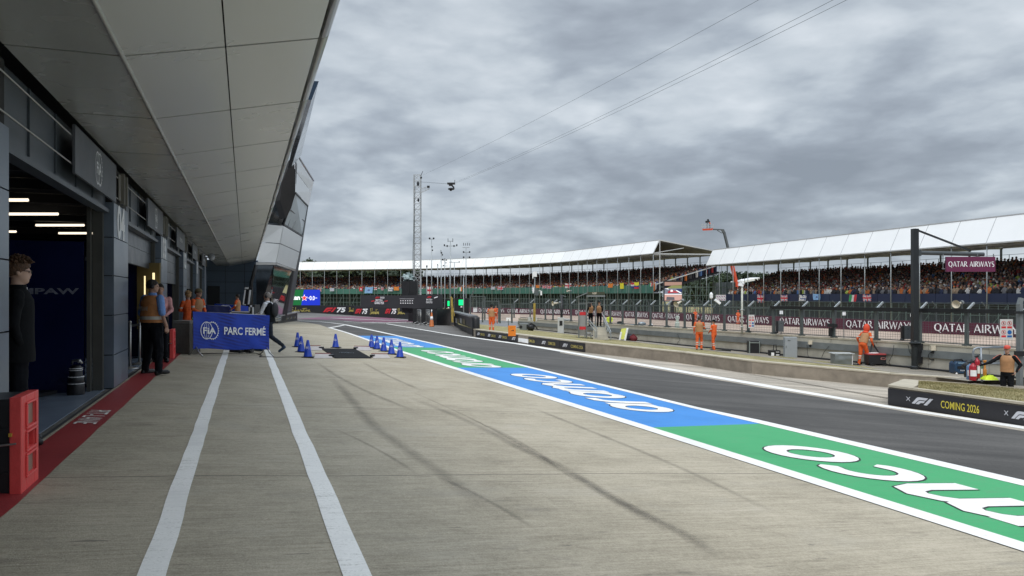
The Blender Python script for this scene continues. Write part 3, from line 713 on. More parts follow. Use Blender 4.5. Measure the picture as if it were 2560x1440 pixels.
# roller doors of the further garages
def door(k, z0, mat_):
    a, b = PS[k][1], PS[k+1][0]; m = MB(); n = max(1, int(round((3.0-z0)/.34))); h_ = (3.0-z0)/n
    for i in range(n): m.hexa([ST(a, TW-.30, z0+i*h_+.004), ST(a, TW-.22, z0+i*h_+.004), ST(b, TW-.22, z0+i*h_+.004), ST(b, TW-.30, z0+i*h_+.004), ST(a, TW-.30, z0+(i+1)*h_-.004), ST(a, TW-.22, z0+(i+1)*h_-.004), ST(b, TW-.22, z0+(i+1)*h_-.004), ST(b, TW-.30, z0+(i+1)*h_-.004)])
    m.build('roller_door', mat_, bld)
C_DOOR = M('door_grey', srgb(70, 76, 84), .35, .2, .1)
door(1, 2.28, C_DOOR); door(2, 2.0, C_DOOR); door(3, 1.9, C_DOOR); door(4, .16, C_DOOR)
a, b = PS[2][1], PS[3][0]; m = MB(); m.hexa([ST(a, TW-.5, .16), ST(a, TW-.42, .16), ST(b, TW-.42, .16), ST(b, TW-.5, .16), ST(a, TW-.5, 1.2), ST(a, TW-.42, 1.2), ST(b, TW-.42, 1.2), ST(b, TW-.5, 1.2)]); m.build('garage_counter', M('brown_board', (.05, .03, .028), .5), bld)
# warm lit panel seen in the second garage
m = MB()
for px_, y0_, y1_, w_ in ((384, 682, 712, 5), (362, 690, 745, 3)):
    pp = P(px_, y1_, 17.6); pq = P(px_, y0_, 17.6); m.bar(pp, pq, w_*17.6/F, .03)
m.build('wall_lamp', M('warm_lamp', (1, .9, .6), emit=((1, .80, .42), 1.1), var=0), bld)
m = MB(); m.box(P(372, 740, 17.9), (.55, .05, 1.6)); m.build('wall_rack', M('ochre_rack', (.22, .17, .07), .6), bld)
# recessed far end
sE = (38.5-TW*VY)/UY
m = MB()
m.hexa([ST(PS[5][1], -10, 0), ST(PS[5][1], TW-.1, 0), ST(sE, TW-.1, 0), ST(sE, -10, 0), ST(PS[5][1], -10, 3.76), ST(PS[5][1], TW-.1, 3.76), ST(sE, TW-.1, 3.76), ST(sE, -10, 3.76)])
m.build('end_cladding', C_DK, bld)
def panelled(name, s0, t0, s1, t1, z0, z1, nx, nz, mat_):
    m = MB(); A = ST(s0, t0); B = ST(s1, t1); d = (B-A); L = d.length; d.normalize(); nrm = Vector((d.y, -d.x, 0))
    for i in range(nx):
        for j in range(nz):
            a_ = A+d*(L*i/nx+.012); b_ = A+d*(L*(i+1)/nx-.012); za = z0+(z1-z0)*j/nz+.012; zb = z0+(z1-z0)*(j+1)/nz-.012
            m.hexa([Vector((*p.xy, za)) for p in (a_, b_, b_-nrm*.06, a_-nrm*.06)]+[Vector((*p.xy, zb)) for p in (a_, b_, b_-nrm*.06, a_-nrm*.06)], 0)
    a_, b_ = A-nrm*.065, B-nrm*.065
    m.hexa([Vector((*p.xy, z0)) for p in (a_, b_, b_-nrm*.1, a_-nrm*.1)]+[Vector((*p.xy, z1)) for p in (a_, b_, b_-nrm*.1, a_-nrm*.1)], 1)
    return m.build(name, [mat_, C_GAP], bld)
C_NAVY = M('slate_cladding', srgb(98, 114, 130), .42, .2, .08, 1.)
panelled('recess_side_wall', sE, -2.65, 57.6, -2.65, -.3, 3.8, 6, 6, C_NAVY)
bw = panelled('recess_back_wall', 57.6, -2.65, 57.6, 1.3, -.6, 4.2, 3, 6, C_NAVY)
m = MB(); m.hexa([ST(57.4, -2.5, -.3), ST(57.4, -1.7, -.3), ST(57.5, -1.7, -.3), ST(57.5, -2.5, -.3), ST(57.4, -2.5, 2.3), ST(57.4, -1.7, 2.3), ST(57.5, -1.7, 2.3), ST(57.5, -2.5, 2.3)]); m.build('dark_doorway', C_BLK, bld)
m = MB(); m.tube([P(640, 662, 50), P(633, 690, 50), P(628, 705, 50), P(628, 790, 50)], .12, 10); m.build('drainpipe', C_BLK, bld, True)
m = MB(); m.lathe(P(529, 648, 38), [(.05, .3), (.16, .2), (.16, .05), (.12, -.02), (.0, -.08)], 12); m.tube([P(505, 645, 38), P(529, 642, 38)], .03); m.build('dome_camera', C_GRYP, bld, True)

# ---------------------------------------------------------------- race control block at the far end
C_TWR = M('pale_metal_cladding', srgb(228, 231, 232), .35, .0, .05, .5); C_GLS = M('mirror_glass', (.30, .34, .38), .04, 1., 0)
C_DGL = M('dark_mirror_glass', (.05, .06, .07), .05, .85, .0)
YL, YC, YR = 50.5, 52, 60
base = G(700, 806); twr = thing('control_block', 'leaning pale grey office block with mirrored windows behind the pit building', 'building', (base.x, base.y, base.z))
back = Vector((-.6, 5, 0))
def solid(face, thick, name, mat_, parent=twr, smooth=False):
    f0 = list(face); m = MB(); n = len(f0); f1 = [p+thick for p in f0]
    m.add(f0+f1, [tuple(range(n)), tuple(range(n, 2*n))[::-1]]+[(i, i+n, (i+1) % n+n, (i+1) % n) for i in range(n)])
    return m.build(name, mat_, parent, smooth)
Yf = lambda px, py: None
bk = Vector((-.03, .25, 0))
# right facet strips (bottom to top), corner px / right px per height
def facet(pl, pr, inset=0): return pl, pr
cor = {390: 738, 480: 738, 484: 734, 563: 708, 656: 690, 662: 688, 800: 672}
solid([P(642, 806, YL), P(672, 806, YC), P(684, 662, YC), P(640, 658, YL)], bk, 'glass_panel', C_DGL)
solid([P(672, 806, YC), P(704, 802, YR-1), P(731, 676, YR), P(685, 662, YC)], bk, 'glass_panel', C_GLS)
solid([P(704, 802, YR-1), P(714, 801, YR), P(735, 676, YR+.2), P(731, 676, YR)], bk, 'corner_post', C_BLK)
solid([P(645, 655, YL-.4), P(690, 656, YC-.4), P(699, 610, YC-.4), P(652, 606, YL-.4)], bk, 'cladding_panel', C_TWR)
solid([P(652.4, 604.5, YL-.4), P(699.5, 608, YC-.4), P(708, 565, YC-.4), P(668, 561, YL-.4)], bk, 'cladding_panel', C_TWR)
solid([P(691, 656, YC-.4), P(738, 673, YR-.4), P(747, 631, YR-.4), P(700, 610, YC-.4)], bk, 'cladding_panel', C_TWR)
solid([P(700.5, 608, YC-.4), P(747.4, 629, YR-.4), P(754, 592, YR-.4), P(709, 565, YC-.4)], bk, 'cladding_panel', C_TWR)
solid([P(640, 662, YL-.5), P(690, 662, YC-.5), P(690, 656.5, YC-.5), P(640, 655.5, YL-.5)], bk, 'ledge', C_LIP)
solid([P(690, 662, YC-.5), P(737, 678, YR-.5), P(738, 673.5, YR-.5), P(690, 656.5, YC-.5)], bk, 'ledge', C_LIP)
# window band with mullions
solid([P(668, 559, YL), P(709, 562, YC), P(738, 482, YC), P(690, 500, YL)], bk, 'window_band', C_DGL)
wb = solid([P(709, 562, YC), P(755, 590, YR), P(769, 515, YR), P(738, 482, YC)], bk, 'window_band', M('painted_sky_glass', (.44, .50, .54), .3, .0, .2, .3))  # matte panes, the sky's reflection is put into their pale colour
m = MB()
for i in range(6):
    u = i/5; Yq = YC+(YR-YC)*u-.08; m.bar(P(709+46*u, 562+28*u, Yq), P(738+31*u, 482+33*u, Yq), .07)
m.bar(P(723, 523, YC-.1), P(762, 554, YR-.1), .07); m.bar(P(709, 562, YC-.1), P(755, 590, YR-.1), .12); m.bar(P(738, 482, YC-.1), P(769, 515, YR-.1), .12)
m.build('window_frame', C_BLK, wb)
solid([P(738, 480, YC-.3), P(771, 514, YR-.3), P(777, 480, YR-.3), P(739, 428, YC-.3)], bk, 'cladding_panel', C_TWR)
solid([P(739, 426.5, YC-.3), P(777, 478.5, YR-.3), P(783, 455, YR-.3), P(742, 392, YC-.3)], bk, 'cladding_panel', C_TWR)
solid([P(737, 480, YC-.2), P(738, 482, YC-.2), P(742, 392, YC-.2), P(738, 390, YC-.2), ], bk, 'corner_trim', C_BLK)
# black fabric drape and dark balcony between the overhang and the block
solid([P(736, 395, 47), P(738, 486, 47), P(728, 520, 47), P(715, 545, 47), P(700, 500, 47), P(705, 455, 47), P(720, 420, 47)], Vector((-.6, .8, 0)), 'black_drape', M('black_fabric', (.015, .014, .014), .9, var=.5, scale=1.5, bump=.6, bscale=3))
m = MB()
core = [P(660, 806, 58), P(700, 802, 62), P(726, 600, 62), P(752, 470, 62), P(735, 402, 57), P(700, 480, 55), P(665, 560, 55)]
m.add(core+[p+back for p in core], [tuple(range(7)), tuple(range(7, 14))[::-1]]+[(i, i+7, (i+1) % 7+7, (i+1) % 7) for i in range(7)]); m.build('core', C_DK, twr)
m = MB(); m.bar(P(744, 388, YC), P(784, 452, YR), .1); m.build('roof_rail', C_STL, twr)

# ================================================================ people
SKIN = M('skin', (.42, .24, .17), .5, 0, .08, 8); SKIN2 = M('fair_skin', (.52, .33, .25), .5, 0, .08, 8)
C_ORG = M('orange_overall', (.72, .115, .02), .75, 0, .18, 5, .5, 9); C_VEST = M('orange_vest', (.50, .21, .075), .7, 0, .25, 7, .4, 12); C_TAN = M('tan_vest', (.42, .22, .10), .7, 0, .2, 7, .4, 12)
C_REF = M('reflective_band', (.55, .53, .48), .35); C_BLKC = M('black_cloth', (.010, .011, .013), .9, 0, .3, 5, .5, 8, spec=.15); C_NVYC = M('navy_trousers', (.008, .009, .012), .9, 0, .3, 4, .6, 6, spec=.15)
C_SHIRT = M('pale_blue_shirt', (.16, .30, .62), .7, 0, .12, 5, .4, 9); C_WSH = M('white_sleeve', (.78, .79, .82), .6, 0, .06, 5, .4, 9); C_SHOE = M('shoe_leather', (.012, .012, .013), .4)
C_HAIR = M('brown_hair', (.085, .04, .018), .6, 0, .5, 30, .8, 60); C_DHAIR = M('dark_hair', (.02, .013, .01), .6, 0, .4, 30, .8, 60); C_GHAIR = M('grey_hair', (.30, .26, .23), .6, 0, .4, 30, .8, 60)
C_CAPR = M('red_cap_cloth', (.60, .08, .05), .7); C_CAPK = M('khaki_cap_cloth', (.16, .12, .06), .8, 0, .4, 20); C_EYE = M('dark_lens', (.01, .01, .01), .1); C_ORS = M('orange_stripe', (.75, .16, .07), .6)
def capdist(p, a, b, ra, rb):
    ab = b-a; u = max(0, min(1, (p-a).dot(ab)/max(1e-9, ab.dot(ab)))); return (p-(a+ab*u)).length-(ra+(rb-ra)*u)
def person(label, loc, face, h=1.76, arms='down', legs='stand', lean=0., yaw=0., pitch=0., top=C_BLKC, sleeve=None, low=C_NVYC, skin=SKIN, shoe=C_SHOE, fat=1., hair=None, hairlen=.0,
           vest=None, cap=None, headset=False, hood=None, group=None, vox=.016, sleevelen=1., extra=None, hands=None, collar=None, stripe=None):
    """face: heading in degrees the person looks to, 0 = +X, 90 = +Y (away from the camera)"""
    th = thing('person', label, 'person', loc, radians(face-90), group)
    sc = h/1.76; sleeve = sleeve or top
    HIP = Vector((0, 0, .93)); RL = Matrix.Rotation(-lean, 3, 'X')
    U = lambda p: HIP+RL@(Vector(p)-HIP)
    comps = []      # (a, b, ra, rb, material index)
    mats = [top, sleeve, low, skin, shoe]
    def cap_(a, b, ra, rb, mi, sq=1.): comps.append((Vector(a), Vector(b), ra, rb, mi))
    # legs ------------------------------------------------
    LG = {'stand': [((.09, 0, .92), (.105, .015, .50), (.11, -.01, .09), 0), ((-.09, 0, .92), (-.105, .015, .50), (-.115, -.01, .09), 0)],
          'wide': [((.10, 0, .92), (.15, .02, .50), (.19, -.01, .09), .2), ((-.10, 0, .92), (-.15, .02, .50), (-.19, -.01, .09), -.2)],
          'walk': [((.09, 0, .92), (.09, .27, .55), (.08, .34, .11), 0), ((-.09, 0, .92), (-.09, -.06, .48), (-.09, -.42, .22), 0)],
          'lead': [((.09, 0, .92), (.10, .16, .52), (.10, .12, .09), 0), ((-.09, 0, .92), (-.1, -.02, .50), (-.11, -.1, .09), 0)]}[legs]
    toes = []
    for i, (a, b, c, _) in enumerate(LG):
        a, b, c = Vector(a), Vector(b), Vector(c)
        cap_(a, b, .092*fat**.8, .070*fat**.6, 2); cap_(b, c, .068*fat**.6, .054*fat**.5, 2)
        back_ = legs == 'walk' and i == 1
        d = Vector((0, .10, -.17)) if back_ else Vector((.02 if a.x > 0 else -.02, .18, -.045))
        heel = c+(Vector((0, -.05, -.06)) if back_ else Vector((0, -.045, -.045))); toe = c+d
        cap_(heel, toe, .043, .036, 4); toes.append((heel, toe))
        cap_(heel+Vector((0, 0, .02)), toe+Vector((0, -.03, .02)), .04, .034, 4)
    # torso as stacked ellipses
    tor = [(.84, .145, .10), (.92, .165*fat, .115*fat), (1.02, .155*fat, .112*fat*1.02), (1.12, .152*fat, .112*fat*1.04), (1.24, .168*(1+(fat-1)*.6), .118*(1+(fat-1)*.5)), (1.36, .182, .118), (1.43, .168, .098), (1.475, .10, .07), (1.52, .058, .058)]
    mb = MB()
    def ell_ring(z, rx, ry, n=16, cy=0.): return [U((rx*cos(2*pi*k/n), ry*sin(2*pi*k/n)+cy, z)) for k in range(n)]
    mb.rings([ell_ring(z, rx, ry) for z, rx, ry in tor])
    for (z0, rx0, ry0), (z1, rx1, ry1) in zip(tor, tor[1:]):
        mi = 2 if z1 < 1.03 else (0 if z0 < 1.46 else 3)
        for sx in (-1, 0, 1):
            cap_(U((sx*(rx0-ry0), 0, z0)), U((sx*(rx1-ry1), 0, z1)), ry0, ry1, mi)
    ntor = len(comps)
    # head ------------------------------------------------
    NK = U((0, 0, 1.50)); RH = RL @ Matrix.Rotation(yaw, 3, 'Z') @ Matrix.Rotation(-pitch, 3, 'X')
    Hd = lambda p: NK+RH@(Vector(p)-Vector((0, 0, 1.50)))
    mb2 = []
    def elc(c, r, mi):
        m_ = MB(); m_.ell(Hd(c), r, 14, 10, RH); mb2.append(m_); rr = min(r); cap_(Hd(c), Hd(c)+Vector((0, 0, .001)), sum(r)/3, sum(r)/3, mi)
    elc((0, .005, 1.665), (.077, .096, .095), 3); elc((0, .026, 1.60), (.062, .074, .076), 3); elc((0, .062, 1.560), (.034, .036, .030), 3)
    elc((0, .102, 1.625), (.012, .018, .024), 3); elc((0, .095, 1.655), (.045, .016, .012), 3); elc((.079, -.005, 1.635), (.012, .022, .033), 3); elc((-.079, -.005, 1.635), (.012, .022, .033), 3)
    elc((0, .096, 1.588), (.026, .012, .008), 3)
    cap_(U((0, -.005, 1.46)), Hd((0, .0, 1.60)), .056, .054, 3)
    # arms: shoulder, elbow, wrist in the upright frame
    A = {'down': [((.185, 0, 1.42), (.235, -.02, 1.15), (.245, .06, .91)), ((-.185, 0, 1.42), (-.235, -.02, 1.15), (-.245, .06, .91))],
         'folded': [((.185, 0, 1.42), (.25, .06, 1.17), (-.02, .24, 1.20)), ((-.185, 0, 1.42), (-.25, .06, 1.17), (.04, .21, 1.14))],
         'front': [((.185, 0, 1.42), (.23, .06, 1.17), (.08, .26, 1.08)), ((-.185, 0, 1.42), (-.23, .06, 1.17), (-.08, .26, 1.06))],
         'hip': [((.185, 0, 1.42), (.30, -.10, 1.18), (.20, .02, .99)), ((-.185, 0, 1.42), (-.235, -.02, 1.15), (-.245, .06, .91))],
         'rail': [((.185, 0, 1.42), (.38, .17, 1.24), (.60, .34, 1.14)), ((-.185, 0, 1.42), (-.31, -.10, 1.2), (-.24, .04, 1.0))],
         'raised': [((.185, 0, 1.42), (.26, .2, 1.34), (.10, .30, 1.52)), ((-.185, 0, 1.42), (-.26, .2, 1.34), (-.10, .30, 1.52))],
         'reach': [((.185, 0, 1.42), (.22, .16, 1.20), (.14, .42, 1.16)), ((-.185, 0, 1.42), (-.22, .14, 1.19), (-.12, .40, 1.14))],
         'work': [((.185, 0, 1.42), (.28, .10, 1.14), (.22, .36, 1.02)), ((-.185, 0, 1.42), (-.36, .02, 1.18), (-.34, .20, 1.02))],
         'phone': [((.185, 0, 1.42), (.24, .10, 1.16), (.06, .27, 1.30)), ((-.185, 0, 1.42), (-.235, -.02, 1.15), (-.245, .06, .91))],
         'pocket': [((.185, 0, 1.42), (.235, -.03, 1.16), (.15, .02, .97)), ((-.185, 0, 1.42), (-.235, -.03, 1.16), (-.15, .02, .97))],
         'behind': [((.185, 0, 1.42), (.26, -.06, 1.16), (.23, .02, .93)), ((-.185, 0, 1.42), (-.26, -.06, 1.16), (-.12, -.13, .98))]}[arms]
    for i, (a, b, c) in enumerate(A):
        ao = Vector(((fat-1)*.13*(1 if a[0] > 0 else -1), 0, 0)); a, b, c = U(Vector(a)+ao*.5), U(Vector(b)+ao), U(Vector(c)+ao)
        cap_(a, b, .062*fat**.4, .050*fat**.4, 1)
        if sleevelen >= 1: cap_(b, c, .046, .034, 1)
        else: cap_(b, c, .040, .030, 3); 
        d = (c-b).normalized(); sx = 1 if a.x > 0 else -1
        nrm = d.cross(Vector((0, 1, 0))) if abs(d.z) > .6 else Vector((0, 0, 1)); wv = nrm.cross(d).normalized(); nrm = d.cross(wv).normalized()
        pm = c+d*.045
        for o in (-.025, -.008, .009, .026):        # palm as four rays, each carrying a finger with two bends
            cap_(c+d*.01+wv*o*.6, c+d*.095+wv*o, .014, .0125, 3)
            L = .075-abs(o+.0)*.6; k1 = c+d*.095+wv*o; curl = -sx*nrm if abs(d.z) > .6 else -nrm
            k2 = k1+(d*.85+curl*.5).normalized()*L*.55; k3 = k2+(d*.35+curl*.9).normalized()*L*.5
            cap_(k1, k2, .0105, .0095, 3); cap_(k2, k3, .0095, .0085, 3)
        tb = c+d*.03-wv*.026*(1); t1 = tb+(d*.7-wv*.7).normalized()*.04; cap_(tb, t1, .013, .0115, 3); cap_(t1, t1+(d*.95-wv*.1).normalized()*.032, .0115, .0095, 3)
    # one skin over everything
    for j, (a, b, ra, rb, mi) in enumerate(comps):
        if j >= 8 and j < ntor: continue
        if (b-a).length < .002: continue
        dd = (b-a).normalized(); pts = []; rs = []
        for q in (-.95, -.75, -.4): pts.append(a+dd*ra*q); rs.append(ra*math.sqrt(1-q*q))
        pts += [a, b]; rs += [ra, rb]
        for q in (.4, .75, .95): pts.append(b+dd*rb*q); rs.append(rb*math.sqrt(1-q*q))
        mb.tube(pts, 1, 10, rs=rs)
    for m_ in mb2: mb.add(m_.v, m_.f)
    o = mb.build('body', mats, None)
    md = o.modifiers.new('r', 'REMESH'); md.mode = 'VOXEL'; md.voxel_size = vox; md.adaptivity = 0
    ms = o.modifiers.new('s', 'SMOOTH'); ms.factor = .5; ms.iterations = 2
    bpy.context.view_layer.update()
    me = bpy.data.meshes.new_from_object(o.evaluated_get(bpy.context.evaluated_depsgraph_get()))
    bpy.data.objects.remove(o)
    me.materials.clear()
    for x in mats+[C_REF]: me.materials.append(x)
    nl_ = [v.normal.copy() for v in me.vertices]
    for v in me.vertices:
        c_ = v.co.copy(); k_ = .010 if c_.z < 1.40 and abs(c_.x) < .34 else 0
        if k_: v.co = c_+nl_[v.index]*(k_*noise.noise(Vector((c_.x*13, c_.y*13, c_.z*8+len(label))))+k_*.6*noise.noise(Vector((c_.x*6, c_.y*6, c_.z*24))))
    mis = []
    for p in me.polygons:
        c = p.center; best = 9; bm_ = 0
        for a, b, ra, rb, mi in comps:
            if abs(c.z-a.z) > .45 and abs(c.z-b.z) > .45: continue
            d = capdist(c, a, b, ra, rb)
            if d < best: best = d; bm_ = mi
        if low is C_ORG and bm_ == 2 and (.30 < c.z < .345 or .40 < c.z < .445): bm_ = 5
        if top is C_ORG and bm_ == 1 and 1.22 < c.z < 1.27: bm_ = 5
        mis.append(bm_)
    me.polygons.foreach_set('material_index', mis); me.polygons.foreach_set('use_smooth', [True]*len(mis)); me.update()
    body = bpy.data.objects.new('body', me); COL.objects.link(body); body.parent = th; body.scale = (sc,)*3
    def part(m_, name, mt, par=None, smooth=True):
        x = m_.build(name, mt, None, smooth, True); x.parent = par or th; x.scale = (sc,)*3; return x
    # eyes
    if vox < .02:
        for sx in (-1, 1): m_ = MB(); m_.ell(Hd((sx*.031, .089, 1.643)), (.012, .007, .007), 8, 6, RH); part(m_, 'eye', C_EYE)
    if hair:
        m_ = MB(); n, q = 22, 12; vs = []
        for i in range(q+1):
            a_ = pi*.02+(pi*.60)*i/q
            for k in range(n):
                b_ = 2*pi*k/n; fr_ = sin(b_)        # +1 = forehead
                lim = 1.0
                aa = a_*(1-.32*max(0, fr_)) if fr_ > 0 else a_*(1.04-.14*fr_)
                r = 1+.10*noise.noise(Vector((cos(b_)*3, sin(b_)*3, i*.8+len(label))))+hairlen*max(0, cos(aa))+hairlen*.4
                vs.append(Hd(Vector((.086*r*sin(aa)*cos(b_), -.004+.106*r*sin(aa)*sin(b_), 1.668+.106*r*cos(aa)))))
        m_.add(vs, [(i*n+k, (i+1)*n+k, (i+1)*n+(k+1) % n, i*n+(k+1) % n) for i in range(q) for k in range(n)]+[tuple(range(n))])
        if hairlen > .03:
            R_ = random.Random(3)
            for k in range(90):
                b_ = R_.uniform(0, 2*pi); a_ = R_.uniform(.05, 1.15)
                c_ = Vector((.092*sin(a_)*cos(b_), .112*sin(a_)*sin(b_), .112*cos(a_)))*(1+hairlen*.8); dd_ = Vector((R_.uniform(-1, 1), R_.uniform(-.3, 1.2), R_.uniform(-.2, .9))).normalized()*.034
                m_.tube([Hd(Vector((0, 0, 1.668))+c_*.94), Hd(Vector((0, 0, 1.668))+c_*1.06+dd_*.4), Hd(Vector((0, 0, 1.662))+c_*1.06+dd_)], .01, 5, rs=[.014, .011, .003])
        part(m_, 'hair', hair)
    if cap:
        m_ = MB(); n = 18; prof_ = [(.086, 0), (.088, .03), (.078, .065), (.05, .09), (.012, .10)]
        vs = [Hd((r*cos(2*pi*k/n), .002+r*1.2*sin(2*pi*k/n), 1.685+z)) for r, z in prof_ for k in range(n)]
        m_.add(vs, [(i*n+k, i*n+(k+1) % n, (i+1)*n+(k+1) % n, (i+1)*n+k) for i in range(4) for k in range(n)]+[tuple(range(4*n, 5*n))])
        top_ = [Hd((x, y, 1.695-.01*abs(x)*10)) for x, y in ((-.07, .07), (-.062, .135), (-.03, .168), (.03, .168), (.062, .135), (.07, .07))]
        m_.add(top_+[p+RH@Vector((0, 0, -.009)) for p in top_], [(0, 1, 2, 3, 4, 5)[::-1], (6, 7, 8, 9, 10, 11), (0, 1, 7, 6), (1, 2, 8, 7), (2, 3, 9, 8), (3, 4, 10, 9), (4, 5, 11, 10)])
        part(m_, 'cap', cap)
    if headset:
        m_ = MB()
        for sx in (-1, 1): m_.lathe(Hd((sx*.075, -.002, 1.640)), [(.038, 0), (.042, .012), (.036, .034), (.0, .038)], 14, axis=RH@Vector((sx, 0, 0)))
        m_.tube([Hd((.098*cos(a_), -.01, 1.655+.118*sin(a_))) for a_ in [pi*k/12 for k in range(13)]], .011, 8)
        part(m_, 'headset', C_BLK)
    if vest:
        m_ = MB(); zs = [(.975, .170, .125), (1.0, .168, .124), (1.03, .166, .122), (1.09, .164, .122), (1.13, .165, .123), (1.22, .176, .13), (1.30, .185, .132), (1.34, .188, .131), (1.40, .165, .118), (1.45, .135, .095), (1.475, .105, .078)]
        R_ = [[U((rx*(1+(fat-1)*(1 if z < 1.2 else .6))*cos(2*pi*k/20), (ry*(1+(fat-1)*(1 if z < 1.2 else .6))+.004)*sin(2*pi*k/20), z)) for k in range(20)] for z, rx, ry in zs]
        m_.rings(R_, mis=[0, 0, 1 if vest is C_VEST else 0, 0, 0, 0, 0, 0, 0, 0], caps=False)
        vo = part(m_, 'vest', [vest, C_REF])
        if vest is C_VEST:
            m2_ = MB(); word(m2_, (U((0, -(.128*(1+(fat-1)*.6)+.012), 1.2)), RL@Vector((1, 0, 0)), RL@Vector((0, 0, 1))), 'PITLANE', 0, 0, .07, .24, .006, bold=.03, anchor='c'); part(m2_, 'vest_lettering', C_REF, vo, False).scale = (1, 1, 1)
    if hood:
        m_ = MB(); m_.ell(Hd((0, -.01, 1.66)), (.125, .14, .20), 16, 12, RH); m_.ell(U((0, -.06, 1.47)), (.13, .10, .07), 14, 8); part(m_, 'hood', hood)
    if collar:
        m_ = MB(); m_.rings([[U((r*cos(2*pi*k/16), r*sin(2*pi*k/16)*1.0+.004, z)) for k in range(16)] for z, r in ((1.44, .095), (1.49, .075), (1.525, .072), (1.525, .064), (1.49, .062))]); part(m_, 'collar', collar)
    if stripe:
        m_ = MB()
        for a, b, c in A:
            a, b, c = U(a), U(b), U(c); sx = 1 if a.x > 0 else -1; of = Vector((sx*.05, -.0, .035))
            m_.tube([a+of*.9+Vector((-sx*.06, 0, .03)), a+of, (a+b)/2+of*.95, b+Vector((sx*.045, -.01, 0)), c+Vector((sx*.032, -.01, 0))], .018, 6)
        part(m_, 'sleeve_stripe', stripe)
    if extra: extra(th, U, Hd, part)
    return th
def up(px, Y, z): return Vector(((px-1280)/F*Y, Y, z))
# young man in black at the garage door
def ex_young(th, U, Hd, part):
    m_ = MB(); m_.tube([Hd((.078, -.01, 1.655)), Hd((.07, .095, 1.652))], .004, 5); m_.tube([Hd((-.078, -.01, 1.655)), Hd((-.07, .095, 1.652))], .004, 5)
    for sx in (-1, 1): m_.tube([Hd((sx*.034+.02*cos(a_*pi/5), .108, 1.645+.016*sin(a_*pi/5))) for a_ in range(11)], .0025, 5)
    part(m_, 'glasses', C_EYE)
    m_ = MB(); m_.rings([[U((rx*cos(2*pi*k/20), ry*sin(2*pi*k/20), z)) for k in range(20)] for z, rx, ry in ((.80, .185, .145), (.86, .188, .148), (1.0, .182, .14), (1.15, .18, .138), (1.28, .19, .14), (1.38, .195, .135), (1.44, .17, .105), (1.48, .10, .08))], caps=False)
    part(m_, 'jacket', C_BLKC)
    for q, d in (((-.05, .120, 1.36), (.05, .01, .02)), ((-.07, .118, 1.30), (.03, .01, .03)), ((0, .072, 1.475), (.03, .02, .05))): m_ = MB(); m_.box(U(q), d); part(m_, 'badge', C_WHT)
person('young man with tousled brown hair and a black jacket at the garage door edge', up(43, 7.25, .158), 34, 1.83, 'pocket', 'stand', yaw=radians(8), top=C_BLKC, skin=SKIN2, hair=C_HAIR, hairlen=.14, collar=C_BLKC, vox=.011, extra=ex_young)
# official in pale blue shirt and orange tabard
p_ = (G(381, 937)); person('heavy man seen from behind in a light blue shirt, orange tabard and ear defenders', p_, 62, 1.80, 'down', 'wide', yaw=radians(-38), top=C_SHIRT, low=C_NVYC, fat=1.5, hair=C_DHAIR, vest=C_VEST, headset=True, vox=.0105, sleevelen=.5, collar=C_SHIRT)
# helper half hidden behind him
person('man in a red and white team shirt half hidden behind the heavy official', up(400, 16.6, .13), -60, 1.76, 'front', 'stand', top=M('red_white_shirt', (.62, .30, .30), .7, 0, .5, 9), hair=C_DHAIR, vox=.016)
# marshals beyond the grey box
person('blonde marshal in orange overalls behind the grey covered box', up(470, 22.5, .08), 150, 1.66, 'folded', 'stand', top=C_ORG, low=C_ORG, hair=M('blonde_hair', (.42, .25, .12), .6, 0, .3, 30), hairlen=.1, vox=.014)
person('marshal in orange overalls, tabard and khaki cap leaning behind the blue banner', up(491, 21.6, .08), -20, 1.74, 'front', 'lead', lean=.10, yaw=.2, top=C_ORG, low=C_ORG, vest=C_TAN, cap=C_CAPK, hair=C_HAIR, vox=.013)
person('small marshal in orange standing by the dark recessed wall', up(594, 33, gz(*up(594, 33, 0)[:2])), 180, 1.66, 'front', 'stand', yaw=-.3, top=C_ORG, low=C_ORG, vest=C_TAN, hair=C_DHAIR, vox=.018)
# man striding out behind the banner
wp = G(676, 881)
def ex_walk(th, U, Hd, part):
    m_ = MB(); m_.rings([[U((rx*cos(2*pi*k/20), ry*sin(2*pi*k/20), z)) for k in range(20)] for z, rx, ry in ((.88, .185, .135), (1.0, .176, .13), (1.15, .174, .13), (1.30, .188, .136), (1.40, .178, .12), (1.46, .125, .09))], caps=False)
    part(m_, 'body_warmer', C_BLKC)
    m_ = MB(); m_.ell(U((0, -.19, 1.22)), (.15, .09, .22), 12, 8); part(m_, 'backpack', M('grey_backpack', (.035, .036, .04), .8))
    m_ = MB(); m_.tube([U((-.03, .13, 1.42)), U((-.02, .15, 1.25)), U((0, .15, 1.13))], .006, 5); m_.box(U((0, .16, 1.08)), (.09, .012, .12)); part(m_, 'lanyard', C_WHT)
person('grey haired man in a white shirt and black body warmer striding past the banner', wp, 172, 1.78, 'reach', 'walk', lean=.16, pitch=-.15, top=C_WSH, low=M('dark_jeans', (.012, .018, .03), .85, 0, .3, 5), shoe=M('blue_trainers', (.03, .06, .11), .6), skin=SKIN2, hair=C_GHAIR, headset=True, vox=.0115, extra=ex_walk)
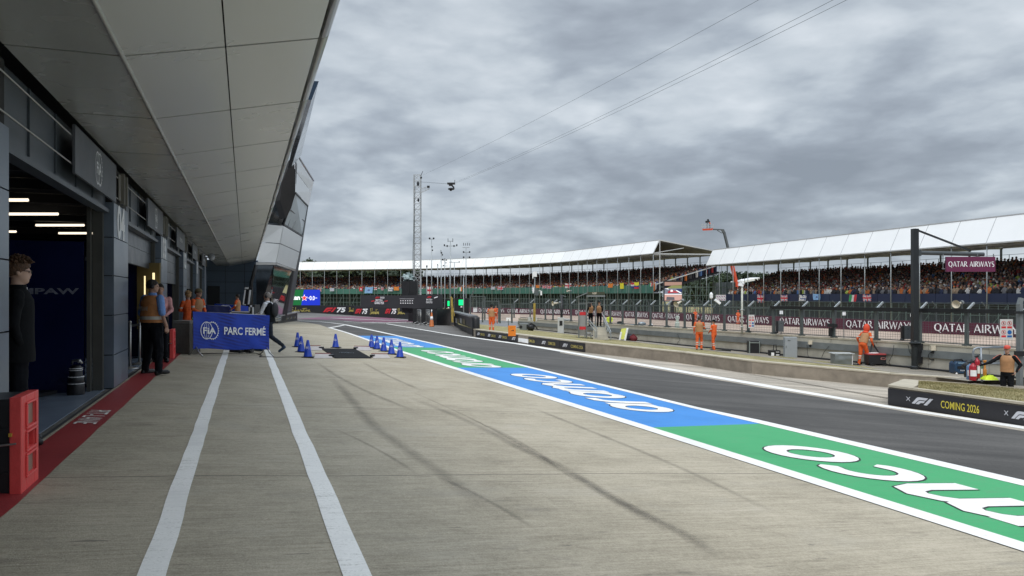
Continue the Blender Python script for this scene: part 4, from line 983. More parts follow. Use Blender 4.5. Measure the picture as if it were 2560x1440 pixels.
# marshals on the pit wall side
def bed(px, py): return G(px, py, .45)
person('marshal in orange with his back turned on the dry grass beside the black wall', bed(1229, 829), 75, 1.74, 'folded', 'stand', fat=1.25, top=C_ORG, low=C_ORG, vest=C_TAN, cap=C_BLKC, hair=C_DHAIR, vox=.017)
person('tall marshal in orange with raised hands, left of the pair at the pit wall', bed(1748, 876), 70, 1.80, 'phone', 'lead', fat=1.18, yaw=-.5, top=C_ORG, low=C_ORG, vest=C_TAN, hair=C_DHAIR, vox=.015)
person('shorter marshal in orange with a dark cap, right of the pair at the pit wall', bed(1785, 877), 130, 1.70, 'front', 'lead', fat=1.15, yaw=.3, top=C_ORG, low=C_ORG, cap=C_BLKC, hair=C_DHAIR, vox=.015)
person('marshal with a long red hood bent over a black trolley by the tall pole', bed(2157, 914), 25, 1.80, 'work', 'lead', fat=1.15, pitch=-.35, lean=.42, top=C_ORG, low=C_ORG, vest=C_TAN, hair=C_CAPR, hood=M('red_orange_hood', (.70, .07, .025), .7, 0, .15, 6, .5, 10), vox=.013)
mp = G(2518, 1010)
person('man in a red cap and orange tabard resting a hand on the steel handrail', mp, 215, 1.78, 'rail', 'stand', yaw=.1, top=C_BLKC, low=C_BLKC, vest=C_TAN, cap=C_CAPR, fat=1.12, skin=SKIN, stripe=C_ORS, vox=.013)
# two men on the gantry
GY = 42.0
gp = bed(1490, 846)
for px_, nm, fc in ((1477, 'man in a tan tabard at the left on the gantry steps', 120), (1498, 'man in a tan tabard at the right on the gantry steps', 60)):
    v = P(px_, 818, gp.y-.2); person(nm, v, fc, 1.72, 'front', 'stand', top=C_BLKC, low=C_BLKC, vest=C_TAN, cap=C_BLKC, vox=.017)
# people across the track
for i, (px_, pyt, col, lb) in enumerate(((1738, 774, C_ORG, 'marshal in orange standing behind the track boards, left one'), (1845, 776, C_ORG, 'marshal in orange behind the track boards near the white pole'), (1240, 763, C_ORG, 'marshal seen beside the green light panel'), (1524, 784, M('yellow_jacket', (.6, .7, .05), .7), 'marshal in a yellow jacket by the gantry'))):
    Yq = (95, 90, 70, 60)[i]; zt = H+(HY-pyt)/F*Yq; person(lb, (((px_-1280)/F)*Yq, Yq, zt-1.74), -90, 1.74, 'front', 'stand', top=col, low=col, vox=.03, cap=C_CAPR if i < 2 else None, hair=C_DHAIR)
# terrace spectators on the control block
for i, (px_, py_, Yq) in enumerate(((751, 395, 53), (756, 402, 53.8), (763, 412, 55.5), (767, 421, 56.5), (772, 430, 58), (776, 437, 59))):
    zt = H+(HY-py_)/F*Yq
    person(['person in white leaning over the roof edge of the leaning block, topmost', 'person in black second from the top at the roof edge of the leaning block', 'person in a white shirt pointing, third along the roof edge', 'person with red hair, fourth along the roof edge of the leaning block', 'person in grey, fifth along the roof edge of the leaning block', 'person in dark clothes, lowest along the roof edge of the leaning block'][i],
           ((px_-1280)/F*Yq-.5, Yq+.3, zt-1.75), 0, 1.75, 'front', 'stand', lean=.25, top=(C_WSH, C_BLKC, C_WSH, C_ORG, M('grey_shirt', (.25, .25, .26), .8), C_BLKC)[i], hair=C_DHAIR, vox=.03, group='people on the roof terrace')

# ================================================================ things on the apron
Z = Vector((0, 0, 1))
C_REDP = M('red_plastic', (.80, .085, .08), .42, 0, .12, 4, .2, 30); C_DRED = M('deep_red_plastic', (.30, .02, .025), .5); C_TAPE = M('window_insert', (.30, .22, .17), .35)
def stand_case(px, py, label, sx=.62, h=.74):
    b = G(px, py); t = thing('equipment_case', label, 'case', b, atan2(UY, UX))        # local x runs along the lane, local -y faces it
    m = MB(); m.box((sx/2, .36, h*.49), (sx, .62, h*.94)); m.box((sx/2, .36, h*.66), (sx+.02, .64, .03)); m.box((sx/2, .36, h*.95), (sx+.03, .66, .05)); m.box((sx/2, .36, h*.22), (sx+.02, .64, .02)); m.build('body', C_BLK, t, local=True)
    m = MB()
    X0, X1 = -.02, sx+.02; o = [(X0, 0), (X1, 0), (X1, h*.10), (X1, h), (X0+.05, h), (X0, h*.93)]
    # front plate with three real openings
    zs = [0, .16, .36, .43, .60, .67, .90, 1.0]
    def fb(x0, x1, z0, z1, y0=-.03, y1=.05): m.hexa([(x0, y0, z0), (x1, y0, z0), (x1, y1, z0), (x0, y1, z0), (x0, y0, z1), (x1, y0, z1), (x1, y1, z1), (x0, y1, z1)])
    a0, a1 = sx*.26, sx*.78
    fb(X0, a0, 0, h); fb(a1, X1, 0, h)
    for z0, z1 in ((0, .16), (.36, .43), (.60, .67), (.90, 1.0)): fb(a0, a1, z0*h, z1*h)
    for z0, z1 in ((.16, .36), (.43, .60), (.67, .90)):      # raised lips round each opening
        for q in ((a0-.03, a0, z0, z1), (a1, a1+.03, z0, z1)): fb(q[0], q[1], q[2]*h, q[3]*h, -.045, -.03)
        fb(a0-.03, a1+.03, z1*h, z1*h+.02, -.045, -.03); fb(a0-.03, a1+.03, z0*h-.02, z0*h, -.045, -.03)
    fr = m.build('front_frame', C_REDP, t, local=True); bv = fr.modifiers.new('b', 'BEVEL'); bv.width = .008; bv.segments = 2
    m = MB()
    for z0, z1 in ((.16, .36), (.67, .90)): m.box(((a0+a1)/2, -.01, (z0+z1)/2*h), (a1-a0, .01, (z1-z0)*h))
    m.build('window', C_TAPE, t, local=True)
    m = MB(); m.box(((a0+a1)/2, .02, .515*h), (a1-a0, .02, .17*h)); m.build('recess', C_DRED, t, local=True)
    m = MB(); m.box(((a0+a1)/2, .005, .51*h), (.07, .012, .07)); m.build('sticker', C_WHT, t, local=True)
    m = MB(); m.tube([(-.045, .6, .5*h), (-.05, .45, .51*h), (-.05, .3, .5*h), (-.05, .12, .52*h), (-.04, .0, .53*h)], .008, 6); m.ell((-.05, .4, .505*h), (.012, .02, .012)); m.ell((-.05, .22, .505*h), (.012, .02, .012)); m.build('chain', C_STL, t, local=True)
    m = MB(); m.box((-.03, .04, .62*h), (.02, .02, .025)); m.build('latch', M('yellow_tag', (.55, .35, .05), .5), t, local=True)
    return t
stand_case(44, 1236, 'red fronted black case in the near left corner beside the garage pillar', .46, .74)
stand_case(430, 897, 'small red fronted black case behind the heavy official', .5, .70)
# chrome posts in the second garage
def stanchion(px, py, label):
    b = P(px, py, (H-.158)*F/(py-HY)); t = thing('queue_post', label, 'post', b, 0, 'chrome queue posts in the garage')
    m = MB(); m.lathe((0, 0, 0), [(.16, 0), (.16, .012), (.10, .03), (.03, .05)], 20); m.build('base', C_STL, t, True, True)
    m = MB(); m.tube([(0, 0, .04), (0, 0, .92)], .025, 12); m.ell((0, 0, .94), (.032, .032, .03)); m.build('pole', C_STL, t, True, True); return t, b
t1, b1_ = stanchion(325, 922, 'chrome queue post nearer the lane in the second garage'); t2, b2_ = stanchion(349, 911, 'chrome queue post farther inside the second garage')
m = MB(); m.bar(b1_+Z*.86, b2_+Z*.86, .006, .05); tag(m.build('queue_belt', C_BLKC), 'dark belt strung between the two chrome queue posts', 'belt')
# dark stack of canisters in the first garage
cb_ = P(190, 986, (H-.158)*F/(986-HY)); t = thing('canister_stack', 'stack of black canisters with pale bands on the garage floor', 'canisters', cb_)
m = MB(); m.lathe((0, 0, 0), [(.115, 0), (.118, .01), (.115, .13), (.11, .15), (.105, .155), (.11, .16), (.108, .25), (.095, .27), (.09, .29), (.085, .38), (.07, .42), (.05, .44)], 20); m.build('body', C_BLK, t, True, True)
m = MB()
for z, r in ((.16, .112), (.26, .108), (.36, .09), (.385, .088)): m.lathe((0, 0, z), [(r, 0), (r+.004, .004), (r, .010)], 20)
m.build('band', C_WHT, t, True, True)
m = MB(); m.tube([(-.06, 0, .45), (-.05, 0, .50), (.06, 0, .51), (.09, .0, .46)], .018, 8); m.ell((.07, -.04, .5), (.03, .03, .03)); m.build('cap', C_STL, t, True, True)
m = MB(); m.box((0, 0, .03), (.26, .5, .05)); o = m.build('floor_mat', C_BLK, None, local=True); o.location = P(95, 990, (H-.158)*F/(990-HY)); tag(o, 'flat black foot plate on the garage floor by the young man', 'plate')
# ---- crowd barrier with the banner
def barrier(A, B, label, bannercol, build_art, z0=.20, z1=1.12, name='banner_barrier', foot=.55):
    A = Vector((A[0], A[1], gz(A[0], A[1]))); B = Vector((B[0], B[1], gz(B[0], B[1]))); t = thing(name, label, 'barrier', A)
    d = (B-A); L = d.length; d.normalize(); n = Vector((d.y, -d.x, 0)).normalized(); 
    m = MB(); m.tube([A+Z*.25, A+Z*(z1-.06), A+d*.06+Z*z1, B-d*.06+Z*z1, B+Z*(z1-.06), B+Z*.25, A+Z*.25], .019, 8)
    for k in range(1, 12): m.tube([A+d*(L*k/12)+Z*.25, A+d*(L*k/12)+Z*z1], .007, 5)
    m.build('frame', C_STL, t, True)
    for q in (A+d*.05, B-d*.05):
        m = MB(); m.tube([q+n*foot*.62+Z*.012, q+n*foot*.30+Z*.10, q+Z*.27, q-n*foot*.30+Z*.10, q-n*foot*.62+Z*.012], .018, 8); m.build('foot', C_STL, t, True)
    if bannercol:
        m = MB(); nx, nz = 40, 12; vs = []
        for j in range(nz+1):
            for i in range(nx+1):
                x, z = i/nx, j/nz; wv = .010*sin(x*9+z*5)+.006*sin(x*23+z*11)+.012*noise.noise(Vector((x*4, z*3, 2)))
                sag = .015*sin(pi*x*3)*(1-z)
                vs.append(A+d*(x*(L+.06)-.03)+n*(.035+wv)+Z*(z0-.02+sag+(z1+.01-z0+.02-sag)*z))
        w_ = nx+1; m.add(vs, [(j*w_+i, j*w_+i+1, (j+1)*w_+i+1, (j+1)*w_+i) for j in range(nz) for i in range(nx)])
        vs2 = [v-n*.075 if False else v-n*.012 for v in vs]; o_ = len(vs)
        m.add(vs2, [(j*w_+i, (j+1)*w_+i, (j+1)*w_+i+1, j*w_+i+1) for j in range(nz) for i in range(nx)])
        bn = m.build('banner', bannercol, t, True)
        mm = MB(); build_art(mm, (A+n*.062, d, Z), L); mm.build('banner_print', C_WHT, bn)
    return t
# banner cloth: royal blue with darker diagonal stripes
mbn = bpy.data.materials.new('blue_banner'); mbn.use_nodes = True; tt = mbn.node_tree; bb = tt.nodes['Principled BSDF']
co_ = N(tt, 'ShaderNodeTexCoord').outputs['Object']; wv_ = N(tt, 'ShaderNodeTexWave', wave_type='BANDS', bands_direction='X'); wv_.inputs['Scale'].default_value = 2.6; wv_.inputs['Distortion'].default_value = .6
tt.links.new(mapping(tt, co_, (1, 1, 1.8), rot=(0, radians(52), 0)), wv_.inputs['Vector'])
nn_ = noi(tt, co_, 1.6, 3); fz = mth(tt, 'MULTIPLY', wv_.outputs['Fac'], ramp(tt, nn_, [(.42, (0, 0, 0)), (.62, (1, 1, 1))]))
cc_ = mixc(tt, fz, (.006, .045, .42), (.006, .012, .16)); tt.links.new(cc_, bb.inputs['Base Color']); bb.inputs['Roughness'].default_value = .55; MATS['blue_banner'] = mbn
def art_pf(m, fr, L):
    fia(m, fr, L*.185, .66, .22, .0); word(m, fr, 'PARC FERMÉ', L*.375, .575, .19, L*.575, .0, bold=.035)
barrier(G(484, 890), G(669, 890), 'blue banner barrier reading PARC FERMÉ across the two white lines', mbn, art_pf)
# plain blue barrier farther back
def art_f(m, fr, L): fia(m, fr, L*.5, .72, .30, .0)
A_ = up(538, 40, 0); B_ = up(592, 40, 0); barrier(A_, B_, 'blue FIA banner barrier before the dark recessed wall, left one', mbn, lambda m, fr, L: fia(m, fr, L*.5, .78, .30, .0))
A_ = up(598, 41, 0); B_ = up(646, 42, 0); barrier(A_, B_, 'plain blue banner barrier beside the mirrored glass block', mbn, lambda m, fr, L: None)
A_ = up(505, 30, 0); B_ = up(572, 30.5, 0); barrier(A_, B_, 'dark navy banner barrier behind the PARC FERMÉ banner', M('navy_banner', (.004, .01, .09), .6), lambda m, fr, L: None)
# covered grey box
b = G(476, 886); t = thing('covered_box', 'grey fabric covered box at the left end of the blue banner', 'box', b)
cx0 = up(434, b.y+.15, b.z); cx1 = up(474, b.y, b.z); d_ = (cx1-cx0).normalized(); n_ = Vector((-d_.y, d_.x, 0)); Lb = (cx1-cx0).length
m = MB(); hh = .86; r_ = []
for z in (0, .03, .4, .8, hh-.02, hh):
    k_ = .0 if z < hh else .02; w1 = .004*sin(z*30)
    r_.append([cx0+d_*(k_+w1)+n_*k_+Z*z, cx0+d_*(Lb/2)+n_*(k_-w1*2)+Z*z, cx1-d_*(k_-w1)+n_*k_+Z*z, cx1-d_*k_+n_*(.4-k_)+Z*z, cx0+d_*k_+n_*(.4-k_)+Z*z])
m.rings(r_); m.build('cover', M('grey_fabric', (.21, .195, .165), .85, 0, .15, 3, .4, 14), t)
m = MB(); m.rings([[p+Z*(hh-.06)+(p-(cx0+cx1)/2-n_*.2).normalized()*.01 for p in (cx0, cx1, cx1+n_*.4, cx0+n_*.4)], [p+Z*(hh+.015)+(p-(cx0+cx1)/2-n_*.2).normalized()*.01 for p in (cx0, cx1, cx1+n_*.4, cx0+n_*.4)]]); m.build('lid', M('pale_grey_fabric', (.33, .31, .27), .8, 0, .1), t)
m = MB(); m.ell((0, 0, .04), (.03, .03, .04)); m.tube([(0, 0, 0), (.0, .05, .09)], .012); o = m.build('drink_bottle', M('green_bottle', (.25, .5, .2), .3), None, True, True); o.location = cx0+d_*.35+n_*.3+Z*(hh+.015); tag(o, 'small green topped bottle lying on the grey covered box', 'bottle')
# scrutineering rig: black frames with white edge strips
rg = up(615, 24, gz(*up(615, 24, 0)[:2])); t = thing('measuring_rig', 'black measuring rig with white edged panels rising behind the blue banner', 'rig', rg)
def plate(quad, Yq, nm, mat_, th=.06): solid([P(x, y, Yq) for x, y in quad], Vector((0, th, 0)), nm, mat_, t)
plate([(606, 764), (625, 766), (631, 719), (613, 716)], 24, 'screen_panel', C_BLK)
plate([(606, 762), (609, 762), (614, 724), (611.5, 724)], 23.93, 'edge_strip', C_WHT, .03); plate([(619, 761), (622.5, 761), (627, 725), (623, 725)], 23.93, 'edge_strip', C_WHT, .03)
plate([(611.5, 722), (620, 723), (620.7, 718.5), (612.5, 718)], 23.93, 'edge_strip', C_WHT, .03); plate([(606, 762.5), (614, 763), (614, 760.8), (606, 760.3)], 23.93, 'edge_strip', C_WHT, .03)
plate([(576, 792), (637, 792), (637, 762), (621, 762), (621, 779), (576, 779)], 24, 'bench', C_BLK, .5)
plate([(580, 781), (623, 781), (623, 778.5), (580, 778)], 23.9, 'edge_strip', C_WHT, .03); plate([(630, 791), (634, 791), (634, 768), (630, 768)], 23.9, 'edge_strip', C_WHT, .03)
plate([(575, 792), (578.5, 792), (578.5, 781), (575, 781)], 23.9, 'edge_strip', C_WHT, .03); plate([(625, 768), (629, 768), (629, 763), (625, 763)], 23.9, 'edge_strip', C_WHT, .03); plate([(622, 778), (624.5, 778), (624.5, 768), (622, 768)], 23.9, 'edge_strip', C_WHT, .03)
for i in (0, 1):
    m = MB(); q = G(583+i*32, 876); m.box(q+Z*.30, (.10, .10, .60)); m.box(q+Z*.06, (.5, .2, .08)); m.build('foot', C_BLK, t)
for i, (px_, py_) in enumerate(((592, 881), (617, 881))):
    m = MB(); q = G(px_, py_)
    m.box((0, 0, .05), (.34, .22, .09)); m.tube([(-.16, 0, .09), (-.1, -.05, .16), (.1, -.05, .16), (.17, 0, .09)], .02, 8); m.lathe((.14, -.13, .04), [(.04, 0), (.045, .02), (.03, .04)], 12, axis=(0, -1, 0))
    o = m.build('tool_tray', C_BLK, None, False, True); o.location = q; tag(o, ('black tool tray on the ground under the banner, left one', 'black tool tray on the ground under the banner, right one')[i], 'tray')
m = MB(); m.tube([G(x, y)+Z*.012 for x, y in ((500, 885), (560, 884), (600, 884.5), (640, 884), (655, 889), (648, 893), (690, 894), (790, 893))], .012, 6); tag(m.build('ground_cable', C_BLK, None, True), 'thin black cable lying on the concrete under the banner barrier', 'cable')
# ---- blue cones
CONEB = M('blue_cone_plastic', (.012, .055, .42), .4, 0, .1, 5); CONEO = M('orange_cone_plastic', (.55, .16, .04), .5)
def cone(loc, label, col, h=.5, band=None, group=None):
    t = thing('traffic_cone', label, 'cone', loc, 0, group)
    m = MB(); m.box((0, 0, .012), (.34, .34, .024)); m.box((0, 0, .03), (.29, .29, .014)); m.build('base', C_BLK, t, False, True)
    m = MB(); kr = 1 if band is None else .72; r0, r1 = .115*h/.5*kr, .032*h/.5*kr; pr = [(r0+.01, .035), (r0, .05)]
    for i in range(1, 9):
        z = .05+(h-.05)*i/8; r = r0+(r1-r0)*i/8; pr += [(r+.002, z-.004), (r, z)]
    pr += [(r1*.6, h), (r1*.5, h-.03)]; m.lathe((0, 0, 0), pr, 20); m.build('body', col, t, True, True)
    m = MB()
    if band == 'orange':
        for z0, z1 in ((.24, .36), (.5, .60)): m.lathe((0, 0, 0), [(r0+(r1-r0)*z/h+.006, z) for z in (z0*h/.5, z1*h/.5)], 20)
        m.build('reflective_sleeve', C_WHT, t, True, True)
    else:
        fr = (Vector((0, -(r0+(r1-r0)*.55)-.006, .285)), Vector((1, 0, 0)), Z); fia(m, fr, 0, 0, .045, .0); m.build('printed_emblem', C_WHT, t, False, True)
    return t
g_ = 'blue cones around the black weighing mat'
cl = [((744, 869), 'blue cone at the back of the left group of three'), ((753, 882), 'blue cone in the middle of the left group of three'), ((769.5, 895.5), 'blue cone nearest in the left group of three'), ((839, 871), 'single blue cone behind the black mat'),
      ((929, 871), 'blue cone farthest left in the right row of five'), ((942.6, 874.7), 'second blue cone from the left in the right row of five'), ((959.4, 880), 'middle blue cone in the right row of five'), ((978.7, 887.4), 'fourth blue cone in the right row of five'), ((1000, 895.6), 'blue cone nearest the painted strip in the right row of five')]
c0 = None
for (px_, py_), lb in cl:
    q = G(px_, py_-1.2)
    if c0 is None: c0 = cone(q, lb, CONEB, .5, None, g_)
    else: dup(c0, q, random.uniform(-.2, .2), lb)
# mat and ramps
mt = [G(803, 872.5), G(888, 873.5), G(929, 896.5), G(837, 896.5)]
m = MB(); m.hexa([p+Z*.004 for p in (mt[3], mt[2], mt[1], mt[0])]+[p+Z*.025 for p in (mt[3], mt[2], mt[1], mt[0])]); t = thing('weighing_mat', 'flat black rubber mat lying between the blue cones', 'mat', G(865, 885)); m.build('mat', M('black_rubber', (.010, .010, .011), .85, 0, .3, 6, spec=.15), t)
m = MB(); fr = (G(845, 886)+Z*.034, (G(905, 887)-G(845, 886)).normalized(), (G(840, 878)-G(858, 892)).normalized()); word(m, fr, 'WEIGHING', .0, .0, .16, .75, .0) if False else fia(m, (G(866, 884)+Z*.034, fr[1], fr[2]), 0, 0, .24, .0); m.build('mat_print', M('slate_print', (.045, .06, .08), .6), t)
for i, (qd, lb) in enumerate((([(777, 876.5), (806, 876.5), (801, 870.5), (776, 870.5)], 'white ramp plate with a red edge at the far left of the mat'), ([(785, 896.5), (832, 896.5), (826, 890.5), (789, 890.5)], 'white ramp plate with a red edge at the near left of the mat'),
                           ([(893, 877), (928, 877), (924, 871.5), (886, 871)], 'white ramp plate with a red edge at the far right of the mat'), ([(933, 896.5), (976, 896.5), (968, 891), (929, 891)], 'white ramp plate with a red edge at the near right of the mat'))):
    q = [G(*p) for p in qd]; t = thing('ramp_plate', lb, 'ramp', q[0], 0, 'ramp plates at the corners of the mat')
    m = MB(); m.hexa([p+Z*.005 for p in q]+[q[0]+Z*.02, q[1]+Z*.02, q[2]+Z*.075, q[3]+Z*.075]); m.build('plate', M('pale_ramp', (.42, .38, .36), .5, 0, .2, 7), t)
    m = MB(); m.bar(q[3]+Z*.085, q[2]+Z*.085, .035, .02); m.build('edge_strip', M('dark_red_edge', (.22, .03, .03), .5), t)
    m = MB(); e_ = q[1] if i < 2 else q[3]; m.box((e_+(q[2] if i < 2 else q[0]))/2+Z*.045, (.12, .22, .08)); m.build('end_block', C_BLK, t)
# small board below the block
A_, B_ = G(694, 809), G(742, 800.5); t = thing('corner_board', 'short grey advertising barrier with a row of small white marks under the mirrored block', 'barrier', A_)
B_ = Vector((B_.x, B_.y, B_.z)); d_ = (B_-A_).normalized(); n_ = Vector((d_.y, -d_.x, 0))
m = MB(); hA = 18/F*A_.y; hB = 19.5/F*B_.y; m.hexa([A_+n_*.05, B_+n_*.05, B_-n_*.5, A_-n_*.5, A_+n_*.05+Z*hA, B_+n_*.05+Z*hB, B_-n_*.5+Z*hB, A_-n_*.5+Z*hA]); m.build('board', M('charcoal_board', (.035, .036, .038), .5), t)
L_ = (B_-A_).length; m = MB(); fr = (A_+n_*.06, (B_-A_).normalized(), Z)
for k in range(5): f1logo(m, fr, L_*(.04+.2*k), hA*.38, hA*.30, .02, kx=.5)
m.build('board_logo', C_WHT, t); m = MB()
for k in range(4): word(m, fr, 'COMING', L_*(.15+.2*k), hA*.38, hA*.25, L_*.06, .02)
m.build('board_words', M('yellow_print', (.5, .42, .12), .5), t)
m = MB(); m.bar(A_+Z*(hA+.04), B_+Z*(hB+.04), .5, .08); m.build('top_cap', C_LIP, t)

# ================================================================ far end of the pit lane
C_BRD = M('black_board', (.018, .018, .022), .5, 0, .1, 1.); C_RDP = M('red_print', (.62, .03, .04), .5); C_YEL = M('yellow_print', (.5, .42, .12), .5)
def board(pts, label, col=C_BRD, thick=.4, name='advertising_barrier', cat='barrier', base=None):
    """pts: (px, top, bottom) left to right; foot on the terrain"""
    ft = [G(p[0], p[2]) for p in pts] if base is None else [up(p[0], y, H+(HY-p[2])/F*y) for p, y in zip(pts, base)]
    tp = [Vector((f.x, f.y, H+(HY-p[1])/F*f.y)) for f, p in zip(ft, pts)]; t = thing(name, label, cat, ft[0])
    for i in range(len(ft)-1):
        d = ft[i+1]-ft[i]; d.z = 0; d.normalize(); n = Vector((-d.y, d.x, 0))*thick
        m = MB(); lo = lambda v: Vector((v.x, v.y, v.z-.15)); m.hexa([lo(ft[i]), lo(ft[i+1]), lo(ft[i+1])+n, lo(ft[i])+n, tp[i], tp[i+1], tp[i+1]+n, tp[i]+n]); m.build('panel', col, t)
    return t, ft, tp
def bfr(ft, tp, i, px0, px1, y0, y1):
    """frame of a pixel rectangle on panel i of a board"""
    a = onl(px0, ft[i], ft[i+1]); b = onl(px1, ft[i], ft[i+1]); a.z = H+(HY-y1)/F*a.y; b.z = a.z; d = b-a
    n = Vector((d.y, -d.x, 0)).normalized()
    return (a+n*.03, d.normalized(), Z), d.length, (y1-y0)/F*a.y
t, ft, tp = board([(705, 763, 782.5), (888, 764.5, 789)], 'long black barrier with yellow signature and red logo across the lane end')
m = MB(); mr = MB(); mw = MB()
fr, L_, h_ = bfr(ft, tp, 0, 727, 776, 768, 780); script(m, fr, 0, 0, h_*.9, L_, .02)
fr, L_, h_ = bfr(ft, tp, 0, 872, 888, 768, 780); script(m, fr, 0, 0, h_*.9, L_*1.0, .02); m.build('signature_print', C_YEL, t)
fr, L_, h_ = bfr(ft, tp, 0, 807, 862, 769, 780.5); f1logo(mr, fr, 0, 0, h_, .02, kx=L_*.62/2.92/h_); word(mw, fr, '75', L_*.60, 0, h_*.98, L_*.40, .02, bold=.06, shear=.25)
mr.build('red_logo', C_RDP, t); mw.build('white_numerals', C_WHT, t)
t, ft, tp = board([(884, 764.5, 789), (1046, 769.5, 800.5)], 'nearer black barrier repeating small red and white logos and yellow signatures')
m = MB(); mr = MB(); mw = MB()
for x0, x1, w1 in ((887, 900, 917), (962, 976, 989), (1024, 1030, 1037)):
    fr, L_, h_ = bfr(ft, tp, 0, x0, w1, 772, 784); f1logo(mr, fr, 0, 0, h_, .02, kx=L_*.6/2.92/h_); word(mw, fr, '75', L_*.58, 0, h_*.98, L_*.42, .02, bold=.06, shear=.25)
for x0, x1 in ((925, 948), (994, 1012)):
    fr, L_, h_ = bfr(ft, tp, 0, x0, x1, 770, 788); script(m, fr, 0, h_*.1, h_*.8, L_, .02, th=.07)
m.build('signature_print', C_YEL, t); mr.build('red_logo', C_RDP, t); mw.build('white_numerals', C_WHT, t)
# beer screen
Yb = 90; t = thing('led_screen', 'green and blue screen with a red star and 0.0 behind the black barrier', 'screen', P(760, 764, Yb))
C_SG = M('screen_green', (.0, .07, .015), emit=((.0, .085, .018), 1.), var=0); C_SB = M('screen_blue', (0, .01, .3), emit=((.003, .02, .36), 1.), var=0); C_SW = M('screen_white', (.8, .8, .8), emit=((.8, .8, .85), .8), var=0); C_SR = M('screen_red', (.7, .02, .02), emit=((.75, .02, .02), .9), var=0)
m = MB(); m.hexa([P(690, 764, Yb), P(800.5, 764, Yb), P(800.5, 764, Yb+.6), P(690, 764, Yb+.6), P(690, 723.5, Yb), P(800.5, 723.5, Yb), P(800.5, 723.5, Yb+.6), P(690, 723.5, Yb+.6)]); m.build('housing', C_BLK, t)
fr = (P(690, 763, Yb-.02), Vector((1, 0, 0)), Z); u_ = Yb/F
m = MB(); m.poly2(fr, [[(0, 0), (63*u_, 0), (70*u_, 38.5*u_), (0, 38.5*u_)]], 0); m.build('green_field', C_SG, t)
m = MB(); m.poly2(fr, [[(63*u_, 0), (110*u_, 0), (110*u_, 38.5*u_), (70*u_, 38.5*u_)]], 0); m.build('blue_field', C_SB, t)
m = MB(); word(m, fr, 'eken', 32*u_, 14*u_, 11*u_, 28*u_, .03, bold=.05); put(m, fr, ribbon([(79*u_, 18*u_), (83*u_, 18*u_)], u_*1.2), .03); put(m, fr, ribbon([(98*u_, 18*u_), (103*u_, 18*u_)], u_*1.2), .03); word(m, fr, '0.0', 84*u_, 13*u_, 10*u_, 13*u_, .03, bold=.02)
st_ = lambda r, s_: [(71*u_+r*s_*u_*(1 if k % 2 == 0 else .42)*sin(k*pi/5), 18*u_+r*s_*u_*(1 if k % 2 == 0 else .42)*cos(k*pi/5)) for k in range(10)]
m.poly2(fr, [st_(9, 1)], .02); m.build('screen_words', C_SW, t); m = MB(); m.poly2(fr, [st_(7, 1)], .04); m.build('red_star', C_SR, t)
# podium style board
t, ft, tp = board([(901, 738, 764), (1000, 739, 766), (1098.5, 736, 770)], 'wide charcoal backdrop board with small white and red race lettering', M('charcoal_banner', (.028, .029, .032), .55, 0, .15, .6), .5, 'backdrop_board', 'board', (84, 80, 76))
mw = MB(); mr = MB()
fr, L_, h_ = bfr(ft, tp, 0, 938, 962, 742, 746); f1logo(mr, fr, 0, 0, h_, .02, kx=L_*.55/2.92/h_); word(mw, fr, '2025', L_*.55, 0, h_, L_*.45, .02, bold=.03)
fr, L_, h_ = bfr(ft, tp, 0, 937, 961, 748, 753); word(mw, fr, 'BRITISH', L_*.12, 0, h_, L_*.7, .02, bold=.03); fr, L_, h_ = bfr(ft, tp, 0, 937, 961, 754, 760); word(mw, fr, 'GRAND PRIX', 0, 0, h_, L_, .02, bold=.04)
for x0 in (929, 962): fr, L_, h_ = bfr(ft, tp, 0, x0, x0+8, 751, 754); put(mr, fr, ribbon([(0, h_*.2), (L_, h_*.7)], h_*.7), .02)
fr, L_, h_ = bfr(ft, tp, 1, 1000, 1036, 745, 747)
put(mw, fr, ribbon([(0, 0), (L_, 0)], h_*.3), .02)
for j, y in enumerate((753, 759)):
    for k in range(6): fr, L_, h_ = bfr(ft, tp, 1, 1001+k*5.8, 1004.6+k*5.8, y-2.4, y); mw.poly2(fr, [[(0, 0), (L_, 0), (L_*.8, h_), (L_*.2, h_)]], .02)
fr, L_, h_ = bfr(ft, tp, 1, 1068, 1080, 740.5, 745); f1logo(mr, fr, 0, 0, h_, .02, kx=L_/2.92/h_); fr, L_, h_ = bfr(ft, tp, 1, 1067, 1081, 747, 751); word(mw, fr, 'BRITISH', 0, 0, h_, L_, .02, bold=.03)
fr, L_, h_ = bfr(ft, tp, 1, 1066, 1082, 753, 758); word(mw, fr, 'GRAND PRIX', 0, 0, h_, L_, .02, bold=.03); fr, L_, h_ = bfr(ft, tp, 1, 1086, 1095, 742, 745); put(mw, fr, ribbon([(0, 0), (L_, h_)], h_*.8), .02)
mw.build('white_lettering', C_WHT, t); mr.build('red_logo', C_RDP, t)
# big black speaker with sheeted gear on top
Yb = 80; t = thing('black_cabinet', 'large black box standing above the charcoal backdrop board', 'cabinet', P(1026, 768, Yb)); u_ = Yb/F
m = MB(); m.box(P(1016.5, 742, Yb+.8), (19.5*u_, 1.4, 80*u_)); m.box(P(1035.5, 742, Yb+.8), (18*u_, 1.4, 80*u_)); m.build('body', C_BLK, t)
t = thing('sheeted_camera', 'camera wrapped in crumpled pale plastic on top of the black box', 'camera', P(1022, 702, Yb))
m = MB(); m.ell(P(1022, 692, Yb+.8), (12*u_, .5, 8*u_), 16, 10, jit=1.2); m.ell(P(1016, 697, Yb+.7), (7*u_, .4, 5*u_), 12, 8, jit=1.5); m.ell(P(1030, 696, Yb+.7), (7*u_, .4, 6*u_), 12, 8, jit=1.5); m.build('plastic_sheet', M('crumpled_plastic', (.32, .40, .40), .35, 0, .6, 3, .8, 5), t)
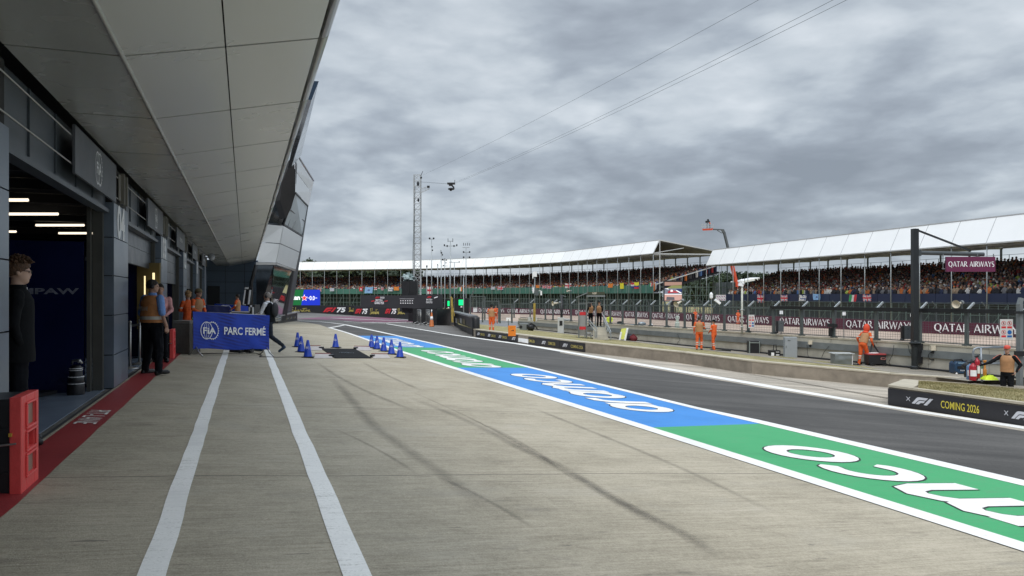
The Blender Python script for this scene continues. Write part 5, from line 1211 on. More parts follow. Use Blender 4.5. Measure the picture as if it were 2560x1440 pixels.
m = MB(); m.box(P(1017, 684, Yb+.8), (6*u_, .3, 3*u_)); m.bar(P(1004, 697, Yb+.8), P(1012, 694, Yb+.8), .08); m.build('lens', C_BLK, t)
# black boxes and the angled wall
t, ft, tp = board([(1046, 769, 805), (1066.5, 770, 804.5)], 'black upright box between the barrier and the wire barriers', C_BLK, 1.2, 'black_box', 'box')
t, ft, tp = board([(1092, 771, 813.5), (1135, 772, 813)], 'wide black container in front of the green light panel', C_BLK, 2.5, 'black_container', 'container')
t, ft, tp = board([(1066, 771, 805), (1092, 771, 809)], 'grey barrier section behind the orange cone', M('dark_grey_board', (.06, .062, .065), .6), .3, 'grey_barrier', 'barrier')
t, ft, tp = board([(1135, 780, 814), (1183, 793, 839.5)], 'thick black wall with small gold and white print running to a padded end', C_BRD, .45, 'black_wall', 'wall')
m = MB(); mw = MB()
for x0, x1 in ((1140, 1143.5), (1151, 1156)): fr, L_, h_ = bfr(ft, tp, 0, x0, x1, 794, 806); mw.poly2(fr, [[(0, 0), (L_, 0), (L_, h_), (0, h_)]], .02)
for x0, x1 in ((1144.5, 1149), (1158, 1164)): fr, L_, h_ = bfr(ft, tp, 0, x0, x1, 796, 808); m.poly2(fr, [[(0, 0), (L_, 0), (L_, h_), (0, h_)]], .02)
m.build('gold_print', M('dull_gold', (.16, .13, .05), .5), t); mw.build('white_print', M('dull_white', (.35, .35, .34), .5), t)
e_ = ft[1]; m = MB(); m.lathe((e_.x+.18, e_.y, e_.z-.2), [(.24, 0), (.26, .3), (.26, tp[1].z-e_.z+.1), (.18, tp[1].z-e_.z+.25)], 16); m.build('padded_end', C_BLK, t, True)
m = MB(); m.bar(tp[0]+Z*.05, tp[1]+Z*.05, .6, .12); m.build('top_cap', M('cap_grey', (.12, .125, .13), .5), t)
# wire barriers + orange cone
for i, (xa, xb, lb) in enumerate(((1043, 1052, 'steel crowd barrier end on, left of the orange cone'), (1065, 1073, 'steel crowd barrier just left of the orange cone'))):
    a = G(xa, 812); b = G(xb, 816); t = thing('crowd_barrier', lb, 'barrier', a, 0, 'steel crowd barriers by the orange cone'); hh = 38/F*a.y
    m = MB(); m.tube([a+Z*.1, a+Z*hh, b+Z*hh, b+Z*.1], .03, 6)
    for k in (1, 2, 3): m.tube([a+(b-a)*k/4+Z*.1, a+(b-a)*k/4+Z*hh], .012, 5)
    m.build('frame', C_STL, t, True)
    for q in (a, b): m = MB(); m.tube([q+Vector((-.5, -.3, .03)), q+Z*.3, q+Vector((.5, .3, .03))], .025, 6); m.build('foot', C_STL, t, True)
q = G(1079, 817); cone(q, 'orange and white traffic cone beside the steel crowd barriers', CONEO, 36/F*q.y, 'orange')
# green light panels
def gpanel(x0, x1, y0, y1, gx0, gx1, gy0, gy1, yb, label):
    b = G((x0+x1)/2, yb); u_ = b.y/F; t = thing('light_panel', label, 'light panel', b)
    c = P((x0+x1)/2, (y0+y1)/2, b.y); m = MB(); m.box(c, ((x1-x0)*u_, .5, (y1-y0)*u_)); m.build('housing', C_BLK, t)
    m = MB(); m.box(P((gx0+gx1)/2, (gy0+gy1)/2, b.y-.27), ((gx1-gx0)*u_, .04, (gy1-gy0)*u_)); m.build('green_lamp', M('green_light', (0, .8, .2), emit=((.0, .95, .22), 1.0), var=0), t)
    m = MB()
    for s_ in (-1, 1): m.bar(c+Vector((s_*(x1-x0)*u_*.46, 0, -(y1-y0)*u_/2)), Vector((c.x+s_*(x1-x0)*u_*.46, c.y, b.z)), .1)
    m.build('stand', C_BLK, t)
    m = MB(); m.box(P((gx0+gx1)/2, gy1+4, b.y-.27), (4*u_, .03, 3*u_)); m.build('indicator', C_WHT, t)
gpanel(1136, 1172.5, 745.5, 784, 1147, 1160, 749.5, 763, 815, 'black panel with a bright green square lamp at the pit exit')
gpanel(1113, 1125.5, 748, 770, 1119, 1123.5, 752.5, 765, 812, 'smaller side on panel with a narrow green lamp left of the big one')
t = thing('yellow_striped_post', 'yellow striped post leaning between the two green light panels', 'post', G(1131, 812)); m = MB(); m.bar(P(1131, 806, 52), P(1129, 748, 52), .12); m.bar(P(1131, 748, 52), P(1127, 742, 52), .10); m.bar(P(1131, 760, 52), P(1136, 790, 52), .05); m.build('post', M('worn_yellow', (.35, .25, .05), .6, 0, .4, 4), t)

# ================================================================ kerb walls, grass bed and pit wall
C_KW = M('kerb_concrete', (.26, .225, .18), .85, 0, .28, 2.2, .4, 25); C_KT = M('kerb_top_concrete', (.43, .385, .295), .85, 0, .2, 3, .4, 30); C_PW = M('pit_wall_concrete', (.45, .425, .355), .85, 0, .22, 1.4, .4, 20)
C_RAIL = M('galvanised_rail', (.22, .24, .245), .5, .4, .18, 2.); C_POST = M('fence_steel', (.115, .135, .135), .5, .4, .15, 4); C_PATH = tex_asphalt('bed_path', (.24, .215, .175))
KH = .47
kb = [G(1184, 842), G(1190, 843), G(1297, 858), G(1322, 862), G(1464, 881.5), G(1700, 908), G(1880, 934.6), G(2225, 969), G(2420, 982)]
t = thing('kerb_wall', 'low concrete kerb wall along the grass bed beyond the fast lane', 'wall', kb[3])
m = MB()
for a, b in zip(kb, kb[1:]):
    d = b-a; d.z = 0; d.normalize(); n = Vector((-d.y, d.x, 0))*.42
    n = n if n.y > 0 else -n
    g0, g1 = gz(a.x, a.y), gz(b.x, b.y)
    m.hexa([Vector((*a.xy, g0-.2)), Vector((*b.xy, g1-.2)), Vector((*(b+n).xy, g1-.2)), Vector((*(a+n).xy, g0-.2)), Vector((*a.xy, g0+KH)), Vector((*b.xy, g1+KH)), Vector((*(b+n).xy, g1+KH)), Vector((*(a+n).xy, g0+KH))])
m.build('wall', C_KW, t)
m = MB()
for a, b in zip(kb, kb[1:]):
    L_ = (b-a).length; k_ = max(1, int(L_/2.5))
    for i in range(k_):
        p0 = a+(b-a)*(i/k_)+(b-a).normalized()*.01; p1 = a+(b-a)*((i+1)/k_)-(b-a).normalized()*.01; d = (b-a); d.z = 0; d.normalize(); n = Vector((-d.y, d.x, 0)); n = n if n.y > 0 else -n
        g0, g1 = gz(p0.x, p0.y)+KH, gz(p1.x, p1.y)+KH; o_ = -n*.015; q_ = n*.43
        m.hexa([Vector((*(p0+o_).xy, g0+.002)), Vector((*(p1+o_).xy, g1+.002)), Vector((*(p1+q_).xy, g1+.002)), Vector((*(p0+q_).xy, g0+.002)), Vector((*(p0+o_).xy, g0+.05)), Vector((*(p1+o_).xy, g1+.05)), Vector((*(p1+q_).xy, g1+.05)), Vector((*(p0+q_).xy, g0+.05))])
m.build('coping', C_KT, t)
# the bed behind it
def raised(name, pts, mat, h): 
    o = drape(name, pts, mat, h, 2.2); return o
wl2, wr2 = WL.copy(), WR.copy()
bedpoly = [V2(p)+Vector((0, .3)) for p in kb[:9]]+[V2(wr2), V2(wl2)]
bedpoly = [V2(p)+Vector((0.05, .30)) for p in kb]+[V2(kb[-1])+Vector((4, 3)), V2(WB+wd_*3), V2(WL), V2(WL)+Vector((-6, 6)), V2(kb[0])+Vector((-2, 14))]
drape('grass_bed', bedpoly, GRASS, KH+.01)
pth = []
path = [V2(WL)-V2(wn)*.0, V2(WB+wd_*3)]
drape('bed_path', [V2(WL), V2(WB+wd_*3), V2(WB+wd_*3)-V2(wn)*3.4, V2(onl(1900, WA, WB))-V2(wn)*2.6, V2(onl(1600, WA, WB))-V2(wn)*2.1, V2(WL)-V2(wn)*1.2], C_PATH, KH+.02)
# end face of the bed at the right, seen behind the near bed
# pit wall
def wz(p): return gz(p.x, p.y)
t = thing('pit_wall', 'long weathered concrete pit wall with a grey steel rail under the fence', 'wall', Vector((*WA.xy, wz(WA)+KH)))
WT = -.30
nseg = 22; WLR = [WL+(WR-WL)*(i/nseg) for i in range(nseg+1)]
TOPZ = lambda p: H-(((onl_y(p)))*p.y/F)
def wtop(p):      # height of the wall top along its run, from the photo
    u = (p-WA).dot(wd_)/(WB-WA).length if True else 0
    z0 = H+(HY-816.5)/F*WA.y; z1 = H+(HY-867)/F*WB.y; return z0+(z1-z0)*min(max(u, -.6), 1.3)
m = MB(); mg = MB()
for a, b in zip(WLR, WLR[1:]):
    d = (b-a).normalized(); a2, b2 = a+d*.008, b-d*.008; n = wn*.35
    m.hexa([Vector((*a2.xy, wz(a)-.3)), Vector((*b2.xy, wz(b)-.3)), Vector((*(b2+n).xy, wz(b)-.3)), Vector((*(a2+n).xy, wz(a)-.3)), Vector((*a2.xy, wtop(a))), Vector((*b2.xy, wtop(b))), Vector((*(b2+n).xy, wtop(b))), Vector((*(a2+n).xy, wtop(a)))])
    mg.hexa([Vector((*(a2-wn*.02).xy, wtop(a)+.002)), Vector((*(b2-wn*.02).xy, wtop(b)+.002)), Vector((*(b2+n*1.05).xy, wtop(b)+.002)), Vector((*(a2+n*1.05).xy, wtop(a)+.002)), Vector((*(a2-wn*.02).xy, wtop(a)+.07)), Vector((*(b2-wn*.02).xy, wtop(b)+.07)), Vector((*(b2+n*1.05).xy, wtop(b)+.07)), Vector((*(a2+n*1.05).xy, wtop(a)+.07))])
m.build('wall', C_PW, t); mg.build('coping', C_KT, t)
m = MB()
for a, b in zip(WLR, WLR[1:]):
    za, zb = wtop(a)-.50, wtop(b)-.50
    m.hexa([Vector((*(a-wn*.07).xy, za)), Vector((*(b-wn*.07).xy, zb)), Vector((*(b-wn*.012).xy, zb)), Vector((*(a-wn*.012).xy, za)), Vector((*(a-wn*.07).xy, za+.30)), Vector((*(b-wn*.07).xy, zb+.30)), Vector((*(b-wn*.012).xy, zb+.30)), Vector((*(a-wn*.012).xy, za+.30))])
m.build('steel_rail', C_RAIL, t)
m = MB(); m.tube([WLR[0]-wn*.12+Z*(wz(WLR[0])+KH+.05)]+[Vector((*(p-wn*(.12+.03*sin(i*2.1))).xy, wz(p)+KH+.06)) for i, p in enumerate(WLR[1:])], .045, 6); m.build('cable_run', C_BLK, t, True)
# fence on the wall
t = thing('debris_fence', 'tall steel mesh fence with slanted post tops along the pit wall', 'fence', Vector((*WA.xy, wtop(WA)+.07)))
ppx = [1281, 1321, 1359, 1378, 1423, 1521, 1551.5, 1585, 1621, 1661, 1706, 1753, 1805, 1864.5, 1928, 1998, 2078, 2184, 2293, 2410, 2551, 2720]
ZF = lambda p: wtop(p)+.07+1.42
fw = wn*.17
for px_ in ppx:
    p = onl(px_, WL, WR)+fw; zt = ZF(p); z0 = wtop(p)+.07
    m = MB(); m.bar(Vector((*p.xy, z0)), Vector((*p.xy, zt)), .12 if px_ > 1850 else .10, .12); m.box(Vector((*p.xy, z0+.02)), (.26, .26, .03)); m.build('post', C_POST, t)
    m = MB(); hd = Vector((.30, -.05, 0)); m.bar(Vector((*p.xy, zt-.03)), Vector((*(p-wn*.42).xy, zt+.30)) if False else Vector((*p.xy, zt+.28))+(wd_*-1*0+Vector((.36, .12, 0))), .07, .07); m.build('slanted_arm', M('pale_galvanised', (.36, .39, .40), .45, .4), t)
run = [p+fw for p in WLR]
for dz_, th_ in ((1.36, .07), (.06, .04)):
    m = MB()
    for a, b in zip(run, run[1:]): m.bar(Vector((*a.xy, wtop(a)+.07+dz_)), Vector((*b.xy, wtop(b)+.07+dz_)), .06, th_)
    m.build('fence_rail', C_POST, t)
m = MB(); a_ = onl(1925, WL, WR)+fw-wn*.1; b_ = onl(2760, WL, WR)+fw-wn*.1; m.bar(Vector((*a_.xy, ZF(a_)-.04)), Vector((*b_.xy, ZF(b_)-.04)), .14, .16); m.build('black_tube', C_BLK, t)
m = MB()
for a, b in zip(run, run[1:]): m.bar(Vector((*a.xy, ZF(a)+.28))+Vector((.36, .12, 0)), Vector((*b.xy, ZF(b)+.28))+Vector((.36, .12, 0)), .02, .02)
m.build('top_wire', C_POST, t)
m = MB(); d_ = (WR-WL).normalized(); Lw = (WR-WL).length
for i in range(1, 14):
    zz = .07+.10*i
    for a, b in zip(run, run[1:]): m.bar(Vector((*a.xy, wtop(a)+zz)), Vector((*b.xy, wtop(b)+zz)), .008, .008)
k = 0.
while k < Lw:
    p = WL+d_*k+fw; m.bar(Vector((*p.xy, wtop(p)+.10)), Vector((*p.xy, wtop(p)+1.42)), .007, .007); k += .12
for i in range(1, 4):
    for a, b in zip(run, run[1:]): o_ = Vector((.09*i, .03*i, 0)); m.bar(Vector((*a.xy, ZF(a)+.07*i))+o_, Vector((*b.xy, ZF(b)+.07*i))+o_, .008, .008)
m.build('wire_mesh', C_POST, t)
# left run of plain fence panels towards the green light
t = thing('mesh_panel_fence', 'tall grey mesh panels closing the gap left of the pit wall', 'fence', G(1180, 800))
for (x0, x1, yt, yb, Yq) in ((1176, 1212, 741, 800, 62), (1206, 1247, 753, 806, 58), (1250, 1280, 761, 808, 56)):
    a, b = P(x0, yb, Yq), P(x1, yb, Yq); zt = H+(HY-yt)/F*Yq; m = MB()
    m.bar(a, Vector((a.x, a.y, zt)), .09); m.bar(b, Vector((b.x, b.y, zt)), .09); m.bar(Vector((a.x, a.y, zt)), Vector((b.x, b.y, zt)), .07)
    for i in range(1, 14): q = a+(b-a)*i/14; m.bar(q, Vector((q.x, q.y, zt)), .012)
    for i in range(1, 12): z_ = a.z+(zt-a.z)*i/12; m.bar(Vector((a.x, a.y, z_)), Vector((b.x, b.y, z_)), .012)
    if x0 == 1176: m.bar(Vector((a.x, a.y, zt)), Vector((a.x+.35, a.y, zt+.5)), .08)
    m.build('panel', C_POST, t)
# advert boards on the kerb wall
def kerb_board(i, x0, x1, label, pat):
    a = onl(x0, kb[i], kb[i+1]); b = onl(x1, kb[i], kb[i+1]); d = (b-a).normalized(); n = Vector((d.y, -d.x, 0)); n = n if n.y < 0 else -n
    a = a+n*.03; b = b+n*.03; a.z = gz(a.x, a.y)+.02; b.z = gz(b.x, b.y)+.02; t = thing('kerb_board', label, 'advertising board', a)
    m = MB(); hh = KH-.04; m.hexa([a, b, b-n*.02, a-n*.02, a+Z*hh, b+Z*hh, b-n*.02+Z*hh, a-n*.02+Z*hh]); m.build('panel', C_BRD, t)
    fr = (a+n*.012, (b-a).normalized(), Z); L_ = (b-a).length; mw = MB(); my = MB()
    for kind, x, w_ in pat:
        if kind == 'f': f1logo(mw, fr, x*L_, hh*.30, hh*.42, .01, kx=w_*L_/2.92/(hh*.42))
        elif kind == 'x': put(mw, fr, ribbon([(x*L_, hh*.42), ((x+w_)*L_, hh*.62)], .018), .01); put(mw, fr, ribbon([(x*L_, hh*.62), ((x+w_)*L_, hh*.42)], .018), .012)
        else: word(my, fr, 'COMING 2026', x*L_, hh*.33, hh*.36, w_*L_, .01, bold=.02)
    mw.build('white_print', M('pale_print', (.55, .56, .60), .5), t)
    if my.v: my.build('yellow_words', C_YEL, t)
kerb_board(1, 1190, 1295, 'far black kerb board with repeated small logos by the orange sign', [('f', .05, .07), ('c', .13, .11), ('f', .32, .07), ('c', .40, .11), ('f', .58, .07), ('c', .66, .11), ('f', .88, .09)])
kerb_board(3, 1322, 1400, 'middle black kerb board with small logos right of the gap', [('c', .02, .2), ('f', .45, .14), ('c', .66, .22)])
kerb_board(3, 1401, 1463.5, 'black kerb board ending in yellow COMING 2026 at the bare concrete', [('f', .12, .22), ('c', .46, .48)])
m = MB(); a, b = onl(1297, kb[2], kb[3]), onl(1321, kb[2], kb[3]); a.z = gz(*a.xy)+.2; b.z = gz(*b.xy)+.2; m.bar(a+Vector((0, -.05, 0)), b+Vector((0, -.05, 0)), .08, .22); tag(m.build('kerb_gap_panel', C_WHT), 'small white panel filling the gap between two black kerb boards', 'panel')
# near bed with the big board
nb = [G(2222, 1013), G(2560, 1066)]; nb.append(nb[1]+(nb[1]-nb[0])*1.4); d = (nb[1]-nb[0]); d.z = 0; d.normalize(); n = Vector((-d.y, d.x, 0)); n = n if n.y > 0 else -n
bk0 = G(2262, 952, KH); bk1 = G(2560, 971, KH); bk1 = bk1+(bk1-bk0)*.9
t = thing('near_kerb_bed', 'near raised bed edged in pale concrete with dry grass, behind the big black board', 'planter', nb[0])
def gzz(p, h=0): return Vector((p.x, p.y, gz(p.x, p.y)+h))
m = MB(); q = [nb[0], nb[2], bk1, bk0]; m.hexa([gzz(p, -.2) for p in q]+[gzz(p, KH) for p in q]); m.build('wall', C_KW, t)
m = MB()
for a, b, w_ in ((nb[0], nb[2], .32), (bk0, bk1, .25)):
    nn = n if a is nb[0] else -n
    for i in range(4):
        p0 = a+(b-a)*(i/4); p1 = a+(b-a)*((i+1)/4)-(b-a).normalized()*.012; m.hexa([gzz(p0-nn*.02, KH+.002), gzz(p1-nn*.02, KH+.002), gzz(p1+nn*w_, KH+.002), gzz(p0+nn*w_, KH+.002), gzz(p0-nn*.02, KH+.055), gzz(p1-nn*.02, KH+.055), gzz(p1+nn*w_, KH+.055), gzz(p0+nn*w_, KH+.055)])
e0, e1 = nb[0]+n*.0, bk0; ed = (e1-e0).normalized(); en = Vector((ed.y, -ed.x, 0)); m.hexa([gzz(e0-en*.02, KH+.005), gzz(e0+en*.55, KH+.005), gzz(e1+en*.6, KH+.005), gzz(e1-en*.02, KH+.005), gzz(e0-en*.02, KH+.058), gzz(e0+en*.55, KH+.058), gzz(e1+en*.6, KH+.058), gzz(e1-en*.02, KH+.058)])
m.build('coping', C_KT, t)
m = MB(); q = [nb[0]+n*.3+en*.5, nb[2]+n*.3, bk1-n*.2, bk0-n*.2+en*.5]; vs = []; fs = []
for j in range(9):
    for i in range(25):
        p = q[0].lerp(q[1], i/24).lerp(q[3].lerp(q[2], i/24), j/8); vs.append(gzz(p, KH+.02+.07*sin(pi*j/8)+.012*noise.noise(p*2)))
fs = [(j*25+i, j*25+i+1, (j+1)*25+i+1, (j+1)*25+i) for j in range(8) for i in range(24)]
m.add(vs, fs); m.build('grass', GRASS, t, True)
# grass blades on both beds as stuff
def blades(name, samp, n_, mat_, seed, label):
    R_ = random.Random(seed); m = MB()
    for _ in range(n_):
        p = samp(R_); h_ = R_.uniform(.015, .05); a_ = R_.uniform(0, 2*pi); w_ = .006; lx, ly = R_.uniform(-.03, .03), R_.uniform(-.03, .03)
        m.add([p+Vector((cos(a_)*w_, sin(a_)*w_, 0)), p-Vector((cos(a_)*w_, sin(a_)*w_, 0)), p+Vector((lx, ly, h_))], [(0, 1, 2)])
    o = m.build(name, mat_); tag(o, label, 'grass', kind='stuff')
def s1_(R_):
    u, v = R_.random()*.62, R_.random(); p = q[0].lerp(q[1], u).lerp(q[3].lerp(q[2], u), v); return gzz(p, KH+.02+.07*sin(pi*v))
blades('grass_tufts', s1_, 16000, GRASS, 5, 'short dry grass on the near raised bed')
t = thing('kerb_board', 'large black board on the near bed with a white logo and yellow COMING 2026', 'advertising board', nb[0])
fo = -n*.035; a, b = nb[0]+fo, nb[2]+fo; a = gzz(a, .015); b = gzz(b, .015); m = MB(); hh = KH-.045; m.hexa([a, b, b+n*.02, a+n*.02, a+Z*hh, b+Z*hh, b+n*.02+Z*hh, a+n*.02+Z*hh]); m.build('panel', C_BRD, t)
exb = (b-a).normalized(); eyb = Z; fr = (a-n*.014, exb, eyb); mw = MB(); my = MB()
def bx_(px_): p = onl(px_, a, b); return (Vector((p.x, p.y, 0))-Vector((a.x, a.y, 0))).length/Vector((exb.x, exb.y)).length
x0, x1 = bx_(2280), bx_(2334); f1logo(mw, fr, x0, hh*.30, hh*.42, .0, kx=(x1-x0)/2.92/(hh*.42))
x0, x1 = bx_(2267), bx_(2276); put(mw, fr, ribbon([(x0, hh*.42), (x1, hh*.66)], .016), .0); put(mw, fr, ribbon([(x0, hh*.66), (x1, hh*.42)], .016), .002)
x0, x1 = bx_(2353), bx_(2449); word(my, fr, 'COMING 2026', x0, hh*.30, hh*.42, x1-x0, .0, bold=.01)
x0, x1 = bx_(2512), bx_(2521); put(mw, fr, ribbon([(x0, hh*.42), (x1, hh*.66)], .016), .0); put(mw, fr, ribbon([(x0, hh*.66), (x1, hh*.42)], .016), .002)
x0, x1 = bx_(2529), bx_(2585); f1logo(mw, fr, x0, hh*.30, hh*.42, .0, kx=(x1-x0)/2.92/(hh*.42))
mw.build('white_print', MATS['pale_print'], t); my.build('yellow_words', M('bright_yellow_print', (.62, .52, .06), .5), t)
# orange sign on the kerb
c = bed(1280, 840); u_ = c.y/F; t = thing('team_sign', 'square orange sign with a small black swoosh standing on the far kerb', 'sign', c)
m = MB(); m.box(c+Z*13*u_, (19*u_, .05, 26*u_)); m.build('panel', M('bright_orange', (.85, .24, .02), .5), t)
fr = (c+Vector((0, -.03, 13*u_)), Vector((1, 0, 0)), Z); m = MB(); m.poly2(fr, [[(-4*u_, -1*u_), (0, 1.6*u_), (4.5*u_, 2.2*u_), (4.6*u_, .4*u_), (2.4*u_, -1.6*u_), (2.6*u_, .3*u_), (0, .2*u_)]], 0); m.build('swoosh', C_BLK, t)
# ================================================================ airline boards across the track
QB = [Z0(-9.5, 153), Z0(-6.4, 147), Z0(12, 127), Z0(18, 114), Z0(26.5, 94.5), Z0(34, 78.5), Z0(39, 68.5), Z0(43.5, 61), Z0(51, 48)]
C_MAR = M('maroon_board', (.085, .012, .032), .5, 0, .08, 1.)
t = thing('trackside_boards', 'continuous maroon boards reading QATAR AIRWAYS across the track', 'advertising boards', Vector((26.5, 94.5, ZL)))
QH = 1.12
for a, b in zip(QB, QB[1:]):
    m = MB(); d = (b-a).normalized(); nn = Vector((d.y, -d.x, 0)); nn = nn if nn.y < 0 else -nn
    m.hexa([Vector((*a.xy, ZL-.1)), Vector((*b.xy, ZL-.1)), Vector((*(b-nn*.3).xy, ZL-.1)), Vector((*(a-nn*.3).xy, ZL-.1)), Vector((*a.xy, ZL+QH)), Vector((*b.xy, ZL+QH)), Vector((*(b-nn*.3).xy, ZL+QH)), Vector((*(a-nn*.3).xy, ZL+QH))]); m.build('panel', C_MAR, t)
def qonl(px_):
    for a, b in zip(QB, QB[1:]):
        p = onl(px_, a, b)
        if min(a.y, b.y)-1e-6 <= p.y <= max(a.y, b.y)+1e-6: return p
    return onl(px_, QB[-2], QB[-1])
for x0, x1 in ((1198, 1262), (1270, 1336), (1353, 1425), (1440, 1490), (1500, 1556), (1565, 1622), (1633, 1702), (1718, 1802), (1822, 1925), (1952, 2078), (2118, 2288), (2338, 2566)):
    a, b = qonl(x0), qonl(x1); d = (b-a); L_ = d.length; d.normalize(); nn = Vector((d.y, -d.x, 0)); nn = nn if nn.y < 0 else -nn
    m = MB(); qatar(m, (Vector((*(a+nn*.16).xy, ZL+.28)), d, Z), 'QATAR AIRWAYS', 0, 0, QH*.62, L_, .0); m.build('board_lettering', C_WHT, t)
# catch fence behind them
t = thing('far_catch_fence', 'tall catch fence of thin posts and wires behind the maroon boards', 'fence', Vector((27, 96, ZL)))
for a, b in zip(QB, QB[1:]):
    L_ = (b-a).length; k_ = max(2, int(L_/4)); off = Vector((.8, .9, 0))
    for i in range(k_):
        p = a+(b-a)*i/k_+off; m = MB(); m.bar(Vector((*p.xy, ZL)), Vector((*p.xy, ZL+2.5)), .09); m.bar(Vector((*p.xy, ZL+2.5)), Vector((p.x-.5, p.y-.2, ZL+2.95)), .07); m.build('post', C_POST, t)
    m = MB()
    for z_ in [ZL+.2*i for i in range(1, 15)]: m.bar(Vector((*(a+off).xy, z_)), Vector((*(b+off).xy, z_)), .02, .02)
    m.build('wire', C_POST, t)
# ================================================================ tall pole with the hanging sign
b = onl(2300, WA, WB)-wn*.32; b.z = gz(b.x, b.y)+KH; u_ = b.y/F
t = thing('sign_gantry_pole', 'tall black post with a collar and arm beside the pit wall', 'pole', b); C_PL = M('black_pole_paint', (.022, .026, .028), .4, .2, .15)
zt = H+(HY-572)*u_; m = MB(); m.box(Vector((b.x, b.y, (b.z+.95+zt)/2)), (13.5*u_, 13.5*u_, zt-b.z-.95)); m.build('post', C_PL, t)
m = MB(); m.lathe((b.x, b.y, b.z), [(.17, 0), (.17, .12), (.13, .16), (.13, .95), (.15, .98)], 16); m.lathe((b.x, b.y, b.z+1.02), [(.12, 0), (.17, .03), (.23, .07), (.23, .10), (.15, .14), (.13, .2)], 20); m.build('base', C_PL, t)
zb = lambda y: H+(HY-y)*u_
m = MB(); m.bar(Vector((b.x, b.y, zb(573))), Vector((b.x+137*u_, b.y+.0, zb(626))), .07); m.build('stay', C_PL, t)
m = MB(); m.tube([Vector((b.x+5*u_, b.y, zb(632))), Vector((b.x+172*u_, b.y, zb(636)))], 5.2*u_, 12); m.box(Vector((b.x+9*u_, b.y, zb(632))), (9*u_, .2, 16*u_)); m.build('arm', M('dark_grey_tube', (.07, .08, .085), .4, .3), t, False)
m = MB(); m.box(Vector((b.x+11*u_, b.y+.1, zb(870))), (18*u_, .25, 22*u_)); m.box(Vector((b.x+9*u_, b.y+.1, zb(895))), (22*u_, .2, 28*u_)); m.build('junction_box', C_BLK, t)
c = Vector((b.x+133*u_, b.y-.15, zb(661))); t = thing('hanging_sign', 'maroon QATAR AIRWAYS sign hanging from the black pole arm', 'sign', c)
R_ = Matrix.Rotation(radians(-3), 3, 'Z'); m = MB(); m.box(c, (122*u_, .09, 37*u_)); m.build('panel', M('bright_maroon', (.135, .018, .065), .45, 0, .05), t)
m = MB(); qatar(m, (c+Vector((-56*u_, -.055, -6.2*u_)), Vector((1, 0, 0)), Z), 'QATAR AIRWAYS', 0, 0, 13*u_, 114*u_, 0); m.build('sign_lettering', C_WHT, t)
m = MB()
for x in (-66, 20, 60): m.bar(c+Vector((x*u_, .05, 18*u_)), c+Vector((x*u_, .05, 26*u_)), .03)
m.bar(c+Vector((-66*u_, .05, 20*u_)), c+Vector((-66*u_, .05, -11*u_)), .025); m.bar(c+Vector((-68*u_, .05, -11*u_)), c+Vector((-60*u_, .05, -11*u_)), .04); m.build('hanger', C_RAIL, t)
# ---- small things along the wall
def vbox(name, label, cat, px0, px1, py0, py1, mat_, depth=.35, parts=None, back=0.):
    b = bed((px0+px1)/2, py1); b = b+Vector((0, back, 0)); u_ = b.y/F; t = thing(name, label, cat, b); w_, h_ = (px1-px0)*u_, (py1-py0)*u_
    m = MB(); m.box(b+Z*h_/2+Vector((0, depth/2, 0)), (w_, depth, h_), rz=-.12); o = m.build('body', mat_, t); bv = o.modifiers.new('b', 'BEVEL'); bv.width = .012
    if parts: parts(t, b, w_, h_)
    return t
C_CAB = M('cabinet_grey', srgb(150, 156, 160), .5, 0, .05); C_CABL = M('cabinet_pale', srgb(185, 188, 186), .5, 0, .06)
def p_door(t, b, w_, h_):
    m = MB(); m.box(b+Vector((-.0, -.01, h_*.70)), (w_*.55, .02, h_*.34), rz=-.12); m.box(b+Vector((0, -.01, h_*.28)), (w_*.55, .02, h_*.26), rz=-.12); m.build('window', M('grey_louvre', (.25, .28, .30), .5), t)
    m = MB(); m.box(b+Vector((-w_*.36, -.012, h_*.5)), (.03, .03, .08)); m.build('handle', C_BLK, t)
vbox('control_cabinet', 'narrow pale control cabinet left of the pair by the gantry', 'cabinet', 1395, 1410, 794, 834, C_CABL, .5, lambda t, b, w_, h_: (lambda m: (m.box(b+Vector((0, -.01, h_*.65)), (w_*.5, .03, h_*.3)), m.build('meter_window', C_BLK, t)))(MB()))
vbox('control_cabinet', 'white control cabinet with two louvred windows by the gantry', 'cabinet', 1409, 1425, 797, 833, M('cabinet_white', (.66, .68, .68), .45), .5, p_door)
vbox('tall_cabinet', 'tall plain grey cabinet standing against the pit wall', 'cabinet', 1964, 1994, 843, 896, C_CAB, .35, lambda t, b, w_, h_: (lambda m: (m.box(b+Vector((-w_*.2, -.01, h_*.86)), (.12, .02, .03)), m.box(b+Vector((-w_*.42, .02, h_*.55)), (.03, .03, .1)), m.build('handle', C_RAIL, t)))(MB()))
def p_mesh(t, b, w_, h_):
    m = MB()
    for sx in (-1, 1): m.bar(b+Vector((sx*w_*.48, -.02, 0)), b+Vector((sx*w_*.48, -.02, h_)), .04)
    for z in (0, 1): m.bar(b+Vector((-w_*.5, -.02, h_*z+(.02 if z == 0 else -.08))), b+Vector((w_*.5, -.02, h_*z+(.02 if z == 0 else -.08))), .04)
    m.build('frame', M('sage_frame', (.25, .29, .27), .5), t); m = MB(); m.lathe(b+Vector((w_*.5, .2, .12)), [(.1, 0), (.1, .06)], 12, axis=(1, 0, 0)); m.build('wheel', C_BLK, t)
vbox('portable_heater', 'black fronted portable unit with a grey frame left of the tall grey cabinet', 'unit', 1873, 1899, 853, 885, C_BLK, .5, p_mesh)
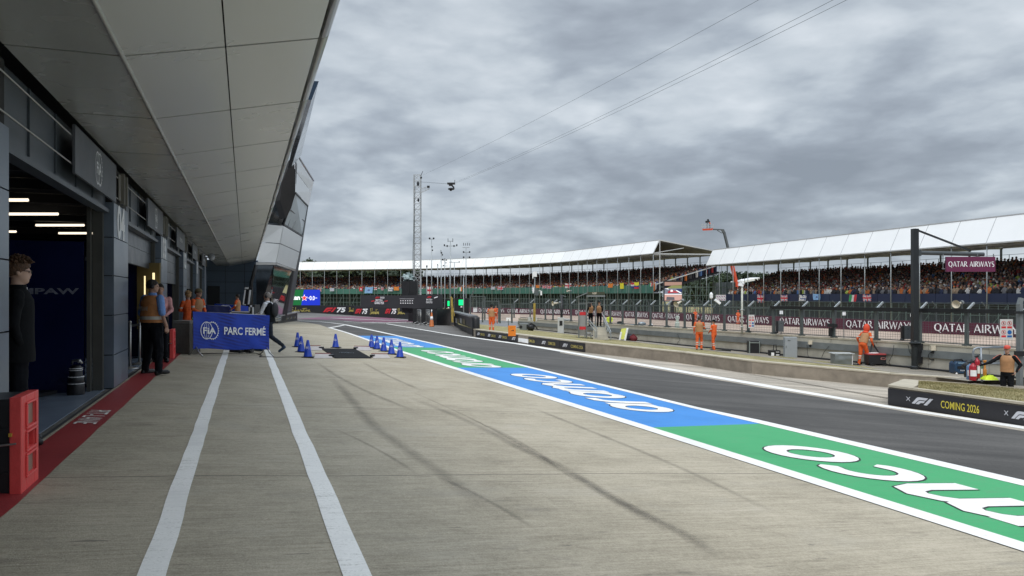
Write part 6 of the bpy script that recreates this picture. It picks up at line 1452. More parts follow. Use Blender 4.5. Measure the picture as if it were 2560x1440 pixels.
def p_crate(t, b, w_, h_):
    m = MB(); m.box(b+Vector((-w_*.26, -.015, h_*.42)), (w_*.26, .02, h_*.5)); m.box(b+Vector((w_*.2, -.015, h_*.3)), (w_*.3, .02, h_*.18)); m.box(b+Vector((w_*.2, -.015, h_*.75)), (w_*.3, .02, h_*.1)); m.build('label_plate', C_WHT, t)
    m = MB(); m.tube([b+Vector((-w_*.1, .15, h_)), b+Vector((-w_*.05, .15, h_+.28)), b+Vector((w_*.15, .15, h_+.30)), b+Vector((w_*.2, .15, h_))], .02, 6); m.build('handle', C_BLK, t)
vbox('battery_crate', 'small black crate with white labels on the path beside the tall cabinet', 'crate', 1925, 1952, 876, 892, C_BLK, .35, p_crate)
m = MB(); q_ = bed(1957, 880)+Z*.45; m.tube([q_+Vector((-.25, 0, .1)), q_+Vector((-.1, 0, .15)), q_+Vector((.15, 0, .03))], .05, 8); m.ell(q_+Vector((-.27, 0, .1)), (.06, .06, .06)); tag(m.build('red_torch', C_RDP, None, True), 'small red and white torch resting above the black crate', 'torch')
# stacked white tub
b = bed(2053, 897); t = thing('stacked_tubs', 'small stack of white tubs at the foot of the pit wall', 'tubs', b); m = MB(); m.lathe(b, [(.11, 0), (.13, .13), (.14, .14), (.10, .15), (.12, .27), (.13, .28), (.09, .29), (.11, .40), (.11, .42)], 14); m.build('body', M('milky_plastic', (.5, .5, .46), .4, 0, .25, 9), t, True)
m = MB()
for i in range(3): m.lathe(b+Z*(.10+.13*i), [(.135, 0), (.137, .03)], 14)
m.build('band', M('grey_band', (.2, .21, .21), .5), t)
b = bed(2052, 866); 
# covered silver cart and red topped trolley
def p_cover(t, b, w_, h_):
    m = MB(); m.box(b+Vector((0, .35, h_+.01)), (w_*1.04, .8, .03), rz=-.12); m.build('lid', M('pale_silver', (.42, .44, .43), .45), t)
    m = MB(); m.bar(b+Vector((w_*.36, -.02, .03)), b+Vector((w_*.36, -.02, h_)), .04, .03); m.build('seam_strip', C_WHT, t)
b = bed(2112, 914); u_ = b.y/F; t = thing('covered_cart', 'silver sheeted cart left of the hooded marshal', 'cart', b); w_, h_ = 50*u_, 29*u_
m = MB(); n1_, n2_ = 24, 12
for (p0, p1) in ((b+Vector((-w_*.5, 0, 0)), b+Vector((w_*.32, -.05, 0))), (b+Vector((w_*.32, -.05, 0)), b+Vector((w_*.5, .55, 0)))):
    vs = []; d_ = (p1-p0).normalized(); nn = Vector((d_.y, -d_.x, 0))
    for j in range(n2_+1):
        for i in range(n1_+1):
            u, v = i/n1_, j/n2_; vs.append(p0.lerp(p1, u)+Z*(h_*v+.02)+nn*(.02*noise.noise(Vector((u*3, v*3, 1)))+.018*abs(sin(pi*u*1.0+v*2))*sin(pi*v)))
    m.add(vs, [(j*(n1_+1)+i, j*(n1_+1)+i+1, (j+1)*(n1_+1)+i+1, (j+1)*(n1_+1)+i) for j in range(n2_) for i in range(n1_)])
m.hexa([b+Vector((-w_*.49, .02, .02)), b+Vector((w_*.31, -.03, .02)), b+Vector((w_*.49, .55, .02)), b+Vector((-w_*.4, .65, .02)), b+Vector((-w_*.49, .02, h_)), b+Vector((w_*.31, -.03, h_)), b+Vector((w_*.49, .55, h_)), b+Vector((-w_*.4, .65, h_))])
m.build('sheet', M('silver_sheet', (.20, .22, .22), .38, .3, .15, 4, .3, 6), t); p_cover(t, b, w_, h_)
m = MB(); m.box(b+Vector((.1, .2, .02)), (w_*1.3, .9, .03)); m.build('base', C_BLK, t)
b = bed(2196, 917); u_ = b.y/F; t = thing('tool_trolley', 'black wheeled trolley with a red top in front of the hooded marshal', 'trolley', b); w_, h_ = 42*u_, 33*u_
m = MB(); m.box(b+Vector((0, .3, h_*.55)), (w_, .55, h_*.72), rz=-.1); m.build('body', C_BLK, t); m = MB(); m.box(b+Vector((-.02, .3, h_*.94)), (w_*1.04, .6, .05), rz=-.1); m.build('top', M('red_top', (.42, .06, .06), .4), t)
for sx in (-1, 1): m = MB(); m.lathe(b+Vector((sx*w_*.36, 0, .1)), [(.09, -.03), (.1, 0), (.09, .05)], 14, axis=(0, -1, 0)); m.build('wheel', C_BLK, t)
m = MB(); m.box(b+Vector((w_*.28, .0, h_*.62)), (.2, .02, .09)); m.box(b+Vector((w_*.28, -.008, h_*.63)), (.15, .02, .05), mi=1); m.build('label_plate', [M('pink_label', (.6, .25, .22), .5), C_BLK], t)
m = MB(); m.box(b+Vector((-w_*.08, .3, h_*1.0)), (.35, .2, .06), rz=.4); o = m.build('paper_bundle', C_WHT); tag(o, 'crumpled white papers on the red topped trolley', 'papers')
m = MB(); m.bar(b+Vector((-w_*.30, .3, h_)), b+Vector((-w_*.02, .5, h_+.45)), .05); m.bar(b+Vector((-w_*.02, .5, h_+.45)), b+Vector((w_*.22, .3, h_+.02)), .05); m.build('open_lid', C_BLK, t)
m = MB(); m.ell(b+Vector((w_*.62, .3, h_*.4)), (.12, .15, .25), 12, 8, jit=.6); tag(m.build('crumpled_bag', M('pale_bag', (.32, .34, .33), .5, 0, .2, 6)), 'pale crumpled bag hanging at the right of the black trolley', 'bag')
# cameras on brackets, boxes on the wall, horn speakers
def wallpt(px_, dz=0): p = onl(px_, WL, WR); return Vector((*p.xy, wtop(p)+.07+dz))
p = wallpt(2076, .12); t = thing('wall_camera', 'black camera on a short post above the pit wall left of the hooded marshal', 'camera', p); m = MB(); m.bar(p-Z*.05, p+Z*.34, .11); m.box(p+Z*.46+Vector((.05, -.1, 0)), (.34, .3, .16), rz=.3, ry=.1); m.build('body', C_BLK, t)
p = wallpt(1733, .05); t = thing('wall_camera', 'slim black monitor on the pit wall left of the marshal pair', 'camera', p); m = MB(); m.box(p+Z*.5, (.12, .2, .75)); m.build('body', C_BLK, t)
for px0, lb in ((1952, 'thin grey monitor on the pit wall above the black crate'), (2268, 'grey monitor on the pit wall left of the tall black pole')):
    p = wallpt(px0, .1); t = thing('wall_monitor', lb, 'monitor', p); m = MB(); m.box(p+Z*.32, (.28, .12, .56), rz=-.3); m.build('screen', M('slate_screen', (.09, .10, .11), .3), t); m = MB(); m.box(p+Z*.30+Vector((-.2, 0, 0)), (.10, .12, .60)); m.ell(p+Vector((-.28, -.1, .02)), (.08, .08, .05)); m.build('housing', C_BLK, t)
for px0, py0, lb in ((2030, 856, 'small cream socket box on the pit wall behind the silver cart'), (2337, 870, 'small cream socket box on the pit wall right of the tall black pole')):
    p = wallpt(px0); p = p-wn*.12; p.z = H+(HY-py0)/F*p.y; t = thing('socket_box', lb, 'socket box', p); m = MB(); m.box(p, (.19, .1, .2)); m.build('body', C_CREAM, t); m = MB(); m.bar(p-Z*.1, p-Z*.22, .06); m.build('plug', C_BLK, t)
def horn(px_, py_, Yq, label, r=.16, dirv=(-.8, -.6, -.12), post=None):
    c = P(px_, py_, Yq); t = thing('horn_speaker', label, 'loudspeaker', c); d = Vector(dirv).normalized(); m = MB(); m.lathe(c, [(.04, -.2), (.05, -.04), (.065, .08), (.10, .16), (.16, .22), (.168, .23), (.1, .15), (.02, .08)], 18, axis=d); m.build('horn', C_CREAM, t, True)
    m = MB(); m.lathe(c, [(.07, -.38), (.085, -.35), (.08, -.24)], 14, axis=d); m.build('driver', C_RAIL, t); m = MB(); a = c-d*.3; m.bar(a, Vector((a.x, a.y, (post if post is not None else a.z-.35))), .05); m.build('bracket', C_POST, t)
horn(2396, 759, 29.5, 'cream horn speaker pointing left on top of the fence near the right edge')
horn(1697, 757, 38, 'cream horn speaker on the fence below the big screen', dirv=(-.7, -.5, -.35)); horn(1389, 758, 50, 'cream horn speaker on the slim black post by the control cabinets', dirv=(-.9, -.4, -.1)); horn(1422, 727, 90, 'far cream horn speaker above the gantry roof line', dirv=(-.9, -.4, 0), post=-1)
# slim posts
def pole(px_, py0, py1, label, r, mat_, parts=None, Yq=None, name='utility_pole', cat='pole'):
    b = bed(px_, py1) if Yq is None else P(px_, py1, Yq); zt = H+(HY-py0)/F*b.y; t = thing(name, label, cat, b); m = MB(); m.tube([b, Vector((b.x, b.y, zt))], r, 8); m.build('pole', mat_, t, True)
    if parts: parts(t, b, zt)
    return t
def p_lamp(t, b, zt): m = MB(); m.bar(Vector((b.x, b.y, zt)), Vector((b.x+.35, b.y, zt-.12)), .09, .05); m.build('lamp_head', C_RAIL, t)
pole(1404, 738, 834, 'slim black post with a short slanted lamp by the control cabinets', .10, C_BLK, p_lamp)
def p_1337(t, b, zt):
    u_ = b.y/F; m = MB(); m.box(Vector((b.x+.02, b.y, zt-.1)), (9*u_, .15, 13*u_)); m.build('white_box', C_WHT, t)
    m = MB(); m.box(Vector((b.x+5*u_, b.y, H+(HY-730)*u_)), (9*u_, .15, 14*u_)); m.box(Vector((b.x+4*u_, b.y, H+(HY-736)*u_)), (12*u_, .3, 5*u_)); m.build('dark_box', C_POST, t)
    m = MB(); m.box(Vector((b.x-4*u_, b.y, H+(HY-726)*u_)), (3*u_, .1, 14*u_)); m.box(Vector((b.x-5*u_, b.y, H+(HY-690)*u_)), (2.4*u_, .1, 13*u_)); m.box(Vector((b.x+16*u_, b.y, H+(HY-733)*u_)), (4*u_, .1, 10*u_)); m.bar(Vector((b.x-5*u_, b.y, H+(HY-727)*u_)), Vector((b.x+16*u_, b.y, H+(HY-727)*u_)), .04); m.build('antenna', C_WHT, t)
    m = MB(); m.tube([Vector((b.x-.03, b.y-.05, H+(HY-803)*u_)), Vector((b.x-.03, b.y-.05, H+(HY-758)*u_))], .09, 8); m.build('yellow_sleeve', M('worn_yellow', (.35, .25, .05), .6), t)
pole(1337, 682, 806, 'tall instrument pole with white boxes and a yellow sleeve left of the control cabinets', .035, C_RAIL, p_1337, 54, 'instrument_pole')
def p_1853(t, b, zt):
    u_ = b.y/F; m = MB(); m.box(Vector((b.x-3*u_, b.y, zt)), (11*u_, .2, 7*u_), ry=.25); m.box(Vector((b.x+2*u_, b.y, zt+4*u_)), (5*u_, .2, 6*u_)); m.ell(Vector((b.x-1*u_, b.y, zt+9*u_)), (.1, .1, .12)); m.build('camera_head', C_WHT, t)
    for y in (775, 795, 818):
        m = MB(); m.lathe(Vector((b.x, b.y, H+(HY-y)*u_)), [(.05, 0), (.09, .02), (.05, .05)], 10); m.bar(Vector((b.x-.12, b.y, H+(HY-y)*u_)), Vector((b.x+.16, b.y, H+(HY-y)*u_)), .02); m.build('clamp', C_CABL, t)
pp = wallpt(1855, 0); pole(1855, 712, 833, 'white pole with two cameras on top rising from the pit wall', .055, M('chalky_white', (.55, .56, .5), .5, 0, .2, 8), p_1853, pp.y-.15, 'camera_pole')
pole(1778, 740, 830, 'fence pole carrying a white domed camera', .03, C_POST, lambda t, b, zt: (lambda m: (m.lathe(Vector((b.x+.0, b.y, zt-.1)), [(.04, -.08), (.10, 0), (.10, .2), (.06, .28), (.02, .32)], 14), m.build('domed_camera', C_WHT, t)))(MB()), onl(1778, WL, WR).y)
q_ = P(1794, 754, 34); t = thing('box_camera', 'white box camera tilted down above the pit wall fence', 'camera', q_); m = MB(); m.box(q_, (.30, .12, .11), ry=radians(38)); m.build('body', C_WHT, t); m = MB(); m.bar(q_, q_+Vector((-.2, 0, -.3)), .03); m.build('bracket', C_POST, t)
# notice plates on the fence
def notice(x0, x1, y0, y1, label, Yoff=-.12):
    p = onl((x0+x1)/2, WL, WR)+fw; Yq = p.y+Yoff-.1; u_ = Yq/F; c = P((x0+x1)/2, (y0+y1)/2, Yq); t = thing('notice_plate', label, 'sign', c); w_, h_ = (x1-x0)*u_, (y1-y0)*u_
    m = MB(); m.box(c, (w_, .02, h_)); m.build('plate', M('notice_white', (.62, .62, .6), .5), t); fr = (c+Vector((0, -.012, 0)), Vector((1, 0, 0)), Z); mr = MB(); mb_ = MB(); mk = MB()
    for sx, sz, mm, ring in ((-1, .3, mr, 1), (1, .3, mr, 1), (-1, -.14, mr, 1), (1, -.14, mb_, 0)):
        cx_, cz_ = sx*w_*.23, sz*h_
        if ring: put(mm, fr, ribbon([(cx_+w_*.16*cos(a*pi/8), cz_+w_*.16*sin(a*pi/8)) for a in range(16)], w_*.035, True), .002); put(mm, fr, ribbon([(cx_-w_*.1, cz_+w_*.1), (cx_+w_*.1, cz_-w_*.1)], w_*.03), .003); mk.poly2(fr, [[(cx_-w_*.05, cz_-w_*.08), (cx_+w_*.05, cz_-w_*.08), (cx_+w_*.03, cz_+w_*.09), (cx_-w_*.03, cz_+w_*.09)]], .001)
        else: mm.poly2(fr, [[(cx_+w_*.17*cos(a*pi/8), cz_+w_*.17*sin(a*pi/8)) for a in range(16)]], .002)
        bz = cz_-h_*.2; mm.poly2(fr, [[(cx_-w_*.18, bz-h_*.05), (cx_+w_*.18, bz-h_*.05), (cx_+w_*.18, bz+h_*.05), (cx_-w_*.18, bz+h_*.05)]], .002)
    mr.build('red_symbols', C_RDP, t); mb_.build('blue_symbols', M('blue_print', (.01, .12, .40), .5), t); mk.build('black_symbols', C_BLK, t)
notice(2500, 2532, 798, 849, 'white safety notice with red and blue symbols on the fence by the red capped man')
notice(1871, 1886, 787, 820, 'small white safety notice with red and blue symbols beside the white camera pole')
for x, y, lb in ((1953, 781, 'left'), (2110, 784, 'middle'), (2280, 788, 'right')):
    p = onl(x, QB[4], QB[5]); c = P(x, y, 60); t = thing('small_notice', lb+'most small white notice hung behind the pit fence above the maroon boards' if lb != 'middle' else 'middle small white notice hung behind the pit fence above the maroon boards', 'sign', c); m = MB(); m.box(c, (.28, .02, .28)); m.build('plate', C_WHT, t); m = MB(); m.bar(Vector((c.x, c.y+.03, ZL)), c+Vector((0, .03, .6)), .04); m.build('post', C_POST, t)
# near bits at the right edge: rail, vacuum, extinguishers
r0 = G(2428, 985); Yr_ = 24.0; u_ = Yr_/F
t = thing('hand_rail', 'grey tubular hand rail beside the man in the red cap', 'railing', P(2440, 951, Yr_))
m = MB(); A1, A2 = P(2432, 905, Yr_), P(2508, 911, Yr_+.3); m.tube([P(2441, 909, Yr_), P(2434, 900, Yr_), P(2433, 880, Yr_), P(2436, 872, Yr_), P(2444, 869.5, Yr_), P(2512, 868, Yr_+.4)], .032, 8); m.tube([P(2441, 909, Yr_), P(2515, 909, Yr_+.4)], .028, 8); m.tube([P(2452, 870, Yr_), P(2455, 955, Yr_)], .03, 8); m.tube([P(2512, 868, Yr_+.4), P(2512, 912, Yr_+.4)], .03, 8); m.build('rail', M('grey_tube', (.28, .31, .34), .4, .4), t, True)
C_VB = M('vacuum_blue', (.02, .055, .11), .35)
b = bed(2405, 938); b.y = b.y; u_ = b.y/F; t = thing('wet_vacuum', 'dark blue wheeled vacuum unit at the foot of the pit wall', 'vacuum', b)
m = MB(); m.rings([[b+Vector((x, y, z)) for x, y in ((-w1, 0), (w1, 0), (w1*.95, .45), (-w1*.95, .45))] for z, w1 in ((.06, .26), (.30, .27), (.44, .26), (.52, .20))]); o = m.build('body', C_VB, t); bv = o.modifiers.new('b', 'BEVEL'); bv.width = .03; bv.segments = 2
m = MB(); m.box(b+Vector((0, -.012, .30)), (.36, .02, .10)); m.tube([b+Vector((-.22, .2, .5)), b+Vector((-.18, .2, .58)), b+Vector((.1, .2, .60)), b+Vector((.2, .2, .5))], .03, 8); m.build('panel', C_BLK, t); m = MB(); m.box(b+Vector((0, .0, .47)), (.3, .02, .05)); m.build('pale_trim', M('pale_blue_trim', (.2, .32, .42), .4), t)
m = MB(); word(m, (b+Vector((-.1, -.03, .16)), Vector((1, 0, 0)), Z), 'TEAM', 0, 0, .05, .22, .0); m.build('lettering', C_WHT, t)
m = MB(); m.lathe(b+Vector((-.25, -.03, .07)), [(.075, -.04), (.08, 0), (.07, .03)], 16, axis=(0, -1, 0)); m.lathe(b+Vector((-.25, -.07, .07)), [(.04, 0), (.03, .01)], 12, axis=(0, -1, 0), mi=1); m.build('wheel', [M('tyre_black', (.02, .02, .02), .7), C_WHT], t)
def ext_(px_, py_, label, col, r=.085, h_=.52, group=None, Yq=None):
    b = P(px_, py_, Yq) if Yq else bed(px_, py_); t = thing('fire_extinguisher', label, 'extinguisher', b, 0, group); m = MB(); m.lathe(b, [(r*.95, 0), (r, .02), (r, h_*.78), (r*.8, h_*.88), (r*.35, h_*.94), (r*.3, h_)], 16); m.build('cylinder', col, t, True)
    m = MB(); m.box(b+Z*(h_+.03), (.12, .05, .04)); m.bar(b+Z*(h_+.05), b+Vector((.1, 0, h_+.1)), .02); m.tube([b+Z*(h_+.02), b+Vector((r*1.2, -.02, h_*.8)), b+Vector((r*1.15, -.02, h_*.2))], .012, 6); m.build('valve', C_BLK, t)
    m = MB(); m.rings([[b+Vector(((r+.004)*cos(a), (r+.004)*sin(a), z)) for a in [radians(200+8*i) for i in range(16)]]+[b+Vector(((r-.01)*cos(a), (r-.01)*sin(a), z)) for a in [radians(320-8*i) for i in range(16)]] for z in (h_*.25, h_*.6)]); m.build('label_plate', C_WHT, t)
ext_(2424, 949, 'blue and white fire extinguisher beside the vacuum', M('blue_cylinder', (.12, .22, .36), .4), .09, .50, Yq=23.2); ext_(2432, 951, 'dark red fire extinguisher nearest the camera in the group', M('ext_red', (.38, .015, .03), .35), .10, .54, Yq=22.9); ext_(2442, 946, 'tallest red fire extinguisher left of the rail post', MATS['ext_red'], .09, .66, Yq=23.5)
ext_(2450, 944, 'pale green cylinder right of the red extinguishers', M('green_cylinder', (.14, .24, .14), .45), .07, .48, Yq=23.7)
t = thing('fire_bucket', 'black and dark bag behind the fire extinguishers', 'bag', bed(2434, 925)); m = MB(); bb_ = P(2433, 925, 24.5); m.ell(bb_, (.32, .2, .28), 14, 8, jit=.7); m.build('bag', C_BLK, t, True)
m = MB(); bb_ = P(2473, 944, 23.2)
vs = []; 
for j in range(9):
    for i in range(17):
        u, v = i/16-.5, j/8-.5; r = max(0, 1-(2*u)**2)*max(0, 1-(2*v)**2); vs.append(bb_+Vector((u*.42, v*.34, .13*r**.5*(1+.5*noise.noise(Vector((u*6, v*6, 3))))-.06)))
m.add(vs, [(j*17+i, j*17+i+1, (j+1)*17+i+1, (j+1)*17+i) for j in range(8) for i in range(16)]); tag(m.build('yellow_cloth', M('hi_vis_yellow', (.62, .80, .02), .6), None, True), 'crumpled fluorescent yellow jacket lying by the fire extinguishers', 'jacket')
m = MB(); m.lathe(P(2462, 942, 23.3), [(.02, 0), (.05, .05), (.055, .22), (.03, .25), (.02, .40), (.05, .5), (.05, .52)], 12); tag(m.build('amber_lamp', M('amber_plastic', (.55, .22, .03), .4), None, True), 'small amber and black torch beside the yellow jacket', 'torch')
# dark post at the right edge
b = G(2553, 985); t = thing('edge_post', 'dark grey post at the right edge with a black cross bracket', 'post', b); m = MB(); m.bar(P(2549, 970, 24), P(2549, 760, 24), .14); m.bar(P(2548, 762, 24), P(2553, 745, 24), .12); m.build('post', C_RAIL, t); m = MB(); m.box(P(2550, 781, 23.9), (.28, .12, .08)); m.box(P(2550, 884, 23.9), (.30, .14, .16)); m.build('bracket', C_BLK, t)
# hose coil, cables on the wall
p = onl(2330, WL, WR)-wn*.12; c = P(2330, 890, p.y); t = thing('hose_coil', 'black hose coiled on the pit wall right of the tall pole', 'hose', c); m = MB()
for k in range(3): m.tube([c+Vector(((.15+.012*k)*cos(a*pi/10), -.02*k, (.15+.01*k)*sin(a*pi/10))) for a in range(21)], .014, 6)
m.tube([c+Vector((.16, 0, 0)), c+Vector((.18, 0, -.3)), c+Vector((.14, 0, -.45)), c+Vector((.24, 0, -.6))], .014, 6); m.build('hose', C_BLK, t, True)
for i, (pts, lb) in enumerate((([(2235, 862), (2232, 885), (2222, 905), (2228, 916)], 'loose black cable looping down the pit wall left of the pole'), ([(2270, 862), (2274, 880), (2286, 895), (2280, 915)], 'black cable hanging down the pit wall close to the pole'), ([(2072, 866), (2060, 880), (2054, 894)], 'thin cable slanting from the wall camera to the white tubs'),
                              ([(1694, 835), (1700, 850), (1690, 862)], 'thin cable hanging under the fence by the marshal pair'), ([(2017, 862), (2020, 890), (2034, 896)], 'thin dark pipe on the pit wall left of the white tubs'))):
    m = MB(); m.tube([P(x, y, onl(x, WL, WR).y-.16) for x, y in pts], .011, 6); tag(m.build('wall_cable', C_BLK, None, True), lb, 'cable')
# folded yellow board, bags, chair
b = bed(1556, 852); u_ = b.y/F; t = thing('folding_board', 'yellow fronted white folding board leaning by the gantry steps', 'board', b)
m = MB(); m.hexa([P(1549, 848, b.y), P(1564, 848, b.y), P(1564, 848, b.y+.06), P(1549, 848, b.y+.06), P(1553, 822, b.y+.2), P(1569, 820, b.y+.2), P(1569, 820, b.y+.26), P(1553, 822, b.y+.26)]); m.build('board', M('pale_yellow_board', (.55, .58, .10), .5, 0, .2, 6), t)
m = MB(); m.bar(P(1562, 852, b.y-.05), P(1569, 820, b.y+.1), .13, .05); m.bar(P(1549, 852, b.y-.05), P(1553, 830, b.y+.1), .10, .05); m.build('leg', C_WHT, t)
m = MB(); q_ = bed(1572, 853); m.ell(q_+Z*.22, (.28, .2, .24), 12, 8, jit=.6); tag(m.build('black_holdall', M('holdall_cloth', (.02, .02, .035), .8), None, True), 'dark blue holdall beside the yellow folding board', 'bag')
m = MB(); q_ = bed(1583, 854); m.ell(q_+Z*.20, (.26, .2, .22), 12, 8, jit=.4); m.tube([q_+Vector((-.15, -.1, .35)), q_+Vector((0, -.1, .5)), q_+Vector((.15, -.1, .35))], .02, 6); tag(m.build('red_holdall', M('maroon_cloth', (.14, .015, .02), .8), None, True), 'dark red holdall right of the blue one at the pit wall', 'bag')
m = MB(); q_ = bed(1808, 879); m.box(q_+Z*.05, (.75, .3, .09)); tag(m.build('black_mat_roll', C_BLK), 'flat black roll lying at the feet of the shorter marshal', 'roll')
b = bed(1470, 845); u_ = b.y/F; t = thing('plastic_chair', 'white plastic chair at the left foot of the gantry steps', 'chair', b); C_PLW = M('white_plastic', (.7, .7, .7), .4); hs = 11*u_
m = MB(); m.hexa([b+Vector((-.2, 0, hs)), b+Vector((.22, 0, hs)), b+Vector((.22, .4, hs)), b+Vector((-.2, .4, hs)), b+Vector((-.2, 0, hs+.04)), b+Vector((.22, 0, hs+.04)), b+Vector((.22, .4, hs+.04)), b+Vector((-.2, .4, hs+.04))]); m.build('seat', C_PLW, t)
m = MB(); m.hexa([b+Vector((-.24, 0, hs)), b+Vector((-.18, 0, hs)), b+Vector((-.18, .4, hs)), b+Vector((-.24, .4, hs)), b+Vector((-.30, .02, hs+.42)), b+Vector((-.26, .02, hs+.42)), b+Vector((-.26, .38, hs+.42)), b+Vector((-.30, .38, hs+.42))]); m.build('backrest', C_PLW, t)
for x, y in ((-.18, .03), (.2, .03), (-.18, .37), (.2, .37)): m = MB(); m.bar(b+Vector((x*1.15, y, 0)), b+Vector((x, y, hs)), .04); m.build('leg', C_PLW, t)
# generators by the far end of the wall
b = bed(1310, 826); u_ = b.y/F; t = thing('generator', 'grey generator with black fittings at the left end of the pit wall', 'generator', b)
m = MB(); m.box(b+Vector((0, .4, .28)), (22*u_, .8, .5)); m.build('body', C_RAIL, t); m = MB(); m.lathe(b+Vector((-.25, -.01, .28)), [(.12, 0), (.12, .02)], 12, axis=(0, -1, 0)); m.box(b+Vector((.3, -.01, .3)), (.2, .03, .3)); m.build('vent', C_BLK, t)
b = bed(1328, 828); t = thing('pump_set', 'black pump with pipes beside the grey generator', 'pump', b); m = MB(); m.ell(b+Vector((0, .1, .3)), (.3, .25, .3), 12, 8, jit=.5); m.tube([b+Vector((-.3, 0, .2)), b+Vector((0, 0, .65)), b+Vector((.3, 0, .45)), b+Vector((.5, 0, .1))], .05, 8); m.build('pump', C_BLK, t, True); m = MB(); m.box(b+Vector((-.15, .2, .95)), (.2, .2, .3)); m.box(b+Vector((.25, .2, .95)), (.4, .25, .28)); m.build('top_box', C_CABL, t)
p = P(1271, 798, 52); t = thing('white_notice', 'small white notice on a stand near the orange sign', 'sign', P(1271, 825, 52)); m = MB(); m.box(p, (.30, .03, .22)); m.build('plate', C_WHT, t); m = MB(); m.bar(p, P(1271, 826, 52), .04); m.build('stand', C_POST, t)
p = P(1188, 775, 75); t = thing('white_box', 'small white box behind the mesh panels near the green light', 'box', p); m = MB(); m.box(p, (.4, .3, .42)); m.build('body', C_WHT, t); m = MB(); m.box(p+Z*.24, (.44, .34, .05)); m.build('lid', C_CABL, t)
# ---- gantry hut with steps
b = bed(1490, 850); gy = b.y; t = thing('marshal_gantry', 'raised marshal gantry with a flat roof, red bands and concrete steps', 'gantry', b)
m = MB()
for i in range(5):
    y0 = 850-i*6.4; f0 = gy+i*.28; m.hexa([P(1483, y0, f0), P(1521-i*1.5, y0, f0), P(1521-i*1.5, y0, gy+1.8), P(1483, y0, gy+1.8), P(1483, y0-6.4, f0), P(1521-i*1.5, y0-6.4, f0), P(1521-i*1.5, y0-6.4, gy+1.8), P(1483, y0-6.4, gy+1.8)])
m.build('steps', C_PW, t)
m = MB(); m.hexa([P(1440, 822, gy+1.2), P(1512, 820, gy+1.2), P(1512, 820, gy+3), P(1440, 822, gy+3), P(1440, 817, gy+1.2), P(1512, 816, gy+1.2), P(1512, 816, gy+3), P(1440, 817, gy+3)]); m.build('deck', C_RAIL, t)
for (x0, x1, y0, y1, mt, nm) in ((1447, 1466, 788, 780, C_RDP, 'red_band'), (1447, 1466, 824, 816.5, C_RDP, 'red_band'), (1447, 1466, 816, 788.5, M('clear_panel', (.30, .30, .30), .3, 0, .1), 'side_panel'), (1447, 1466, 838, 825, M('lattice_grey', (.22, .22, .21), .6), 'side_panel')):
    m = MB(); m.hexa([P(x0, y0, gy+.9), P(x1, y0, gy+.9), P(x1, y0, gy+1.0), P(x0, y0, gy+1.0), P(x0, y1, gy+.9), P(x1, y1, gy+.9), P(x1, y1, gy+1.0), P(x0, y1, gy+1.0)]); m.build(nm, mt, t)
m = MB()
for x in (1447, 1466, 1489, 1510): m.bar(P(x, 846 if x < 1480 else 818, gy+.8), P(x, 742, gy+.8), .06)
m.bar(P(1447, 758, gy+.8), P(1466, 758, gy+.8), .05); m.bar(P(1467, 757, gy+.8), P(1489, 757, gy+.8), .04)
m.build('frame', C_RAIL, t)
m = MB(); m.hexa([P(1440, 745, gy+.4), P(1469, 733, gy+.4), P(1469, 733, gy+3), P(1440, 745, gy+3), P(1440, 742.5, gy+.4), P(1469, 730.5, gy+.4), P(1469, 730.5, gy+3), P(1440, 742.5, gy+3)]); m.hexa([P(1466, 742, gy+.5), P(1513, 742, gy+.5), P(1513, 742, gy+3), P(1466, 742, gy+3), P(1466, 738, gy+.5), P(1513, 738, gy+.5), P(1513, 738, gy+3), P(1466, 738, gy+3)]); m.build('roof', C_RAIL, t)
m = MB(); m.hexa([P(1468, 737, gy+.6), P(1512, 737, gy+.6), P(1512, 737, gy+.7), P(1468, 737, gy+.7), P(1468, 730, gy+.6), P(1512, 730, gy+.6), P(1512, 730, gy+.7), P(1468, 730, gy+.7)]); rs_ = m.build('roof_sign', M('dark_green_board', (.05, .055, .03), .5), t); m = MB(); word(m, (P(1480, 736, gy+.58), Vector((1, 0, 0)), Z), 'VIP', 0, 0, 5*gy/F, 12*gy/F, 0, bold=.03); m.build('roof_lettering', C_CREAM, rs_)
m = MB(); m.box(P(1473.5, 763, gy+.9), (8*gy/F, .2, 10*gy/F)); m.build('black_screen', C_BLK, t)
m = MB()
for a, b2 in (((1468, 795), (1492, 822)), ((1470, 803), (1488, 828)), ((1508, 788), (1527, 830)), ((1508, 797), (1527, 838))): m.bar(P(*a, gy+.7), P(*b2, gy+.0), .05)
for x, y0, y1 in ((1492, 822, 845), (1488, 828, 845), (1527, 830, 850), (1518, 810, 830)): m.bar(P(x, y0, gy), P(x, y1, gy), .05)
m.build('stair_rail', M('pale_galvanised', (.36, .39, .40), .45, .4), t)
# ---- racing car on the track behind the fence
cc = G(1623, 822.5); cc.z = ZL; ca = P(1623, 815, 62); t = thing('race_car', 'silver and black open wheel racing car half hidden behind the pit wall fence', 'racing car', Vector((ca.x, ca.y, ZL+.35)))
C_CAR = M('silver_car', (.25, .29, .32), .25, .6, .1); C0 = Vector((ca.x, ca.y, ZL+.35)); ax = Vector((1, -.25, 0)).normalized(); ay = Vector((-ax.y, ax.x, 0))
L3 = lambda x, y, z: C0+ax*x+ay*y+Z*z
m = MB(); m.rings([[L3(x, w1*cos(a*pi/5), z0+h1*sin(a*pi/5)) for a in range(10)] for x, w1, z0, h1 in ((-2.3, .12, .45, .12), (-1.4, .35, .45, .35), (-.5, .62, .36, .32), (.3, .6, .32, .25), (1.0, .28, .34, .2), (2.3, .12, .22, .08))]); m.ell(L3(-.6, 0, .82), (.35, .14, .16), 10, 8); m.build('body', C_CAR, t, True)
